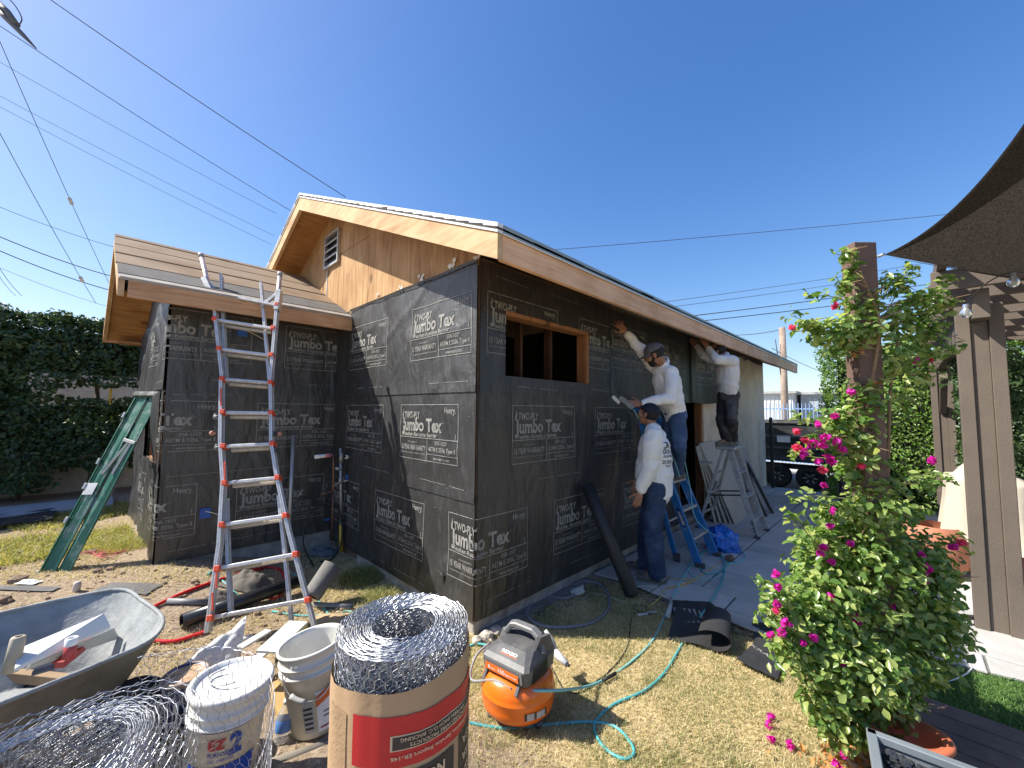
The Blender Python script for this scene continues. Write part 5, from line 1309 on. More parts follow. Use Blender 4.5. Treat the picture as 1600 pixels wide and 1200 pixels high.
gcurve([(860, 1040), (882, 1078), (905, 1082), (930, 1068), (905, 1070), (930, 1066), (965, 1035), (982, 1005), (985, 975), (990, 960), (1000, 955)], .0045, M_BCORD, 'power_cord', 'black cord snaking from the compressor over the lawn', 'cord')
gcurve([(1012, 950), (1030, 935), (1038, 922), (1060, 915), (1045, 918), (1080, 908), (1100, 895), (1125, 878), (1128, 872)], .0045, M_YEL, 'power_cord', 'yellow extension cord crossing the patio to the blue ladder', 'cord')
gcurve([(1040, 902), (1060, 905), (1085, 905), (1065, 916), (1040, 918)], .0045, M_YEL, 'power_cord', 'second yellow cord lying behind the boots of the standing worker', 'cord')
gcurve([(868, 985), (855, 995), (862, 1003), (876, 1000)], .004, M_BCORD, 'cable_tie', 'small black cord ring on the grass inside the conduit loop', 'cord') if False else gcurve([(843, 957), (848, 953), (852, 958), (845, 963), (840, 958)], .004, M_BCORD, 'cable_scrap', 'small black cord ring on the grass inside the conduit loop', 'cord')
gcurve([(998, 948), (990, 945), (992, 953), (1008, 955), (1010, 948), (1000, 946)], .004, M_BCORD, 'cable_scrap', 'black cord loop beside the silver pens on the grass', 'cord')
p = G(1012, 962)
for i in range(4):
    a = p+Vector((.03*i, -.012*i, .012)); tag(MB().cyl(a, a+Vector((-.07, .05, 0)), .008).build('chalk_marker', mat('marker%d' % i, ((.6, .6, .6), (.15, .15, .17), (.6, .35, .3), (.65, .65, .6))[i], .4)), ['light grey marker, leftmost of four on the grass', 'dark marker, second of four on the grass', 'reddish marker, third of four on the grass', 'whitish marker, rightmost of four on the grass'][i], 'marker')
p = G(903, 930); cb_ = empty('conduit_box', p, label='pale grey junction box on the end of the flexible conduit', cat='junction box')
MB().cbox(p+Vector((0, 0, .04)), Vector((.02, -.05, .03)), Vector((.03, .012, 0)), Vector((0, .015, .025)), .004).build('box', mat('pale_grey_plastic', (.5, .5, .48)), cb_)
for i in (-1, 1): c = p+Vector((.03, -.01, .05))+Vector((.012, -.03, .01))*i; MB().cyl(c, c+VF*-.02, .012).build('knockout', M_BCORD, cb_)
# left heap: red hose, pipes, conduits
gcurve([(385, 905), (410, 888), (435, 889), (446, 905), (442, 925), (428, 935), (415, 930)], .013, M_REDH, 'red_hose', 'curled end of red hose behind the tall ladder')
gcurve([(235, 950), (290, 925), (345, 905), (385, 893), (420, 886)], .013, M_REDH, 'red_hose', 'straight run of red hose from the wheelbarrow to the tall ladder')
gcurve([(233, 1000), (270, 1002), (305, 992), (325, 985)], .012, M_REDH, 'red_hose', 'short end of red hose in front of the tall ladder')
gcurve([(325, 898), (332, 893), (345, 905), (380, 938)], .008, M_TEAL, 'air_hose', 'short piece of teal hose hooked through the tall ladder')
gcurve([(455, 895), (470, 905), (495, 935), (520, 965), (540, 955), (555, 958)], .007, M_TEAL, 'air_hose', 'teal hose behind the open bucket right of the tall ladder')
gcurve([(425, 955), (470, 962), (520, 962), (545, 965)], .007, M_TEAL, 'air_hose', 'teal hose lying flat from the ladder to the wire roll')
M_BPIPE = mat('black_abs_pipe', (.02, .022, .026), .25, var=.1)
def pipe(a, b, r, mt, name, label, cat='pipe', hole=True, z=(0, 0)):
    A = G(*a)+Vector((0, 0, r+z[0])); B = G(*b)+Vector((0, 0, r+z[1])); d = (B-A).normalized(); L = (B-A).length
    mb = MB(); mb.lathe([(r*.86, .0), (r, 0), (r, L), (r*.86, L)], A, d, 22); mb.lathe([(r*.86, L), (r*.86, 0)], A, d, 22)
    return tag(mb.build(name, mt), label, cat)
pipe((283, 982), (470, 925), .052, M_BPIPE, 'black_pipe', 'thick black plastic pipe lying through the foot of the tall ladder', z=(0, .05))
pipe((262, 942), (325, 945), .022, mat('grey_pipe', (.20, .20, .21), .5), 'grey_pipe', 'short grey conduit piece left of the tall ladder')
pipe((490, 948), (550, 952), .020, mat('grey_pipe', (.20, .20, .21), .5), 'grey_pipe', 'grey conduit piece right of the tall ladder')
pipe((372, 1005), (395, 1000), .02, mat('white_pipe', (.65, .65, .62), .5), 'white_pipe', 'short white pipe by the plastic sheet')
A = hz(487, 932, .11); B = at(519, 883, 3.55); d = (B-A).normalized()
tag(MB().lathe([(.045, 0), (.075, 0), (.078, .02), (.078, (B-A).length), (.05, (B-A).length)], A, d, 20).build('felt_roll', mat('grey_felt_roll', (.17, .165, .155), .9, bd=.004, bs=18)), 'short grey roll of roofing felt propped right of the tall ladder', 'roll')
def heap(u, v, rx, ry, h, mt, name, label, cat, seed, z0=.0):
    p = G(u, v)
    def f(a, b):
        x, y = (a-.5)*2, (b-.5)*2; e = max(0, 1-(x*x+y*y)**1.2); w_ = noise.noise(Vector((x*2.1+seed, y*2.1, seed)))*.5+noise.noise(Vector((x*6+seed, y*6, 0)))*.22
        q = p+VR*(rx*x*(1+.15*w_))+Vector((VF.x, VF.y, 0))*(ry*y*(1+.15*w_)); q.z = gz(q.x, q.y)+.012+h*e*max(.15, (.7+w_))+z0
        return q
    return tag(MB().grid(f, 26, 20).build(name, mt), label, cat)
heap(395, 915, .22, .16, .13, mat('grey_brown_felt', (.13, .115, .095), .9, bd=.004, bs=14), 'felt_scrap', 'crumpled grey brown felt piled behind the tall ladder', 'felt', 3)
heap(350, 935, .12, .08, .05, mat('dark_scrap', (.07, .06, .055), .9), 'felt_scrap', 'small dark scrap behind the left foot of the tall ladder', 'felt', 5)
heap(505, 865, .16, .12, .07, mat('clear_plastic_scrap', (.16, .18, .20), .25, bd=.01), 'plastic_scrap', 'shiny plastic scrap on the soil in the inner corner', 'plastic', 8)
heap(200, 920, .22, .08, .02, mat('grey_felt'+'_flat', (.13, .125, .12), .9), 'felt_scrap', 'flat grey felt scrap beyond the wheelbarrow', 'felt', 9)
heap(35, 921, .28, .04, .015, mat('grey_felt'+'_flat', (.13, .125, .12), .9), 'felt_strip_scrap', 'long flat felt strip at the foot of the green ladder', 'felt', 10)
heap(45, 912, .08, .04, .03, mat('white_paper', (.7, .7, .7), .7), 'paper_scrap', 'white scrap left of the foot of the green ladder', 'paper', 11)
# pink string
mb = MB()
for i in range(14):
    p = G(150+rg.gauss(0, 12), 868+rg.gauss(0, 3)); mb.tube(smooth_path([p+Vector((0, 0, .012)), p+Vector((rg.gauss(0, .06), rg.gauss(0, .06), .03)), p+Vector((rg.gauss(0, .1), rg.gauss(0, .08), .012))], 3), .003, 4)
tag(mb.build('pink_string', mat('pink_twine', (.75, .16, .2), .7)), kind='stuff', label='tangle of pink string on the bare soil', cat='string')
# ------------------------------------------------------------------ plumbing in the inner corner
pb = empty('water_pipes', hz(533, 863, .05), label='galvanised and copper water pipes standing in the inner corner', cat='plumbing')
M_GP = mat('galvanised_pipe', (.40, .40, .39), .45, .6, var=.2); M_CU = mat('old_copper', (.22, .11, .06), .5, .6, var=.3)
f0 = hz(533, 862, .05); X0, Y0 = f0.x, f0.y
def PT(u, v, dy=0): return hy(u, v, Y0+dy)
MB().tube([PT(533, 862), PT(533, 820)], .022, 12).build('yellow_sleeve', mat('yellow_tape', (.75, .48, .03), .5), pb)
MB().tube([PT(533, 830), PT(532, 700)], .016, 12).build('riser_pipe', M_GP, pb)
MB().tube([PT(533, 722), PT(533, 708)], .024, 12).build('fitting', M_GP, pb)
MB().tube([PT(532, 734), PT(524, 731)], .018, 10).build('fitting', M_GP, pb)
MB().tube([PT(532, 756), PT(532, 745)], .022, 10).build('fitting', M_GP, pb)
MB().tube([PT(545, 714), PT(510, 711)], .014, 10).build('crossbar', M_IRON, pb)
MB().rock(PT(542, 714), .025, seed=2, sq=(1, 1, 1)).build('white_knob', mat('white_plastic', (.75, .75, .72), .5), pb)
MB().tube([PT(519, 711), PT(492, 714)], [.018, .022], 10).build('hose_nozzle', mat('white_plastic', (.75, .75, .72)), pb); MB().tube([PT(518, 711), PT(508, 712)], .024, 10).build('red_band', mat('faded_red', (.5, .18, .17), .5), pb)
MB().tube(smooth_path([PT(521, 713), PT(521, 760), PT(518, 768), PT(503, 772)], 4), .011, 8).build('copper_pipe', M_CU, pb)
MB().tube([PT(521, 765), PT(518, 845)], .009, 8).build('copper_pipe', M_CU, pb)
MB().tube([PT(536, 752), PT(551, 749)], .012, 8).build('valve', M_GP, pb); MB().cbox(PT(543, 745), (.015, 0, 0), (0, .012, 0), (0, 0, .03), .004).build('valve_handle', mat('blue_handle', (.02, .12, .45), .5), pb)
MB().cbox(PT(511, 812), (.03, 0, 0), (0, .008, 0), (0, 0, .008), .003).build('valve_handle', mat('blue_handle', (.02, .12, .45)), pb)
MB().tube([PT(522, 759), PT(541, 744)], .004, 5).build('wire_tail', M_CREAM, pb)
P = [PT(470, 775, .1), PT(505, 786, .05), PT(525, 792), PT(534, 815, -.03), PT(533, 850, -.05), PT(520, 872, -.08), PT(500, 878, -.1)]
tag(MB().tube(smooth_path(P), .010, 8).build('black_hose', M_BCORD), 'black hose drooping round the water pipes', 'hose')
P = [PT(528, 792, .05), PT(500, 790, .05), PT(480, 810, 0), PT(474, 850, -.05), PT(490, 885, -.1)]
tag(MB().tube(smooth_path(P), .008, 8).build('black_hose', M_BCORD), 'second thin black hose looping left of the water pipes', 'hose')
cp_ = MB(); A, B = hy(459, 680, 2.60), Vector((hy(452, 800, 2.45).x, 2.42, .12)); cp_.tube([A, B], .022, 12); tag(cp_.build('conduit', M_GP), 'grey steel conduit leaning on the wing wall behind the tall ladder', 'pipe')
# ------------------------------------------------------------------ paper scraps by the patio edge
M_SCR = mat('black_paper_scrap', (.028, .028, .029), .6, var=.3, scale=5, bd=.002, bs=30)
def roll_scrap(u, v):
    a0, a1 = Vector((1.10, -1.40, PV*.3)), Vector((1.40, -1.33, PV)); ax = (a1-a0); sd_ = Vector((ax.y, -ax.x, 0)).normalized()
    b = a0+ax*(v*1.25-.1)
    R0 = .082*(1-.15*v)
    if u < .38:
        t = (.38-u)/.38; return b+sd_*(-.06-.30*t)+Vector((0, 0, .014+.012*math.sin(t*5+v*3)+.022*t*v))
    a = (u-.38)/.62*4.0; rr2 = R0*(1-.06*a)
    return b+sd_*(-.06+R0*1.25*math.sin(min(a, 9))*1.15)+Vector((0, 0, .014+rr2*(1-math.cos(a))))
tag(MB().grid(roll_scrap, 60, 10).build('paper_offcut', M_SCR), 'curled black paper offcut lying at the patio edge', 'paper scrap')
sc = MB()
def flat_scrap(pts, z, label, cat='paper scrap', curl=.0, seed=0):
    P = [hz(u, v, z) for u, v in pts]
    def f(a, b):
        q = (P[0].lerp(P[1], a)).lerp(P[3].lerp(P[2], a), b); q = q.copy(); q.z = max(gz(q.x, q.y), PV if q.x > pave_edge(q.y) else -1)+.026+curl*(abs(a-.5)*2)**2+.012*abs(noise.noise(Vector((a*4+seed, b*4, seed)))); return q
    return tag(MB().grid(f, 14, 10).build('paper_offcut', M_SCR), label, cat)
flat_scrap([(1047, 945), (1110, 948), (1150, 985), (1060, 985)], .02, 'flat black offcut with grey print left of the curled offcut', seed=1)
flat_scrap([(1150, 1040), (1185, 1002), (1225, 1030), (1215, 1072)], .0, 'pointed flat black offcut on the lawn below the bougainvillea', seed=2, curl=.01)
flat_scrap([(1175, 980), (1215, 985), (1235, 1015), (1180, 1005)], .02, 'black offcut half under the bougainvillea at the patio edge', seed=3)
mb = MB()
for i in range(7):
    a = i/7; P0 = hz(1052+a*52, 949+a*4, .045); P1 = hz(1058+a*56, 972+a*2, .045); mb.add([P0, P0+(hz(1059, 949, .045)-hz(1052, 949, .045))*.6, P1+(hz(1059, 949, .045)-hz(1052, 949, .045))*.55, P1], [(0, 1, 2, 3)])
tag(mb.build('printed_strip', M_INK), kind='stuff', label='grey print on the flat black offcut')
V, F = text_fit('KRAFT', 0, 0, .22, .028, .01)
P0 = hz(1172, 1008, .035); e_ = (hz(1212, 1034, .035)-P0).normalized(); f_ = Vector((e_.y, -e_.x, 0)); tag(MB().add([P0+e_*x-f_*y for x, y in V], F).build('printed_text', M_INK), label='pale lettering on the offcut under the bougainvillea', cat='print')
# ------------------------------------------------------------------ compressor
M_ORANGE = mat('orange_enamel', (.80, .155, .008), .28, var=.04, coat=.3)
M_SHROUD = mat('charcoal_plastic', (.075, .075, .078), .5, var=.12, scale=9, bd=.001, bs=140, dirt=(.24, .22, .20), dirt_amt=.5, dscale=6)
M_SHR2 = mat('mid_grey_plastic', (.15, .15, .15), .5, var=.1, dirt=(.3, .28, .25), dirt_amt=.4, dscale=7)
cc0 = G(810, 1156)+Vector((VF.x, VF.y, 0)).normalized()*.20
cpx = empty('air_compressor', cc0, label='orange pancake air compressor with charcoal shroud on the lawn', cat='compressor')
c = cc0.copy(); c.z = gz(c.x, c.y)+.03; r0 = .205
MB().lathe([(.0, .0), (.12, .0), (.17, .013), (.198, .042), (.205, .075), (.206, .120), (.209, .124), (.209, .131), (.206, .135), (.205, .155), (.196, .190), (.165, .218), (.11, .234), (0, .238)], c, (0, 0, 1), 56).build('tank', M_ORANGE, cpx)
for a in (.5, 2.6, 4.7): p = c+Vector((math.cos(a)*.15, math.sin(a)*.15, 0)); MB().cyl(p-Vector((0, 0, .035)), p+Vector((0, 0, .01)), .022, .028, 12).build('foot', M_KNOB, cpx)
fh = (-VF*.80-VR*.60); fh.z = 0; fh.normalize(); sh = Vector((0, 0, 1)).cross(fh).normalized()      # fh: label face normal, sh: to its right
if sh.dot(VR) < 0: sh = -sh
tz = c.z+.215
def SP(a, b, h): return Vector((c.x, c.y, 0))+sh*a*1.06+fh*b+Vector((0, 0, tz+h*.76))
def loft(rings, name, mt, parent, m=None):
    mb = MB(); n = len(rings[0]); vs = [q for r in rings for q in r]; fs = [(i*n+k, i*n+(k+1) % n, (i+1)*n+(k+1) % n, (i+1)*n+k) for i in range(len(rings)-1) for k in range(n)]
    fs += [tuple(range(n))[::-1], tuple(range((len(rings)-1)*n, len(rings)*n))]; mb.add(vs, fs); return mb.build(name, mt, parent)
def rr_(w0, w1, d0, d1, h, ch=.02): return [SP(w0+ch, d0, h), SP(w1-ch, d0, h), SP(w1, d0-ch, h), SP(w1, d1+ch, h), SP(w1-ch, d1, h), SP(w0+ch, d1, h), SP(w0, d1+ch, h), SP(w0, d0-ch, h)]
loft([rr_(-.12, .14, .135, -.12, .0), rr_(-.135, .155, .15, -.13, .03), rr_(-.14, .16, .158, -.135, .12), rr_(-.13, .15, .135, -.13, .145), rr_(-.095, .125, .07, -.12, .185, .03), rr_(-.08, .11, .04, -.11, .19, .03)], 'shroud', M_SHROUD, cpx)
MB().hexa([SP(-.11, .156, .035), SP(.13, .156, .035), SP(.13, .150, .035), SP(-.11, .150, .035), SP(-.11, .163, .115), SP(.13, .163, .115), SP(.13, .15, .115), SP(-.11, .15, .115)]).build('front_panel', M_SHR2, cpx)
def face(x, y): return SP(-.10+x, .1605+.006*(y/.08)+.002, .042+y)
mb = MB(); mb.add([face(0, .0), face(.21, .0), face(.21, .052), face(0, .052)], [(0, 1, 2, 3)]); mb.build('orange_label', mat('orange_label', (.80, .17, .02), .5), cpx)
mb = MB()
for s, x, y, w_, h_ in (('6', .02, .014, .016, .026), ('GAL', .038, .014, .03, .012), ('150', .085, .014, .042, .026), ('PSI', .130, .014, .024, .012), ('PANCAKE', .158, .018, .042, .008)):
    V, F = text_fit(s, x, y, w_, h_, .02); mb.add([face(p, q)+fh*.0015 for p, q in V], F)
mb.build('lettering', mat('white_print', (.8, .8, .8)), cpx)
mb = MB(); V, F = text_fit('RIDGID', 0, 0, .095, .022, .02)
A, B_ = SP(0, .133, .148), SP(0, .075, .182)
def topf(x, y): t = y; return SP(-.03+x, .128-.058*t, .1485+.036*t)
mb.add([topf(x, .25+y*12)+Vector((0, 0, .003)) for x, y in V], F); mb.build('brand_lettering', mat('white_print', (.8, .8, .8)), cpx)
MB().add([topf(-.004, .14)+Vector((0, 0, .0018)), topf(.099, .14)+Vector((0, 0, .0018)), topf(.099, .19)+Vector((0, 0, .0018)), topf(-.004, .19)+Vector((0, 0, .0018))], [(0, 1, 2, 3)]).build('brand_underline', M_ORANGE, cpx)
for i in range(6):
    h = .025+i*.018; MB().hexa([SP(.163, .10, h), SP(.163, -.04, h), SP(.150, -.04, h), SP(.150, .10, h), SP(.163, .10, h+.009), SP(.163, -.04, h+.009), SP(.150, -.04, h+.009), SP(.150, .10, h+.009)]).build('vent_slot', M_BCORD, cpx)
# handle
hp = [SP(-.115, -.02, .13), SP(-.10, -.03, .20), SP(-.07, -.04, .255), SP(-.04, -.045, .265), SP(.07, -.045, .265), SP(.11, -.04, .24), SP(.135, -.02, .15)]
mb = MB()
for a, b in zip(hp, hp[1:]): mb.beam(a-(b-a).normalized()*.008, b+(b-a).normalized()*.008, .05, .03, up=(0, 0, 1) if abs((b-a).normalized().z) < .8 else fh, ch=.008)
mb.build('handle', M_SHR2, cpx)
MB().prism([SP(.09, .02, .14), SP(.125, .0, .27), SP(.15, -.05, .28), SP(.15, -.11, .14)], sh*.02).build('rear_fin', M_SHROUD, cpx)
MB().tube([SP(-.14, .0, .08), SP(-.18, .02, .10)], .022, 12).build('pressure_knob', M_BCORD, cpx)
MB().tube([SP(-.17, -.04, .06), SP(-.22, -.02, .07)], .013, 10).build('air_coupling', mat('brass', (.55, .45, .25), .35, .8), cpx)
for (a, b) in ((-.11, .12), (.10, .12)): MB().beam(SP(a, b, .03), SP(a, b+.04, -.05), .03, .02, up=sh).build('shroud_leg', M_SHROUD, cpx)
mb = MB()
for i in range(10):
    a0 = math.atan2(-VF.y, -VF.x)+.15+i*.065; a1 = a0+.06
    for z0, z1 in ((.065, .098),):
        q = lambda a, z: c+Vector((math.cos(a)*.2085, math.sin(a)*.2085, z))
        mb.add([q(a0, z0), q(a1, z0), q(a1, z1), q(a0, z1)], [(0, 1, 2, 3)], 0 if i in (0, 4, 9) else 1)
mb.build('tank_label', [mat('dark_print', (.04, .04, .04), .5), mat('grey_label', (.42, .42, .42), .5)], cpx)
gcurve([SP(-.20, .0, .07), SP(-.22, .10, .02), SP(-.20, .16, -.10), at(772, 1063, 2.15), at(800, 1077, 2.09)], .007, mat('braided_hose', (.25, .25, .25), .5), 'whip_hose', 'short grey braided whip hose on the left of the compressor')
p = SP(.17, -.06, .05); gun = empty('nail_gun', p, label='pale grey stapler tool lying behind the compressor', cat='tool')
MB().tube([at(868, 1020, 2.55), at(878, 1030, 2.5), at(886, 1038, 2.45)], [.028, .022, .016], 10).build('body', mat('pale_grey_tool', (.42, .43, .44), .45), gun); MB().tube([at(852, 985, 2.6), at(862, 1000, 2.58), at(870, 1022, 2.55)], [.012, .016, .02], 8).build('grip', mat('pale_grey_tool', (.42, .43, .44)), gun)
MB().tube([at(886, 1038, 2.45), at(890, 1041, 2.44)], .008, 8).build('nose', M_BCORD, gun)
gcurve([(735, 1008), (750, 1006, .03), at(768, 1010, 2.45)], .007, M_TEAL, 'air_hose', 'stub of teal hose entering the back of the compressor')
# ------------------------------------------------------------------ wire mesh
def wirem():
    m, nt, b = base('galvanised_wire'); b.inputs['Base Color'].default_value = (.46, .48, .52, 1); b.inputs['Metallic'].default_value = .8; b.inputs['Roughness'].default_value = .42; return m
M_WIREM = wirem()
M_WIRES = mat('edge_wire_metal', (.48, .49, .51), .42, .8, var=.05)
def hexmesh(fn, L, H, cell, r, seed=0, jit=.12, keep=None):
    """hexagonal netting on a strip of length L and height H; fn(s, h) -> point. three sided wires"""
    g = random.Random(seed); dx = cell; dy = cell*.866
    nodes = {}; edges = []
    nx, ny = int(L/dx), int(H/dy)
    # honeycomb: brick-wall topology
    def P(i, j):
        if (i, j) not in nodes:
            x = i*dx*.5; y = j*dy+(.17*cell if (i+j) % 2 else -.17*cell)
            nodes[(i, j)] = (x+g.gauss(0, jit*cell*.4), y+g.gauss(0, jit*cell*.4))
        return nodes[(i, j)]
    for j in range(ny+1):
        for i in range(nx*2):
            edges.append(((i, j), (i+1, j), 1.0))
            if (i+j) % 2 == 0 and j > 0: pass
            if (i+j) % 2 == 1 and j < ny: edges.append(((i, j), (i, j+1), 1.7))
    vs = []; fs = []
    for a, b, k in edges:
        pa, pb = P(*a), P(*b)
        if keep and not keep((pa[0]+pb[0])/2, (pa[1]+pb[1])/2): continue
        A, B = fn(*pa), fn(*pb); d = (B-A)
        if d.length < 1e-5: continue
        d.normalize(); s = d.cross(Vector((.3, .2, .9))).normalized(); t = d.cross(s); i0 = len(vs)
        for Q in (A, B):
            for q in range(3):
                an = q*2.094; vs.append(Q+(s*math.cos(an)+t*math.sin(an))*(r*k))
        for q in range(3): fs.append((i0+q, i0+(q+1) % 3, i0+3+(q+1) % 3, i0+3+q))
    return vs, fs
# wrapped upright roll
rc0 = hz(631, 972, 1.11); RX, RY = rc0.x, rc0.y
mr = empty('wire_mesh_roll', (RX, RY, .12), label='upright roll of galvanised stucco netting wrapped in brown and red printed paper', cat='wire roll')
TURN = 17; RI, RO = .082, .174
def spiral(s, tot, ri, ro, turns):
    t = s/tot; r_ = math.sqrt(ri*ri+(ro*ro-ri*ri)*t); return r_
tot = sum(2*math.pi*(RI+(RO-RI)*(i+.5)/TURN) for i in range(TURN))
cum = [0]
for i in range(TURN): cum.append(cum[-1]+2*math.pi*(RI+(RO-RI)*(i+.5)/TURN))
def sp_r(s, cum, ri, ro):
    n = len(cum)-1; s = min(max(s, 0), cum[-1]-1e-6)
    for i in range(n):
        if s <= cum[i+1]: f = i+(s-cum[i])/(cum[i+1]-cum[i]); return ri+(ro-ri)*f/n, f*2*math.pi
def fr(s, h):
    r_, a = sp_r(s, cum, RI, RO); r_ += .004*noise.noise(Vector((a, h*9, r_*30)))
    return Vector((RX+r_*math.cos(a), RY+r_*math.sin(a), 1.11-h+.004*noise.noise(Vector((a*2, r_*40, 0)))))
vs, fs = hexmesh(fr, cum[-1], .23, .026, .00075, 1, .14)
npobj('mesh_coil', np.array([v-Vector((RX, RY, .12)) for v in vs]), np.array(fs), M_WIREM, mr, kind='stuff')
def selvage(fn, L, r, parent, h0=0.0, step=.012, amp=.0016):
    n = int(L/step); P = []
    for i in range(n): P.append(fn(L*i/n, h0)+Vector((0, 0, amp*math.sin(i*1.9)+amp*.6*math.sin(i*.73))))
    return MB().tube(P, r, 4).build('edge_wire', M_WIRES, parent)
selvage(fr, cum[-1], .0012, mr)
M_KRAFT = mat('kraft_paper', (.42, .28, .16), .75, var=.1, scale=4, bd=.003, bs=11)
M_REDP = mat('red_print', (.50, .018, .022), .5, var=.08, scale=5)
M_BLKPR = mat('black_print', (.045, .035, .03), .6)
ca = math.atan2(CAM.y-RY, CAM.x-RX)
def kr(x, z, o=0):         # x = metres to the right along the wrap, z height
    a = ca+x/RO; r_ = RO+.006+o+.0035*noise.noise(Vector((a*3, z*3, 0)))+.0022*noise.noise(Vector((a*9, z*14, 0)))
    return Vector((RX+r_*math.cos(a), RY+r_*math.sin(a), z))
LC = 2*math.pi*RO
def kband(x0, x1, z0, z1, mt, o, name='printed_band', n=None, slope=0.0):
    n = n or max(2, int((x1-x0)/.012)); m = max(1, int((z1-z0)/.05))
    return MB().grid(lambda u, v: kr(x0+(x1-x0)*u, z0+(z1-z0)*v+slope*u, o), n, m).build(name, mt, mr)
def ztop(u): return 1.052+.012*math.sin(u*11)-.035*max(0, math.sin(u*6.28+.6))
MB().grid(lambda u, v: kr(-LC/2+LC*u, .11+(ztop(u)-.11)*v), 110, 18).build('kraft_wrap', M_KRAFT, mr)
kband(-.11, .26, .880, .992, M_REDP, .0022)
kband(-.022, .26, .917, .951, mat('light_line', (.6, .45, .3), .6), .0030); kband(-.017, .26, .920, .948, M_BLKPR, .0040)
def ktext(s, x, z, w_, h_, mt, b=.012, o=.0052, flip=True):
    V, F = text_fit(s, 0, 0, w_, h_, b); mb = MB()
    if flip: V = [(w_-p, h_-q) for p, q in V]
    mb.add([kr(x+p, z+q, o) for p, q in V], F); return mb.build('printed_text', mt, mr, kind='stuff')
M_KTXT = mat('tan_print', (.62, .47, .32), .6)
ktext('SIXTEEN INCH O.C. BACKING', .0, .937, .17, .008, M_KTXT); ktext('PAPERBACKED WIRE PRODUCTS', .02, .924, .19, .008, M_KTXT)
ktext('Evaluation Service Report ER-146', -.02, .898, .21, .009, M_KTXT)
kband(.02, .135, .74, .868, M_BLKPR, .0024); kband(.155, .26, .66, .885, M_BLKPR, .0024)
ktext('NON', .035, .832, .07, .024, M_KTXT, .03); ktext('FURRED', .03, .795, .095, .024, M_KTXT, .03)
for k_, t_ in enumerate(('16 GA', '20 GA', '17 GA')): ktext(t_, .165, .845-.04*k_, .07, .020, M_KTXT)
kband(-.20, -.13, .12, .985, mat('kraft_fold', (.36, .235, .13), .75, bd=.003), .0018)
# loose chicken wire roll, bottom left
wc = hz(60, 1195, .80); WXc, WYc = wc.x, wc.y
cw = empty('chicken_wire_roll', (WXc, WYc, .15), label='large loose upright roll of chicken wire in the lower left corner', cat='wire roll')
def radius_tab():
    rs_ = [.135]; 
    for i in range(18): rs_.append(rs_[-1]+(.004 if i < 13 else .009+.0045*(i-13)))
    return rs_
RT = radius_tab(); cumw = [0]
for i in range(len(RT)-1): cumw.append(cumw[-1]+math.pi*(RT[i]+RT[i+1]))
def fw(s, h):
    n = len(cumw)-1; s = min(max(s, 0), cumw[-1]-1e-6)
    for i in range(n):
        if s <= cumw[i+1]: f = (s-cumw[i])/(cumw[i+1]-cumw[i]); r_ = RT[i]+(RT[i+1]-RT[i])*f; a = f*2*math.pi+2.6; k = i+f; break
    w_ = noise.noise(Vector((a*.8, h*2, k*.15)))*.006*(1+k*.08)+noise.noise(Vector((a*2.5, h*6, k)))*.002
    r_ = r_+w_; ex = 1.18
    return Vector((WXc+r_*math.cos(a)*ex, WYc+r_*math.sin(a), .80-h+.012*noise.noise(Vector((a*1.5, k*.5, 0)))))
vs, fs = hexmesh(fw, cumw[-1], .62, .040, .0007, 3, .12)
npobj('mesh_coil', np.array([v-Vector((WXc, WYc, .15)) for v in vs]), np.array(fs), M_WIREM, cw, kind='stuff')
selvage(fw, cumw[-1], .0011, cw, step=.014, amp=.003)
# loose outer sheet standing to the right
sp = smooth_path([hz(215, 1028, .80), hz(280, 1018, .80), hz(350, 1012, .80), hz(410, 1030, .79), hz(428, 1075, .78), hz(424, 1130, .78), hz(410, 1180, .78), hz(380, 1230, .78)], 10)
ds = [0]
for a, b in zip(sp, sp[1:]): ds.append(ds[-1]+(b-a).length)
def fo_(s, h):
    s = min(max(s, 0), ds[-1]-1e-6)
    for i in range(len(sp)-1):
        if s <= ds[i+1]: p = sp[i].lerp(sp[i+1], (s-ds[i])/(ds[i+1]-ds[i])); break
    p = p.copy(); p.z -= h; p.x += .02*noise.noise(Vector((s*3, h*3, 1))); p.y += .02*noise.noise(Vector((s*3, h*3, 5))); return p
vs, fs = hexmesh(fo_, ds[-1], .66, .042, .0008, 4, .12)
npobj('mesh_sheet', np.array([v-Vector((WXc, WYc, .15)) for v in vs]), np.array(fs), M_WIREM, cw, kind='stuff')
selvage(fo_, ds[-1], .0013, cw, step=.014, amp=.003)
# ------------------------------------------------------------------ buckets
M_BUCK = mat('white_bucket_plastic', (.74, .74, .71), .4, var=.05, dirt=(.45, .42, .36), dirt_amt=.5, dscale=9)
M_BUCK2 = mat('dusty_bucket_plastic', (.62, .61, .56), .5, var=.08, dirt=(.40, .35, .28), dirt_amt=.6, dscale=7)
def bucket(c, ax, R_, H, name, label, mt, lid):
    r = empty(name, c, label=label, cat='bucket'); ax = Vector(ax).normalized(); rb = R_*.86
    prof = [(0, 0), (rb, 0), (rb+(R_-rb)*.75, H*.72), (R_+.006, H*.725), (R_+.006, H*.745), (R_-.002, H*.75), (R_-.001, H*.83), (R_+.006, H*.835), (R_+.006, H*.85), (R_, H*.855), (R_+.001, H*.965), (R_+.008, H*.97), (R_+.008, H)]
    if not lid: prof += [(R_-.004, H), (R_-.006, H*.95), (rb-.004, .02), (0, .015)]
    MB().lathe(prof, c, ax, 44).build('tub', mt, r)
    if lid:
        MB().lathe([(R_+.010, H*.96), (R_+.013, H*.97), (R_+.013, H+.006), (R_+.006, H+.013), (R_-.004, H+.013), (R_-.010, H+.002), (R_-.018, H-.002), (R_*.55, H-.001), (R_*.5, H-.003), (0, H-.003)], c, ax, 44).build('lid', M_BUCK, r)
    return r, ax
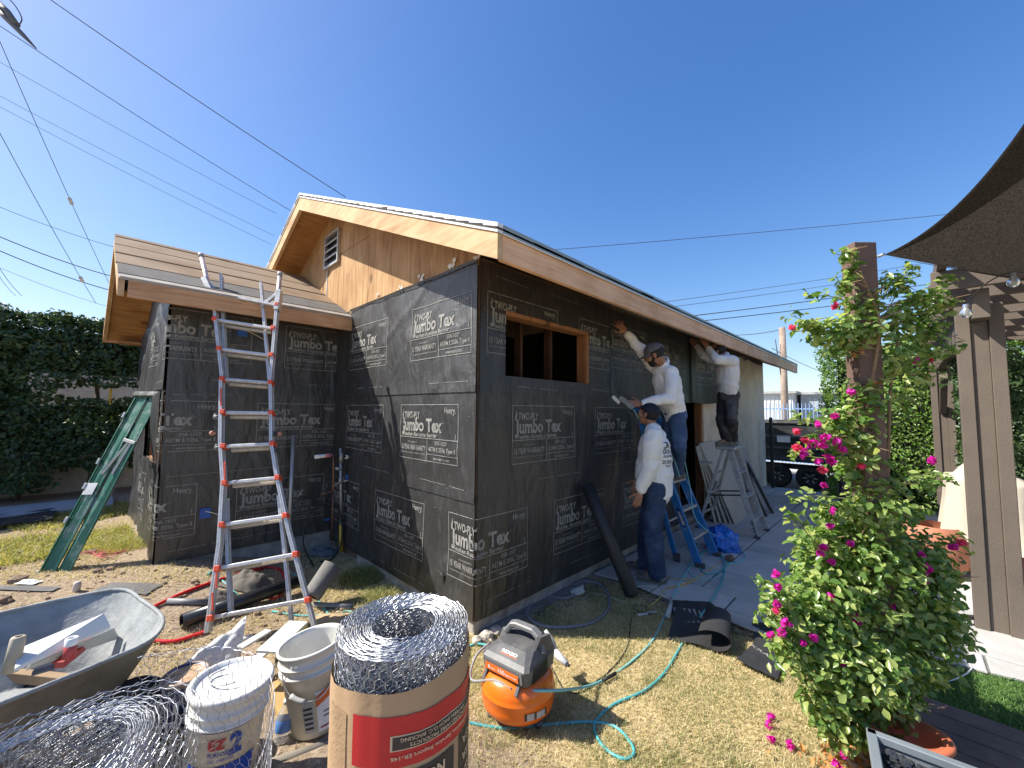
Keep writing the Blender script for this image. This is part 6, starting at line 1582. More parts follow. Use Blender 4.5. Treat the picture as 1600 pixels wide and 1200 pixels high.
def onbucket(c, ax, R_, H, a0, x, z, o=.002):
    ax = Vector(ax).normalized(); a = ax.cross(Vector((0, 1, 0))).normalized(); b = ax.cross(a); rb = R_*.86; r_ = rb+(R_-rb)*.75*(z/(H*.72))+o; an = a0+x/R_
    return c+ax*z+(a*math.cos(an)+b*math.sin(an))*r_
def face_ang(c, ax):
    ax = Vector(ax).normalized(); a = ax.cross(Vector((0, 1, 0))).normalized(); b = ax.cross(a); d = CAM-c; return math.atan2(d.dot(b), d.dot(a))
def strip(c, ax, R_, H, a0, x0, x1, z0, z1, mt, nm, par, o=.002):
    return MB().grid(lambda u, v: onbucket(c, ax, R_, H, a0, x0+(x1-x0)*u, z0+(z1-z0)*v, o), 24, 3).build(nm, mt, par)
ct = hz(363, 1063, .58); ax1 = Vector((.05, -.03, 1)).normalized(); c1_ = ct-ax1*.365
b1, _ = bucket(c1_, ax1, .136, .365, 'lidded_bucket', 'white bucket with closed lid and blue label behind the chicken wire', M_BUCK, True)
fa = face_ang(c1_, ax1)
M_BLUEL = mat('blue_label', (.012, .06, .38), .45); M_WL = mat('white_label', (.75, .75, .74), .5)
strip(c1_, ax1, .136, .365, fa, -.15, .12, .255, .268, M_BLUEL, 'label_band', b1); strip(c1_, ax1, .136, .365, fa, -.15, .12, .02, .13, M_BLUEL, 'label_band', b1)
def btext(s, x, z, w_, h_, mt, b=.02, c=c1_, ax=ax1, R_=.136, H=.365, a0=None, par=b1, o=.004):
    a0 = fa if a0 is None else a0
    V, F = text_fit(s, 0, 0, w_, h_, b); return MB().add([onbucket(c, ax, R_, H, a0, x+p, z+q, o) for p, q in V], F).build('label_text', mt, par)
M_REDT = mat('red_text', (.55, .03, .05), .5)
btext('EZ', -.055, .195, .06, .035, M_REDT, .04); btext('2', .015, .165, .045, .075, M_BLUEL, .04); btext('PURPOSE', -.055, .168, .075, .016, M_BLUEL, .02); btext('JOINT COMPOUND', -.055, .148, .09, .009, M_BLUEL)
hdl = [onbucket(c1_, ax1, .136, .365, fa-.5+.1*i, 0, .30, .01) for i in range(3)]
lp = [ct+ax1*.016+(VR*math.cos(t)*.07+VF*math.sin(t)*.05)+VR*-.02 for t in lin(2.2, 5.6, 14)]; MB().tube(lp, .003, 6).build('wire_handle', M_GALV, b1)
ct2 = hz(487, 1000, .555); ax2 = Vector((-.11, .10, 1)).normalized(); c2_ = ct2-ax2*.375
b2, _ = bucket(c2_, ax2, .145, .375, 'open_bucket', 'dusty white open bucket with orange striped label between ladder and wire roll', M_BUCK2, False)
fb = face_ang(c2_, ax2)
strip(c2_, ax2, .145, .375, fb, -.01, .16, .02, .20, M_WL, 'label_panel', b2, .0018)
def obl(u, v): return onbucket(c2_, ax2, .145, .375, fb, -.01+.17*u, .155+.07*u+.045*v-.02, .004)
MB().grid(obl, 20, 2).build('orange_stripe', mat('orange_red_print', (.62, .13, .03), .5), b2)
strip(c2_, ax2, .145, .375, fb, .0, .16, .035, .042, mat('dark_red_print', (.35, .02, .05), .5), 'label_line', b2, .004)
strip(c2_, ax2, .145, .375, fb, -.075, -.025, .03, .17, mat('grey_label', (.42, .42, .42)), 'warning_label', b2, .003)
for i in range(5): strip(c2_, ax2, .145, .375, fb, -.07, -.03, .045+i*.022, .055+i*.022, M_BLKPR, 'warning_text', b2, .0045)
strip(c2_, ax2, .145, .375, fb, .02, .11, .10, .105, M_BLKPR, 'label_line', b2, .004); strip(c2_, ax2, .145, .375, fb, .02, .12, .08, .085, M_BLKPR, 'label_line', b2, .004)
hb_ = smooth_path([onbucket(c2_, ax2, .145, .375, fb-1.1, 0, .31, .01), onbucket(c2_, ax2, .145, .375, fb-.8, 0, .23, .02), onbucket(c2_, ax2, .145, .375, fb-.3, 0, .19, .03), onbucket(c2_, ax2, .145, .375, fb+.2, 0, .19, .02), onbucket(c2_, ax2, .145, .375, fb+.75, 0, .28, .01)])
MB().tube(hb_, .003, 6).build('wire_handle', M_GALV, b2); MB().tube(hb_[7:13], .011, 10).build('grip', mat('grey_grip', (.35, .35, .34), .6), b2)
# paint can
cc_ = hz(290, 1055, .50); cn_ = empty('paint_can', cc_-Vector((0, 0, .19)), label='open navy paint can with brown residue beside the lidded bucket', cat='can')
MB().lathe([(0, 0), (.082, 0), (.082, .165), (.086, .168), (.086, .178), (.078, .18), (.074, .172), (0, .168)], cc_-Vector((0, 0, .17)), (0, 0, 1), 32).build('tin', mat('navy_can_label', (.02, .035, .12), .4, var=.4, scale=14, dirt=(.5, .5, .5), dirt_amt=.6, dscale=13), cn_)
MB().lathe([(.074, .0), (.06, .003), (.03, .006), (0, .004)], cc_+Vector((0, 0, .003)), (0, 0, 1), 28).build('dried_paint', mat('brown_residue', (.42, .27, .15), .5, var=.5, scale=20, dirt=(.8, .75, .68), dirt_amt=.9, dscale=13), cn_)
MB().lathe([(.0865, .16), (.089, .165), (.089, .177), (.083, .183), (.077, .18)], cc_-Vector((0, 0, .17)), (0, 0, 1), 32).build('rim', mat('rusty_rim', (.28, .22, .18), .5, .5), cn_)
# water bottle
cb0 = hz(437, 1172, .13)+Vector((0, 0, .0)); wb = empty('water_bottle', cb0, label='clear plastic water bottle with blue label between the two buckets', cat='bottle')
def clearm():
    m, nt, b = base('clear_plastic'); b.inputs['Base Color'].default_value = (.85, .9, .95, 1); b.inputs['Transmission Weight'].default_value = .8; b.inputs['Roughness'].default_value = .08; b.inputs['IOR'].default_value = 1.2; return m
M_CLEAR = clearm()
MB().lathe([(0, 0), (.030, 0), (.033, .01), (.031, .03), (.033, .045), (.031, .06), (.033, .075), (.033, .13), (.028, .15), (.014, .175), (.013, .19)], cb0, (.15, .1, 1), 20).build('bottle_body', M_CLEAR, wb)
MB().lathe([(.0335, .078), (.0345, .08), (.0345, .125), (.0335, .127)], cb0, (.15, .1, 1), 20).build('label', mat('blue_white_label', (.10, .22, .50), .4), wb)
MB().lathe([(0, .187), (.015, .187), (.015, .203), (0, .204)], cb0, (.15, .1, 1), 14).build('cap', M_WL, wb)
# plastic sheet
def plas():
    m, nt, b = base('milky_plastic_sheet'); v = co(nt, 'Object'); b.inputs['Base Color'].default_value = (.72, .73, .72, 1); b.inputs['Roughness'].default_value = .3; b.inputs['Transmission Weight'].default_value = .25
    bump(nt, b, noise_n(nt, v, 12, 5, .6, 1.5), .012); return m
def psheet(u, v):
    a = hz(218, 1092, .30).lerp(at(385, 962, 2.45), u); b = hz(262, 1112, .18).lerp(hz(372, 1040, .26), u)
    q = a.lerp(b, v); w_ = noise.noise(Vector((u*3, v*2.3, 2)))*.03+noise.noise(Vector((u*9, v*7, 2)))*.012
    return q+Vector((0, 0, w_+.05*math.sin(u*3.14)*math.sin(v*3.14)))+VR*(.02*math.sin(u*9)*v)
tag(MB().grid(psheet, 44, 22).build('plastic_sheet', plas()), 'milky plastic sheet standing crumpled in front of the tall ladder', 'plastic sheet')
# cardboard carton with yellow and black print
k0, k1 = hz(400, 1020, .42), hz(452, 975, .42); kd = (k1-k0); ks = Vector((kd.y, -kd.x, 0)).normalized()*.11
bx1 = empty('carton', k0, label='long flattened white carton with yellow and black print behind the buckets', cat='box')
MB().hexa([k0, k1, k1+ks, k0+ks, k0+Vector((0, 0, .012)), k1+Vector((0, 0, .02)), k1+ks+Vector((0, 0, .018)), k0+ks+Vector((0, 0, .01))]).build('lid_panel', mat('white_card', (.72, .70, .62), .7, bd=.002, bs=20), bx1)
dn = Vector((0, 0, -.07)); sd2 = ks*1.005
for i, mt in enumerate((mat('yellow_green_card', (.45, .44, .06), .6), mat('dark_card', (.05, .05, .05), .6), mat('cream_card', (.66, .62, .50), .7))):
    a = k0+sd2+dn*(i/3.); b = k1+sd2+dn*(i/3.); MB().hexa([a+dn/3, b+dn/3, b+dn/3-ks*.05, a+dn/3-ks*.05, a, b, b-ks*.05, a-ks*.05]).build('side_band', mt, bx1)
V, F = text_fit('MINI MAX DUTY', 0, 0, .18, .016, .02); kk = kd.normalized()
MB().add([k0+sd2*1.01+kk*(.05+x)+Vector((0, 0, -.022+y)) for x, y in V], F).build('printed_text', M_BLKPR, bx1)
for i, (a, b, c_, lab) in enumerate((((375, 1012), (420, 985), (.66, .65, .6), 'narrow white slat lying left of the carton'), ((455, 1020), (475, 985), (.55, .42, .12), 'mustard coloured board scrap behind the open bucket'), ((395, 1035), (432, 1003), (.60, .60, .55), 'clear crinkled film scrap under the carton'))):
    A, B = hz(*a, .36), hz(*b, .36); MB().beam(A, B, .05, .012).build('scrap_board', mat('scrap%d' % i, c_, .7), label=lab, cat='scrap')
tag(MB().tube([hz(420, 1195, .16), hz(470, 1178, .16), hz(530, 1158, .16)], .022, 10).build('wooden_pole', mat('dirty_pole', (.22, .19, .15), .9, var=.3)), 'dirty grey wooden pole lying between the open bucket and wire roll', 'pole')
tag(MB().beam(hz(425, 1070, .20), hz(450, 1125, .20), .06, .03).build('brown_board', mat('ochre_board', (.40, .26, .10), .8)), 'ochre board scrap between the two buckets', 'board')
heap(620, 955, .30, .16, .01, mat('cardboard_brown', (.42, .30, .17), .85), 'cardboard_sheet', 'flat brown cardboard on the grass behind the wire roll', 'cardboard', 12) if False else None
heap(515, 968, .14, .08, .015, mat('cardboard_brown', (.42, .30, .17), .85), 'cardboard_sheet', 'flat brown cardboard scrap behind the open bucket', 'cardboard', 13)
# ------------------------------------------------------------------ wheelbarrow
M_TRAY = mat('cement_crusted_steel', (.27, .285, .285), .8, .1, var=.25, scale=7, bd=.008, bs=22, dirt=(.45, .45, .42), dirt_amt=.5, dscale=6)
M_TRAYO = mat('muddy_tray_outside', (.20, .185, .15), .85, .1, var=.3, scale=5, bd=.006, bs=25, dirt=(.10, .08, .06), dirt_amt=.6, dscale=4)
wbr = empty('wheelbarrow', hz(60, 1120, .15), label='cement crusted wheelbarrow loaded with tubes and board scraps', cat='wheelbarrow')
ZR = .66
rim = [hz(-130, 985, ZR), hz(0, 958, ZR), hz(100, 936, ZR), hz(188, 921, ZR+.01), hz(222, 938, ZR+.01), hz(254, 966, ZR), hz(236, 1000, ZR), hz(160, 1035, ZR), hz(70, 1072, ZR), hz(-40, 1115, ZR), hz(-220, 1180, ZR), hz(-320, 1100, ZR)]
rimS = smooth_path(rim+[rim[0]], 5)[:-1]; cen = sum(rimS, Vector())/len(rimS)
def tray(t, off=0): return [Vector((cen.x+(p.x-cen.x)*(1-.42*t)+.0, cen.y+(p.y-cen.y)*(1-.42*t), ZR-.30*t+(p.z-ZR)*(1-t)+off)) for p in rimS]
def ringmesh(rs_, cap=True, flip=False):
    mb = MB(); n = len(rs_[0]); vs = [q for r in rs_ for q in r]; fs = [(i*n+k, i*n+(k+1) % n, (i+1)*n+(k+1) % n, (i+1)*n+k) for i in range(len(rs_)-1) for k in range(n)]
    mb.add(vs, fs, 0, True)
    if cap: b = (len(rs_)-1)*n; mb.f.append([b+k for k in range(n)]); mb.m.append(0); mb.smooth.append(False)
    return mb
ringmesh([tray(t) for t in (0, .3, .6, .85, .97, 1)]).build('tray', M_TRAY, wbr)
def outer(t): return [Vector((cen.x+(p.x-cen.x)*(1-.42*t)+(p-cen).normalized().x*.006, cen.y+(p.y-cen.y)*(1-.42*t)+(p-cen).normalized().y*.006, ZR-.305*t-.002)) for p in rimS]
ringmesh([outer(t) for t in (0, .3, .6, .85, .97, 1)]).build('tray_outside', M_TRAYO, wbr)
MB().tube(rimS, .009, 8, closed=True).build('rolled_rim', M_TRAY, wbr)
nose = cen; hd = (rim[0]-rim[5]); hd.z = 0; hd.normalize(); hs_ = Vector((-hd.y, hd.x, 0))
for s in (-1, 1):
    a = cen-hd*.50+hs_*.16*s; a.z = .30; b = cen+hd*1.0+hs_*.26*s; b.z = .50
    MB().beam(a, b, .04, .045).build('handle', mat('barrow_wood', (.32, .22, .13), .8), wbr)
    l = cen+hd*.22+hs_*.20*s; MB().tube([Vector((l.x, l.y, .36)), Vector((l.x+hd.x*.08, l.y+hd.y*.08, .16))], .014, 8).build('leg', M_IRON, wbr)
wq = cen-hd*.40; MB().lathe([(.03, -.03), (.10, -.035), (.155, -.03), (.165, 0), (.155, .03), (.10, .035), (.03, .03)], (wq.x, wq.y, .32), hs_, 24).build('wheel', M_RUB, wbr)
# contents
zc_ = ZR-.10
def cont(a, b, wd, th, mt, name, label, cat, z0=zc_, z1=zc_):
    A, B = hz(a[0], a[1], z0), hz(b[0], b[1], z1); return tag(MB().beam(A, B, wd, th).build(name, mt), label, cat)
M_WBRD = mat('white_board', (.66, .66, .64), .8, var=.05)
A, B, C_, D_ = hz(22, 1050, .56), hz(28, 1018, .60), hz(162, 962, .64), hz(172, 982, .58)
MB().hexa([A, D_, C_, B, A+Vector((0, 0, .012)), D_+Vector((0, 0, .012)), C_+Vector((0, 0, .012)), B+Vector((0, 0, .012))]).build('board_scrap', M_WBRD, label='long pale board lying in the wheelbarrow', cat='board')
A, B, C_, D_ = hz(40, 1048, .50), hz(48, 1040, .53), hz(178, 985, .56), hz(185, 998, .50)
MB().hexa([A, D_, C_, B, A+Vector((0, 0, .012)), D_+Vector((0, 0, .012)), C_+Vector((0, 0, .012)), B+Vector((0, 0, .012))]).build('board_scrap', mat('grey_board', (.45, .45, .43), .8), label='second grey board under the pale one in the wheelbarrow', cat='board')
p = hz(16, 1050, .54); tag(MB().lathe([(.012, .14), (.020, .14), (.024, .135), (.026, 0), (.0, 0)], p, (.1, .1, 1), 18).build('cardboard_tube', mat('beige_tube', (.42, .37, .28), .8)), 'beige cardboard tube standing at the left of the wheelbarrow load', 'tube')
p = hz(108, 1028, .54); tb = empty('caulk_tube', p, label='red and white tube standing in the wheelbarrow', cat='tube')
MB().lathe([(.0, 0), (.022, 0), (.022, .06), (0, .06)], p, (.05, .05, 1), 18).build('red_body', mat('red_tube', (.40, .05, .05), .5), tb); MB().lathe([(.0225, .055), (.023, .06), (.023, .085), (.019, .088), (.013, .086), (.013, .06)], p, (.05, .05, 1), 18).build('white_collar', mat('white_plastic', (.75, .75, .72)), tb)
cont((90, 1040), (140, 1000), .05, .03, mat('red_tube', (.40, .05, .05)), 'red_sleeve', 'dull red sleeve lying behind the caulk tube in the wheelbarrow', 'sleeve', .50, .52)
cont((50, 1052), (85, 1042), .035, .012, M_KNOB, 'trowel_blade', 'dark trowel in the wheelbarrow load', 'tool', .52, .52)
A = hz(121, 938, .58); pl = at(121, 908, (A-CAM).dot(VF)-.02); pq = empty('shovel', (A.x, A.y, .4), label='whitish round tool handle standing behind the wheelbarrow', cat='tool handle')
B = hz(118, 930, .16); top = at(121, 910, (B-CAM).dot(VF)); MB().tube([B, top-Vector((0, 0, .02)), top, top+Vector((0, 0, .008))], [.024, .024, .022, .012], 14).build('handle', mat('whitish_handle', (.55, .50, .46), .8, var=.15), pq)
# ------------------------------------------------------------------ people
def capsule(mb, a, b, ra, rb, fa_=1.0, flat=None, n=14):
    """tapered capsule with round ends; flat = direction in which it is squashed by fa_"""
    a, b = Vector(a), Vector(b); d = b-a; L = d.length; d = d.normalized() if L > 1e-6 else Vector((0, 0, 1))
    u = (flat - d*flat.dot(d)).normalized() if flat is not None and abs(flat.normalized().dot(d)) < .98 else d.orthogonal().normalized(); w_ = d.cross(u)
    prof = [(-ra*math.cos(t), ra*math.sin(t)) for t in lin(.12, math.pi/2, 4)]+[(L+rb*math.sin(t), rb*math.cos(t)) for t in lin(0, math.pi/2-.12, 4)]
    vs = []; fs = []
    for z, r_ in prof:
        for k in range(n): t = 2*math.pi*k/n; vs.append(a+d*z+u*(math.cos(t)*r_*fa_)+w_*(math.sin(t)*r_))
    for i in range(len(prof)-1):
        for k in range(n): fs.append((i*n+k, i*n+(k+1) % n, (i+1)*n+(k+1) % n, (i+1)*n+k))
    fs.append(tuple(range(n))[::-1]); fs.append(tuple((len(prof)-1)*n+k for k in range(n)))
    mb.add(vs, fs)
def ellip(mb, c, ax, ay, az, n=16):
    vs = []; fs = []; m = 10; c = Vector(c)
    for i in range(m+1):
        p = math.pi*(i+.02)/(m+.04)
        for k in range(n): t = 2*math.pi*k/n; vs.append(c+az*math.cos(p)+(ax*math.cos(t)+ay*math.sin(t))*math.sin(p))
    for i in range(m):
        for k in range(n): fs.append((i*n+k, (i+1)*n+k, (i+1)*n+(k+1) % n, i*n+(k+1) % n))
    fs.append(tuple(range(n))); fs.append(tuple(m*n+k for k in range(n))[::-1]); mb.add(vs, fs)
def fuse(mb, voxel, smooth=6, fac=.5, wr=None):
    me = bpy.data.meshes.new('t'); me.from_pydata(mb.v, [], mb.f); me.update()
    o = bpy.data.objects.new('t', me); COL.objects.link(o)
    md = o.modifiers.new('r', 'REMESH'); md.mode = 'VOXEL'; md.voxel_size = voxel; md.use_smooth_shade = True
    ms = o.modifiers.new('s', 'SMOOTH'); ms.iterations = smooth; ms.factor = fac
    bpy.context.view_layer.update(); dg = bpy.context.evaluated_depsgraph_get()
    m2 = bpy.data.meshes.new_from_object(o.evaluated_get(dg)); bpy.data.objects.remove(o)
    if wr:
        nn = [v.normal.copy() for v in m2.vertices]
        for v, q in zip(m2.vertices, nn): v.co = v.co+q*wr(v.co, q)
        m2.update()
    return m2
def meshobj(name, me, mt, root, **k):
    me.materials.clear(); me.materials.append(mt); me.transform(parent_world(root).inverted())
    me.polygons.foreach_set('use_smooth', [True]*len(me.polygons)); return tag(link(name, me, root), **k)
def hand(mb, w_, d, n, side, curl=(.3, .35, .4, .45), spread=.10, thumb=.6, s=1.0):
    """w_ wrist, d direction of fingers, n out of the back of the hand, side = direction of the thumb"""
    d = d.normalized(); n = (n-d*n.dot(d)).normalized(); t = (side-d*side.dot(d)); t = (t-n*t.dot(n)).normalized()
    capsule(mb, w_, w_+d*.035*s, .025*s, .032*s, .62, n); capsule(mb, w_+d*.03*s+t*.016*s, w_+d*.085*s+t*.022*s, .022*s, .016*s, .75, n); capsule(mb, w_+d*.03*s-t*.016*s, w_+d*.08*s-t*.022*s, .022*s, .016*s, .75, n)
    capsule(mb, w_+d*.03*s, w_+d*.085*s, .026*s, .020*s, .6, n)
    for i, (L, off) in enumerate(((.072, .030), (.082, .010), (.076, -.010), (.060, -.029))):
        p = w_+d*(.086-.004*abs(i-1))*s+t*off*s; a = spread*(1.3-i)*1.0; dd_ = (d+t*a).normalized(); c_ = curl[i]; r_ = (.0092, .0095, .0090, .0080)[i]*s
        for f_ in (.45, .32, .23):
            q = p+dd_*L*f_*s; capsule(mb, p, q, r_, r_*.93); r_ *= .93; p = q; dd_ = (dd_*math.cos(c_)-n*math.sin(c_)).normalized()
    p = w_+d*.022*s+t*.026*s; dd_ = (d*.6+t*.75-n*.25*thumb).normalized(); r_ = .0125*s
    for L in (.036, .030, .024): q = p+dd_*L*s; capsule(mb, p, q, r_, r_*.9); r_ *= .88; p = q; dd_ = (dd_+d*.35-n*.2*thumb).normalized()
def head(mb, c, f, u, s=1.0):
    f = f.normalized(); u = (u-f*u.dot(f)).normalized(); l = u.cross(f)
    ellip(mb, c+u*.025*s-f*.012*s, f*.096*s, l*.077*s, u*.100*s); ellip(mb, c-u*.030*s+f*.025*s, f*.062*s, l*.060*s, u*.080*s)
    ellip(mb, c-u*.088*s+f*.055*s, f*.028*s, l*.030*s, u*.022*s)              # chin
    capsule(mb, c+u*.010*s+f*.086*s, c-u*.022*s+f*.108*s, .010*s, .014*s); ellip(mb, c-u*.026*s+f*.100*s, f*.014*s, l*.018*s, u*.010*s)   # nose
    capsule(mb, c+u*.026*s+f*.080*s-l*.035*s, c+u*.026*s+f*.080*s+l*.035*s, .013*s, .013*s)    # brow
    ellip(mb, c-u*.055*s+f*.083*s, f*.012*s, l*.024*s, u*.006*s); ellip(mb, c-u*.066*s+f*.080*s, f*.012*s, l*.020*s, u*.006*s)   # lips
    for q in (-1, 1):
        ellip(mb, c+l*.080*s*q-f*.008*s-u*.010*s, f*.018*s, l*.007*s, u*.032*s); ellip(mb, c+l*.084*s*q-f*.012*s-u*.004*s, f*.022*s, l*.005*s, u*.020*s)
        ellip(mb, c+f*.060*s+l*.045*s*q-u*.020*s, f*.025*s, l*.022*s, u*.025*s)
def wr_shirt(seed, amp=.017, ax=Vector((0, 0, 1))):
    def w_(c, n):
        s = Vector((c.x*6, c.y*6, c.z*11))+Vector((seed, seed, 0)); a = noise.noise(s*1.1+Vector((noise.noise(s*.5)*2.0, 0, 0)))
        b = 1-abs(noise.noise(Vector((c.x*9+c.z*5, c.y*9, c.z*7-c.x*6))+Vector((seed, 3, 1))))*2.2
        return amp*(a*.9+b*.45)
    return w_
def skin_mat(): 
    return mat('brown_skin', (.36, .17, .105), .5, var=.12, scale=12, spec=.4)
M_SKIN = skin_mat()
M_SHIRT = mat('white_cotton_shirt', (.88, .87, .85), .9, var=.03, scale=4, bd=.0025, bs=30, dirt=(.55, .53, .50), dirt_amt=.25, dscale=6)
M_SHIRTG = mat('greyed_cotton_shirt', (.80, .79, .77), .9, var=.05, scale=4, bd=.0025, bs=30, dirt=(.40, .38, .36), dirt_amt=.4, dscale=7)
M_JEAN = mat('indigo_denim', (.022, .045, .105), .9, var=.3, scale=5, bd=.001, bs=200, dirt=(.09, .13, .21), dirt_amt=.55, dscale=5)
M_JEAN2 = mat('mid_blue_denim', (.045, .085, .18), .9, var=.3, scale=5, bd=.001, bs=200, dirt=(.13, .19, .30), dirt_amt=.5, dscale=5)
M_WORKP = mat('paint_marked_black_trousers', (.028, .028, .033), .9, var=.3, scale=6, bd=.001, dirt=(.26, .25, .24), dirt_amt=.55, dscale=5)
M_BOOT = mat('dusty_work_boot', (.13, .12, .11), .8, var=.25, scale=9, bd=.002, dirt=(.30, .27, .23), dirt_amt=.6, dscale=8)
M_SOLE = mat('boot_sole', (.16, .15, .14), .9)
M_HAIR = mat('black_hair', (.012, .010, .009), .7, var=.3, scale=40)
M_EYE = mat('eye_white', (.7, .7, .68), .2); M_PUP = mat('eye_dark', (.02, .012, .01), .1)
def person(name, loc, label, J, face, headup, shirt, pants, belly=1.0, capcol=None, brim=None, seed=1, beard=False, glasses=False, short=False, capdir=None, text=None, g_=1.0):
    root = empty('person', loc, label=label, cat='person')
    lw = (J['sl']-J['sr']).normalized(); up = (J['neck']-J['pel']).normalized(); fw_ = lw.cross(up).normalized(); fw_ = -fw_ if fw_.dot(face) < 0 else fw_
    b = MB()
    head(b, J['head'], face, headup); capsule(b, J['neck']-up*.03, J['head']-headup*.05-face*.02, .058, .054)
    capsule(b, J['pel'], J['chest'], .125, .13, .78, fw_); capsule(b, J['chest'], J['neck']-up*.06, .14, .075, .70, fw_); capsule(b, J['sr'], J['sl'], .058, .058)
    for q in 'lr':
        capsule(b, J['s'+q], J['e'+q], .052, .042); capsule(b, J['e'+q], J['w'+q], .041, .027)
        capsule(b, J['h'+q], J['k'+q], .085, .058); capsule(b, J['k'+q], J['a'+q], .056, .038); capsule(b, J['a'+q], J['t'+q], .036, .030)
        hd_, hn_, ht_, cu, spd = J['hand'+q]; hand(b, J['w'+q]+hd_.normalized()*.015, hd_, hn_, ht_, cu, spd)
    capsule(b, J['hl'], J['hr'], .09, .09)
    meshobj('body', fuse(b, .0062, 4), M_SKIN, root)
    s = MB(); bel = J['pel'].lerp(J['chest'], .40)+fw_*.030*belly
    capsule(s, J['pel']-up*.03, J['chest'], .150*g_*(.9+.12*belly), .158*g_, .84, fw_); capsule(s, J['chest'], J['neck']-up*.045, .162*g_, .088*g_, .76, fw_); ellip(s, bel, fw_*(.110+.045*belly), lw*(.155+.02*belly), up*.24)
    capsule(s, J['sr']-lw*0, J['sl'], .072, .072)
    for q in 'lr': capsule(s, J['s'+q], J['e'+q], .072*g_, .060*g_); capsule(s, J['e'+q], J['w'+q]+(J['e'+q]-J['w'+q]).normalized()*.02, .058*g_, .040*g_)
    sh_ = meshobj('shirt', fuse(s, .0090, 2, .5, wr_shirt(seed)), shirt, root)
    cf = MB()
    for q in 'lr': d = (J['w'+q]-J['e'+q]).normalized(); cf.lathe([(.036, -.022), (.041, -.02), (.041, .004), (.034, .008)], J['w'+q], d, 18)
    cf.build('cuffs', shirt, root); 
    cl_ = MB(); d = (J['head']-headup*.05-face*.02-J['neck']).normalized(); cl_.lathe([(.066, -.02), (.074, -.012), (.073, .006), (.064, .010)], J['neck']-d*.0, d, 24); cl_.build('collar', shirt, root)
    if short:      # over-shirt sleeve edge
        for q in 'lr':
            d = (J['e'+q]-J['s'+q]); L = d.length; d.normalize(); MB().lathe([(.084, L*.2), (.088, L*.74), (.084, L*.75), (.07, L*.74)], J['s'+q], d, 20).build('short_sleeve', shirt, root)
    p = MB(); capsule(p, J['pel']+up*.03, J['pel']-up*.05, .135*(.92+.08*belly), .14, .85, fw_); capsule(p, J['hl'], J['hr'], .105, .105)
    for q in 'lr': capsule(p, J['h'+q], J['k'+q], .100*g_, .076*g_, .95, fw_); capsule(p, J['k'+q], J['a'+q]+(J['a'+q]-J['k'+q]).normalized()*-.005, .076*g_, .066*g_)
    meshobj('trousers', fuse(p, .0095, 4, .5, wr_shirt(seed+4, .013)), pants, root)
    for q in 'lr':
        f_ = (J['t'+q]-J['a'+q]); f_.z = 0; f_.normalize(); bt = MB(); a_ = J['a'+q]; gnd = a_.z-.085
        ft_ = Vector((a_.x, a_.y, gnd+.045)); capsule(bt, ft_-f_*.045, ft_+f_*.06, .046, .046, .85, Vector((0, 0, 1))); capsule(bt, ft_+f_*.05, ft_+f_*.155-Vector((0, 0, .006)), .046, .040, .78, Vector((0, 0, 1))); capsule(bt, ft_-f_*.02, ft_-f_*.01+Vector((0, 0, .085)), .050, .052)
        m_ = fuse(bt, .007, 4, .5, lambda c, n: .0025*noise.noise(c*40)); 
        for v in m_.vertices: v.co.z = max(v.co.z, gnd+.012)
        bo = meshobj('boot', m_, M_BOOT, root)
        so_ = MB(); l_ = Vector((-f_.y, f_.x, 0)); n_ = 20; pts = [ft_+f_*(.055+.14*math.cos(t))+l_*(.046*math.sin(t)*(1+.12*math.cos(t))) for t in lin(0, 2*math.pi, n_)[:-1]]
        so_.prism([Vector((x.x, x.y, gnd)) for x in pts], (0, 0, .022)).build('sole', M_SOLE, bo)
        la_ = MB()
        for i in range(4): c_ = ft_+f_*(.035+i*.022)+Vector((0, 0, .062-.012*i)); la_.tube([c_-l_*.022, c_+Vector((0, 0, .006)), c_+l_*.022], .003, 5)
        la_.build('laces', M_HAIR, bo)
    f = face.normalized(); u = (headup-f*headup.dot(f)).normalized(); l = u.cross(f); c = J['head']
    for q in (-1, 1):
        e = c+f*.078+l*.033*q+u*.004; MB().lathe([(0, .0125), (.0125*.7, .0088), (.0125, 0), (0, -.0125)], e-f*.006, f, 14).build('eye', M_EYE, root); MB().lathe([(0, .0135), (.006, .0115), (.006, .010)], e-f*.006, f, 10).build('pupil', M_PUP, root)
    h = MB(); ellip(h, c+u*.020-f*.022, f*.094, l*.083, u*.090); hm = fuse(h, .007, 2, .5, lambda q_, n: .003*noise.noise(q_*90)); meshobj('hair', hm, M_HAIR, root)
    if capcol:
        cf_ = (capdir or f).normalized(); m = MB()
        def dome(a, b_):
            th = a*2*math.pi; ph = b_*1.50; r_ = 1.0-.05*max(0, math.cos(th))*math.sin(ph)
            return c+u*(.030+.096*math.cos(ph))-f*.010+(f*math.cos(th)*.112+l*math.sin(th)*.094)*math.sin(ph)*r_
        m.grid(dome, 36, 10); co_ = m.build('cap', capcol, root)
        for k in range(6): MB().tube([dome(k/6, .02), dome(k/6, .3), dome(k/6, .6), dome(k/6, .98)], .0015, 4).build('seam', capcol, co_)
        MB().lathe([(0, .006), (.008, .002), (.008, -.003)], dome(0, 0), u, 10).build('button', capcol, co_)
        if brim:
            sdl = u.cross(brim).normalized()
            def br(a, b_): th = (a-.5)*2.5; r_ = .098+.075*b_*math.cos(th*.75); return c+u*(.030-.018*b_+.012*math.cos(th)*(1)-.010)+brim*(math.cos(th)*r_-.0)+sdl*(math.sin(th)*(.090+.006*b_))
            MB().grid(br, 20, 5).build('brim', capcol, co_); MB().grid(lambda a, b_: br(a, b_)-u*.004, 20, 5).build('brim_underside', capcol, co_)
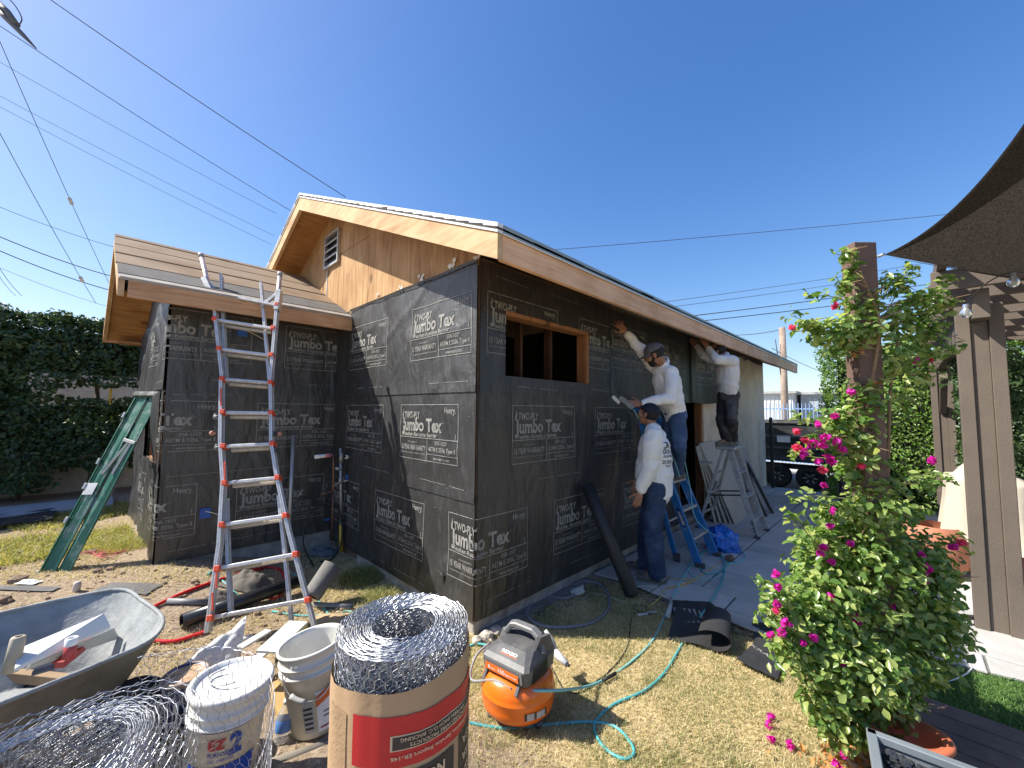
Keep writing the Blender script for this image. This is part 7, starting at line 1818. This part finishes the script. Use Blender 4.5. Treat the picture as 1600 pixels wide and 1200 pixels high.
    if beard:
        bb = MB(); ellip(bb, c-u*.075+f*.048, f*.048, l*.058, u*.045); ellip(bb, c-u*.045+f*.088, f*.016, l*.030, u*.006)
        for q in (-1, 1): capsule(bb, c-u*.06+f*.04+l*.055*q, c-u*.02+f*.005+l*.072*q, .018, .012)
        meshobj('beard', fuse(bb, .006, 2, .5, lambda q_, n: .003*noise.noise(q_*80)), M_HAIR, root)
    if glasses:
        gg2 = MB()
        for q in (-1, 1):
            gg2.tube([c+f*.103+l*(.034*q+.022*math.cos(t))+u*(.004+.017*math.sin(t)) for t in lin(0, 6.28, 12)[:-1]], .002, 5, closed=True); gg2.tube([c+f*.100+l*.056*q+u*.006, c-f*.01+l*.086*q+u*.008], .002, 5)
        gg2.build('glasses', M_IRON, root)
    return root, lw, up, fw_
FW = Vector((VF.x, VF.y, 0)).normalized(); LF = -Vector((VR.x, VR.y, 0)).normalized(); Z = Vector((0, 0, 1))
# standing worker
F1 = (LF*.90+FW*.42).normalized(); L1_ = Z.cross(F1)        # his left points to the camera
o = hz(1022, 904, PV); o.z = PV
def q1(f, l, u): return o+F1*f+L1_*l+Z*u
J = dict(pel=q1(-.03, 0, .93), chest=q1(-.02, 0, 1.27), neck=q1(-.015, 0, 1.49), head=q1(.035, 0, 1.635), sl=q1(-.03, .185, 1.415), sr=q1(-.03, -.185, 1.415), el=q1(.0, .25, 1.13), er=q1(.04, -.25, 1.14), wl=q1(.09, .255, .90), wr=q1(.16, -.22, .95),
    hl=q1(-.03, .09, .92), hr=q1(-.03, -.09, .92), kl=q1(-.005, .095, .50), kr=q1(.06, -.10, .52), al=q1(-.04, .10, .09), ar=q1(.10, -.14, .09), tl=q1(.10, .11, .04), tr=q1(.24, -.16, .04))
J['handl'] = (q1(.12, .26, .78)-q1(.09, .255, .90), L1_, F1, (.35, .42, .48, .55), .05); J['handr'] = (q1(.2, -.2, .84)-q1(.16, -.22, .95), -L1_, F1, (.4, .45, .5, .55), .05)
M_NAVY = mat('navy_cap', (.012, .014, .030), .8, bd=.001)
M_GREYCAP = mat('grey_cap', (.12, .12, .12), .85, var=.25, scale=12, bd=.002)
p1r, lw1, up1, fw1 = person('person', (o.x, o.y, PV), 'stout worker in white shirt, jeans and dark cap standing on the patio edge looking up', J, (F1*.85+FW*.45+Z*.25), (Z-F1*.2), M_SHIRT, M_JEAN, belly=1.1, capcol=M_NAVY, brim=None, seed=2, short=True, g_=1.22)
# print on the back of the shirt
mb = MB()
def backp(x, z):
    an = .55+x*4.2; return q1(-.03, 0, 0)+(-F1*math.cos(an)*1.0+L1_*math.sin(an))*.0
import bisect
from mathutils.bvhtree import BVHTree
shirt1 = [c for c in p1r.children if c.name.startswith('shirt')][0]
Mx = parent_world(p1r); bv = BVHTree.FromPolygons([Mx @ v.co for v in shirt1.data.vertices], [tuple(p.vertices) for p in shirt1.data.polygons])
bdir = (-F1*.75+L1_*.66).normalized(); bx = Z.cross(bdir).normalized()      # bx: to the right when facing the back
def onshirt(x, z):
    s_ = q1(-.03, 0, 1.18)+bx*x+Z*z+bdir*.6; h = bv.ray_cast(s_, -bdir)
    return (h[0] if h[0] is not None else s_-bdir*.4)+bdir*.004
for s, x, z, w_, h_, b_ in (('JR', -.05, .13, .10, .055, .04), ('LATH', -.065, .075, .13, .035, .03), ('PLASTER', -.065, .038, .14, .022, .02), ('213', -.07, -.02, .075, .032, .03), ('555', .012, -.02, .06, .03, .03), ('0147', -.03, -.052, .07, .018, .02)):
    V, F = text_fit(s, x, z, w_, h_, b_); mb.add([onshirt(p, q) for p, q in V], F)
mb.build('shirt_print', M_BLKPR, p1r, kind='stuff')
# worker on the blue ladder
F2 = (LF*.62+FW*.78).normalized(); L2_ = Z.cross(F2)
def A_(u, v, d): return at(u, v, d)
step = BP(.5, .52)
dF = (step-CAM).dot(VF)
J = dict(pel=A_(1052, 641, 4.42), chest=A_(1041, 594, 4.36), neck=A_(1035, 566, 4.30), head=A_(1022, 554, 4.25), sl=A_(1049, 583, 4.20), sr=A_(1024, 575, 4.44), el=A_(1049, 622, 4.08), er=A_(1000, 545, 4.43), wl=A_(1004, 631, 4.12), wr=A_(979, 521, 4.45),
    hl=A_(1058, 650, 4.37), hr=A_(1046, 649, 4.50), kl=A_(1061, 697, 4.33), kr=A_(1046, 697, 4.50))
al_, ar_ = BP(.62, .52)+Vector((0, -.01, .10)), BP(.30, .52)+Vector((0, .0, .10))
J.update(al=al_, ar=ar_, tl=al_+Vector((-.05, .12, -.05)), tr=ar_+Vector((-.05, .12, -.05)))
J['handr'] = (A_(968, 507, 4.46)-J['wr'], (-FW*.9+LF*.1), Z*.3+(-LF)*-.2-Z*1.2, (.10, .08, .10, .16), .22)
J['handl'] = (LF*1.0+Z*.05, (Z*.4-FW*.8), Z, (.8, .9, .95, 1.0), .02)
face2 = (LF*.80+FW*.45-Z*.42).normalized()
p2r, *_ = person('person', step, 'bearded worker in grey cap and white shirt stapling paper from the blue ladder', J, face2, (Z*.85+LF*.45), M_SHIRT, M_JEAN2, belly=.5, capcol=M_GREYCAP, brim=(LF*.82+FW*.35-Z*.35).normalized(), seed=5, beard=True, glasses=True)
sp_ = A_(985, 627, 4.10); stp = empty('staple_gun', sp_, label='grey pneumatic stapler held to the paper by the worker in the grey cap', cat='tool')
hd0 = A_(991, 630, 4.10)
MB().beam(A_(990, 638, 4.10), A_(968, 620, 4.16), .05, .055, ch=.008).build('body', mat('stapler_grey', (.20, .20, .20), .5), stp)
MB().beam(A_(966, 614, 4.15), A_(986, 621, 4.12), .028, .03, ch=.006).build('handle', M_IRON, stp); MB().beam(A_(957, 619, 4.18), A_(968, 630, 4.16), .03, .04, ch=.004).build('magazine', mat('stapler_light', (.45, .45, .44), .4, .4), stp)
MB().tube(smooth_path([A_(990, 640, 4.10), A_(1000, 655, 4.15), A_(1010, 645, 4.3), A_(1030, 670, 4.4), A_(1052, 715, 4.45), A_(1062, 745, 4.45)]), .006, 6).build('air_line', M_TEALP, stp)
# worker on the aluminium ladder
J = dict(pel=A_(1137, 611, 5.62), chest=A_(1137, 577, 5.58), neck=A_(1132, 557, 5.55), head=A_(1121, 549, 5.56), sl=A_(1146, 564, 5.46), sr=A_(1122, 563, 5.70), el=A_(1120, 562, 5.36), er=A_(1100, 556, 5.72), wl=A_(1107, 544, 5.50), wr=A_(1089, 541, 5.85),
    hl=A_(1143, 618, 5.58), hr=A_(1133, 618, 5.72), kl=A_(1143, 655, 5.50), kr=A_(1127, 655, 5.66))
top_ = PV+AH+.034
al_, ar_ = Vector((AXc+.09, -.58, top_+.085)), Vector((AXc-.07, -.55, top_+.085))
J.update(al=al_, ar=ar_, tl=al_+Vector((-.10, .09, -.04)), tr=ar_+Vector((-.12, .07, -.04)))
J['handl'] = (Z*.8+LF*.5+FW*.1, -FW*.8+LF*-.1, -LF*.6+Z*.2, (.35, .4, .45, .5), .06); J['handr'] = (Z*.7+LF*.35+FW*.4, -FW*.7, -LF, (.3, .35, .4, .45), .08)
person('person', (AXc, -.56, top_), 'worker in white shirt and black trousers on the aluminium ladder holding the paper up', J, (LF*.7+FW*.6-Z*.35).normalized(), (Z*.9+LF*.3), M_SHIRTG, M_WORKP, belly=.3, capcol=None, seed=9)
# ------------------------------------------------------------------ vine post and bougainvillea
M_POSTW = mat('red_brown_stained_post', (.13, .078, .060), .75, var=.2, scale=5, bd=.002, bs=40)
pc = hz(1382, 1150, .05)
cx_, cy_ = .985, -2.30
vp = empty('vine_post', (cx_, cy_, .07), label='square brown stained post rising through the bougainvillea', cat='post')
dpt = 2.17
e_ = Vector((VR.x, VR.y, 0)).normalized()
tL, tR, bL, bR = at(1336, 380, 2.12), at(1371, 374, 2.12), at(1373, 1160, 2.0), at(1410, 1160, 2.0)
xc = (tL+tR)/2; wv = (tR-tL).length/2
nn_ = Vector((-e_.y, e_.x, 0)).normalized()
MB().cbox((xc.x+nn_.x*.05, xc.y+nn_.y*.05, (xc.z+.07)/2), e_*wv, nn_*.045, (0, 0, (xc.z-.07)/2), .004).build('timber', M_POSTW, vp)
MB().cbox((xc.x+nn_.x*.05, xc.y+nn_.y*.05, .10), e_*(wv+.006), nn_*.051, (0, 0, .03), .003).build('base_plate', M_IRON, vp)
bb_ = Vector((xc.x, xc.y, 0))+e_*-.03-nn_*.10
bush = empty('bougainvillea', (bb_.x, bb_.y, .02), label='flowering bougainvillea with magenta bracts climbing the brown post', cat='shrub')
M_LEAF = leafmat('bougainvillea_leaves', (.075, .155, .032), (.19, .29, .075), (.42, .46, .16), .40, .27)
M_STEM = mat('vine_stem', (.23, .15, .08), .85, var=.3, scale=20)
M_STEMG = mat('green_stem', (.25, .27, .10), .7)
g = np.random.default_rng(12); rb_ = random.Random(31)
P = []; Nn = []
# clumps: u, v, radius u (px), radius v (px), depth, number
clumps = [(1330, 905, 105, 95, 2.10, 700), (1285, 945, 75, 75, 2.02, 420), (1410, 930, 85, 95, 2.15, 560), (1335, 1030, 110, 80, 1.98, 620), (1410, 1010, 75, 80, 2.05, 430), (1275, 1015, 70, 60, 1.95, 320), (1355, 830, 75, 60, 2.15, 360), (1440, 870, 55, 45, 2.15, 200), (1440, 960, 50, 70, 2.12, 220),
 (1300, 1100, 55, 45, 1.92, 190), (1370, 1095, 60, 50, 1.95, 230), (1320, 1140, 40, 35, 1.90, 110), (1225, 960, 40, 45, 1.98, 130), (1240, 1000, 40, 50, 1.95, 130), (1465, 905, 35, 30, 2.12, 80), (1365, 770, 45, 45, 2.12, 170), (1345, 730, 40, 35, 2.1, 120), (1280, 850, 45, 35, 2.08, 110), (1300, 800, 35, 25, 2.08, 60),
 (1330, 680, 45, 40, 2.06, 150), (1305, 655, 40, 25, 2.05, 100), (1285, 690, 28, 18, 2.04, 50), (1350, 620, 40, 35, 2.05, 110), (1390, 560, 35, 40, 2.1, 110), (1330, 515, 50, 30, 2.08, 150), (1285, 520, 45, 24, 2.05, 100), (1260, 508, 25, 12, 2.03, 36), (1350, 480, 35, 28, 2.1, 90), (1320, 545, 40, 16, 2.08, 60), (1410, 500, 45, 35, 2.16, 170),
 (1440, 470, 40, 24, 2.18, 110), (1425, 545, 50, 40, 2.2, 170), (1450, 515, 35, 25, 2.2, 90), (1400, 445, 30, 22, 2.15, 60), (1330, 425, 18, 20, 2.08, 36), (1325, 398, 16, 12, 2.08, 24), (1318, 450, 14, 18, 2.07, 20), (1475, 475, 25, 14, 2.2, 40), (1445, 590, 32, 18, 2.2, 50), (1400, 620, 30, 30, 2.2, 60), (1365, 800, 40, 50, 1.98, 120), (1375, 880, 50, 50, 1.98, 160), (1380, 1060, 40, 60, 1.90, 120), (1480, 980, 30, 50, 2.1, 110), (1350, 700, 20, 40, 2.0, 40), (1450, 755, 30, 12, 2.2, 24), (1420, 800, 30, 22, 2.2, 50)]
cen_ax = xc+nn_*.02
for (u, v, ru, rv, d, n) in clumps:
    n = int(n*(2.1 if v > 700 else 1.15)); c = np.array(at(u, v, d)); sx, sy = ru/FPX*d, rv/FPX*d; sz = (sx+sy)/2*.8
    q = g.normal(0, 1, (n, 3)); q /= np.linalg.norm(q, axis=1)[:, None]; r_ = g.uniform(0, 1, n)**.42; q *= r_[:, None]
    pts_w = 0; w_ = np.array([.93+.5*noise.noise(Vector((a*2.2+u*.1, b*2.2+v*.1, c_*2.2))) for a, b, c_ in q])[:, None]
    pts = c+(q[:, :1]*sx*np.array(VR)+q[:, 1:2]*sy*np.array(VU)+q[:, 2:]*sz*np.array(VF))*w_
    P.append(pts); nn2 = q.copy(); nrm = nn2[:, :1]*np.array(VR)+nn2[:, 1:2]*np.array(VU)+nn2[:, 2:]*np.array(VF); nrm[:, 2] += .6; nrm += np.array(-SUND)*.25; Nn.append(nrm)
P = np.concatenate(P); Nn = np.concatenate(Nn); keep = P[:, 2] > .05; P = P[keep]; Nn = Nn[keep]
V, F = leaves(P, Nn, .046, .45, .35, seed=2, asp=.62, detail=True)
Mi = np.array(parent_world(bush).inverted())[:3, 3]
npobj('leaves', V+Mi, F, M_LEAF, bush, smooth=True, kind='stuff')
# stems: main trunk climbing the post, then branches to each clump
tr_ = smooth_path([bb_+Vector((0, 0, .02)), at(1378, 1090, 2.0), at(1365, 960, 2.05), at(1362, 850, 2.08), at(1350, 740, 2.08), at(1342, 700, 2.05), at(1352, 640, 2.07), at(1368, 560, 2.08), at(1372, 500, 2.08), at(1355, 450, 2.08)], 5)
n_ = len(tr_); MB().tube(tr_, [.020*(1-.65*i/n_) for i in range(n_)], 8).build('trunk', M_STEM, bush)
tr2 = smooth_path([bb_+e_*.03+Vector((0, 0, .02)), at(1392, 1000, 2.05), at(1385, 860, 2.1), at(1388, 700, 2.12), at(1392, 600, 2.14), at(1405, 520, 2.16)], 5)
n_ = len(tr2); MB().tube(tr2, [.014*(1-.6*i/n_) for i in range(n_)], 7).build('trunk', M_STEM, bush)
mb = MB()
for (u, v, ru, rv, d, n) in clumps:
    c = at(u, v, d); s = min(tr_, key=lambda q: (q-c).length+max(0, q.z-c.z)*1.5); s2 = s+(c-s)*.5+Vector((0, 0, .03))
    mb.tube(smooth_path([s, s2, c], 4), [.006*(1-.08*i) for i in range(9)], 5)
    for k in range(5):
        e2_ = c+VR*rb_.uniform(-1, 1)*ru/FPX*d+VU*rb_.uniform(-.9, .9)*rv/FPX*d+VF*rb_.uniform(-.1, .05); mb.tube([c, c.lerp(e2_, .5)+Vector((0, 0, .01)), e2_], [.0035, .0025, .0015], 4)
mb.build('branches', M_STEM, bush, kind='stuff')
# long shoots with leaves along them
shoots = [[(1362, 545, 2.08), (1330, 530, 2.05), (1280, 512, 2.02), (1235, 492, 2.0)], [(1355, 485, 2.08), (1320, 470, 2.05), (1290, 462, 2.02), (1258, 466, 2.0)], [(1345, 470, 2.08), (1318, 450, 2.07), (1305, 430, 2.06)], [(1340, 440, 2.08), (1325, 405, 2.07), (1300, 395, 2.06)],
 [(1370, 520, 2.1), (1395, 470, 2.12), (1425, 425, 2.14), (1412, 420, 2.14)], [(1385, 530, 2.12), (1440, 470, 2.15), (1478, 440, 2.2), (1488, 438, 2.2)], [(1372, 610, 2.1), (1420, 575, 2.12), (1480, 548, 2.15), (1492, 545, 2.15)], [(1300, 880, 2.0), (1245, 815, 1.98), (1230, 808, 1.98)],
 [(1290, 930, 1.95), (1215, 915, 1.95), (1180, 912, 1.93)], [(1330, 700, 2.05), (1270, 660, 2.02), (1240, 652, 2.0)], [(1400, 760, 2.15), (1450, 740, 2.2), (1490, 752, 2.2)], [(1420, 880, 2.1), (1480, 850, 2.12), (1500, 845, 2.12)], [(1440, 900, 2.1), (1500, 905, 2.12)], [(1310, 1000, 1.95), (1215, 955, 1.93), (1198, 962, 1.93)], [(1330, 780, 2.05), (1265, 775, 2.02), (1240, 785, 2.0)],
 [(1350, 700, 2.05), (1300, 715, 2.02), (1255, 712, 2.0), (1235, 706, 2.0)], [(1400, 500, 2.12), (1450, 500, 2.15), (1478, 465, 2.18)], [(1380, 380+80, 2.1), (1400, 440, 2.12), (1438, 432, 2.14)]]
PP = []; NN = []; mb = MB()
for sh0 in shoots:
    pth = smooth_path([at(*q) for q in sh0], 8); mb.tube(pth, [.0035*(1-.6*i/len(pth)) for i in range(len(pth))], 5)
    L = sum((b-a).length for a, b in zip(pth, pth[1:]))
    for k in range(int(L/.012)):
        i = rb_.randrange(len(pth)//5, len(pth)); q = pth[i]; PP.append(q+Vector((rb_.gauss(0, .018), rb_.gauss(0, .018), rb_.gauss(.003, .018)))); NN.append((rb_.gauss(0, .5), rb_.gauss(0, .5), .9))
mb.build('shoots', M_STEMG, bush, kind='stuff')
V, F = leaves(np.array(PP), np.array(NN), .040, .3, .35, seed=5, asp=.6, detail=True)
npobj('shoot_leaves', V+Mi, F, M_LEAF, bush, smooth=True, kind='stuff')
# magenta bract clusters, one object each
M_BRACT = leafmat('magenta_bracts', (.50, .010, .34), (.62, .015, .42), (.70, .04, .50), .45, .6)
M_BRACTR = leafmat('coral_bracts', (.62, .05, .14), (.70, .09, .16), (.6, .03, .25), .45, .6)
def flower(root_, p, s, mt, seed, n=14, name='flower'):
    gg = np.random.default_rng(seed); q = gg.normal(0, 1, (n, 3)); q /= np.linalg.norm(q, axis=1)[:, None]
    pts = np.array(p)+q*s*gg.uniform(.25, 1, (n, 1)); V, F = leaves(pts, q+np.array([0, 0, .3]), (.026), .5, .5, seed=seed, asp=.8, detail=True)
    off = np.array(parent_world(root_).inverted())[:3, 3] if root_ is not None else 0
    return npobj(name, V+off, F, mt, root_)
fl = [(1330, 612, 2.0, .020, 0), (1278, 663, 1.98, .014, 0), (1258, 705, 1.98, .013, 0), (1303, 650, 1.98, .012, 0), (1285, 695, 1.98, .02, 0), (1290, 685, 1.97, .03, 0), (1270, 694, 1.97, .022, 0), (1308, 690, 1.97, .022, 0), (1316, 700, 1.97, .022, 0), (1243, 700, 1.96, .020, 1), (1258, 688, 1.96, .018, 1), (1255, 710, 1.96, .014, 0), (1295, 715, 1.97, .018, 0), (1278, 722, 1.96, .020, 0), (1300, 722, 1.96, .014, 0), (1286, 735, 1.95, .022, 1),
 (1287, 758, 1.98, .010, 0), (1345, 728, 2.0, .012, 1), (1302, 798, 1.98, .012, 0), (1297, 822, 1.98, .012, 0), (1288, 856, 1.97, .022, 0), (1282, 865, 1.97, .016, 0), (1300, 878, 1.97, .012, 0), (1213, 897, 1.92, .010, 0), (1216, 917, 1.92, .012, 0), (1214, 945, 1.90, .013, 0), (1212, 955, 1.90, .010, 1), (1228, 972, 1.88, .022, 0), (1222, 988, 1.88, .020, 0), (1204, 993, 1.88, .018, 0), (1271, 996, 1.86, .020, 0), (1255, 1004, 1.86, .010, 0), (1300, 933, 1.92, .012, 0), (1335, 962, 1.92, .020, 0), (1340, 972, 1.92, .014, 0), (1312, 1010, 1.90, .015, 0), (1395, 945, 1.98, .012, 0),
 (1440, 868, 2.0, .022, 0), (1450, 888, 2.0, .020, 0), (1448, 904, 2.0, .020, 0), (1500, 848, 2.05, .020, 1), (1490, 855, 2.05, .014, 0), (1455, 720, 2.15, .018, 0), (1430, 563, 2.15, .014, 0), (1452, 563, 2.15, .012, 1), (1237, 512, 1.98, .010, 1), (1305, 478, 2.02, .012, 1), (1315, 1035, 1.88, .010, 0), (1378, 880, 2.0, .010, 0), (1307, 1195, 1.82, .012, 0), (1318, 1178, 1.82, .016, 0), (1245, 675, 1.97, .016, 1), (1330, 850, 1.98, .012, 0)]
for i, (u, v, d, s, k) in enumerate(fl): flower(bush, at(u, v, d), s*.85, M_BRACTR if k else M_BRACT, 50+i, 16)
for i, (u, v, lab) in enumerate(((1206, 1163, 'fallen magenta blossom on the lawn, nearest the bush'), (1203, 1140, 'small fallen magenta blossom higher on the lawn by the bush'), (1234, 1171, 'fallen magenta blossom right at the foot of the bush'), (1205, 1127, 'fallen faded petal uppermost on the lawn'))):
    p = G(u, v); o = flower(None, (p.x, p.y, p.z+.025), .016, M_BRACT, 90+i, 12, 'fallen_blossom'); tag(o, lab, 'flower')
# orange dead leaves hung in the vine, foot stones and dry litter
M_DEADL = leafmat('dead_leaves', (.45, .17, .04), (.55, .25, .07), (.40, .22, .10), .2, .8)
pts = np.array([at(1338+rb_.gauss(0, 8), 553+rb_.gauss(0, 4), 2.06) for _ in range(8)]+[at(1365+rb_.gauss(0, 9), 600+rb_.gauss(0, 3), 2.06) for _ in range(8)]+[list(hz(1330+rb_.gauss(0, 40), 1185+rb_.gauss(0, 14), .03)) for _ in range(120)])
V, F = leaves(pts, np.tile([[0, 0, 1.]], (len(pts), 1)), .035, .7, .5, seed=7); npobj('dead_leaves', V+Mi, F, M_DEADL, bush, kind='stuff')
for i, (u, v, r_) in enumerate(((1345, 1190, .035), (1362, 1186, .028), (1330, 1196, .03))):
    p = G(u, v); MB().rock(p+Vector((0, 0, .012)), r_, seed=i+20).build('foot_stone', mat('tan_stone', (.42, .33, .22), .9, var=.2), label=['tan stone, middle one at the foot of the bougainvillea', 'tan stone, rightmost at the foot of the bougainvillea', 'tan stone, leftmost at the foot of the bougainvillea'][i], cat='stone')

# ------------------------------------------------------------------ groups of repeats
GR = dict(overhead_wire='overhead wires', guy_insulator='insulators on the guy wires', person='workers', hedge='garden hedges', stepladder='folding stepladders', rubble_stone='lumps of rubble at the house corner',
    yard_bin='bins in the far yard', white_building='pale buildings across the alley', furniture_cover='cream furniture covers', drywall_sheet='drywall sheets leaning on the stucco', black_board='black boards leaning on the drywall',
    air_hose='teal air hoses', power_cord='cords on the ground', cable_scrap='small black cord rings', chalk_marker='markers on the grass', red_hose='red hose runs', grey_pipe='grey conduit pieces', felt_scrap='felt scraps on the ground',
    paper_offcut='black paper offcuts', board_scrap='boards in the wheelbarrow', scrap_board='board scraps by the buckets', fallen_blossom='fallen blossoms on the lawn', foot_stone='tan stones under the bougainvillea', black_hose='black hoses by the water pipes')
for o_ in list(SC.objects):
    if o_.parent is None and o_.get('category') and not o_.get('group'):
        b_ = o_.name.split('.')[0]
        if b_ in GR: o_['group'] = GR[b_]
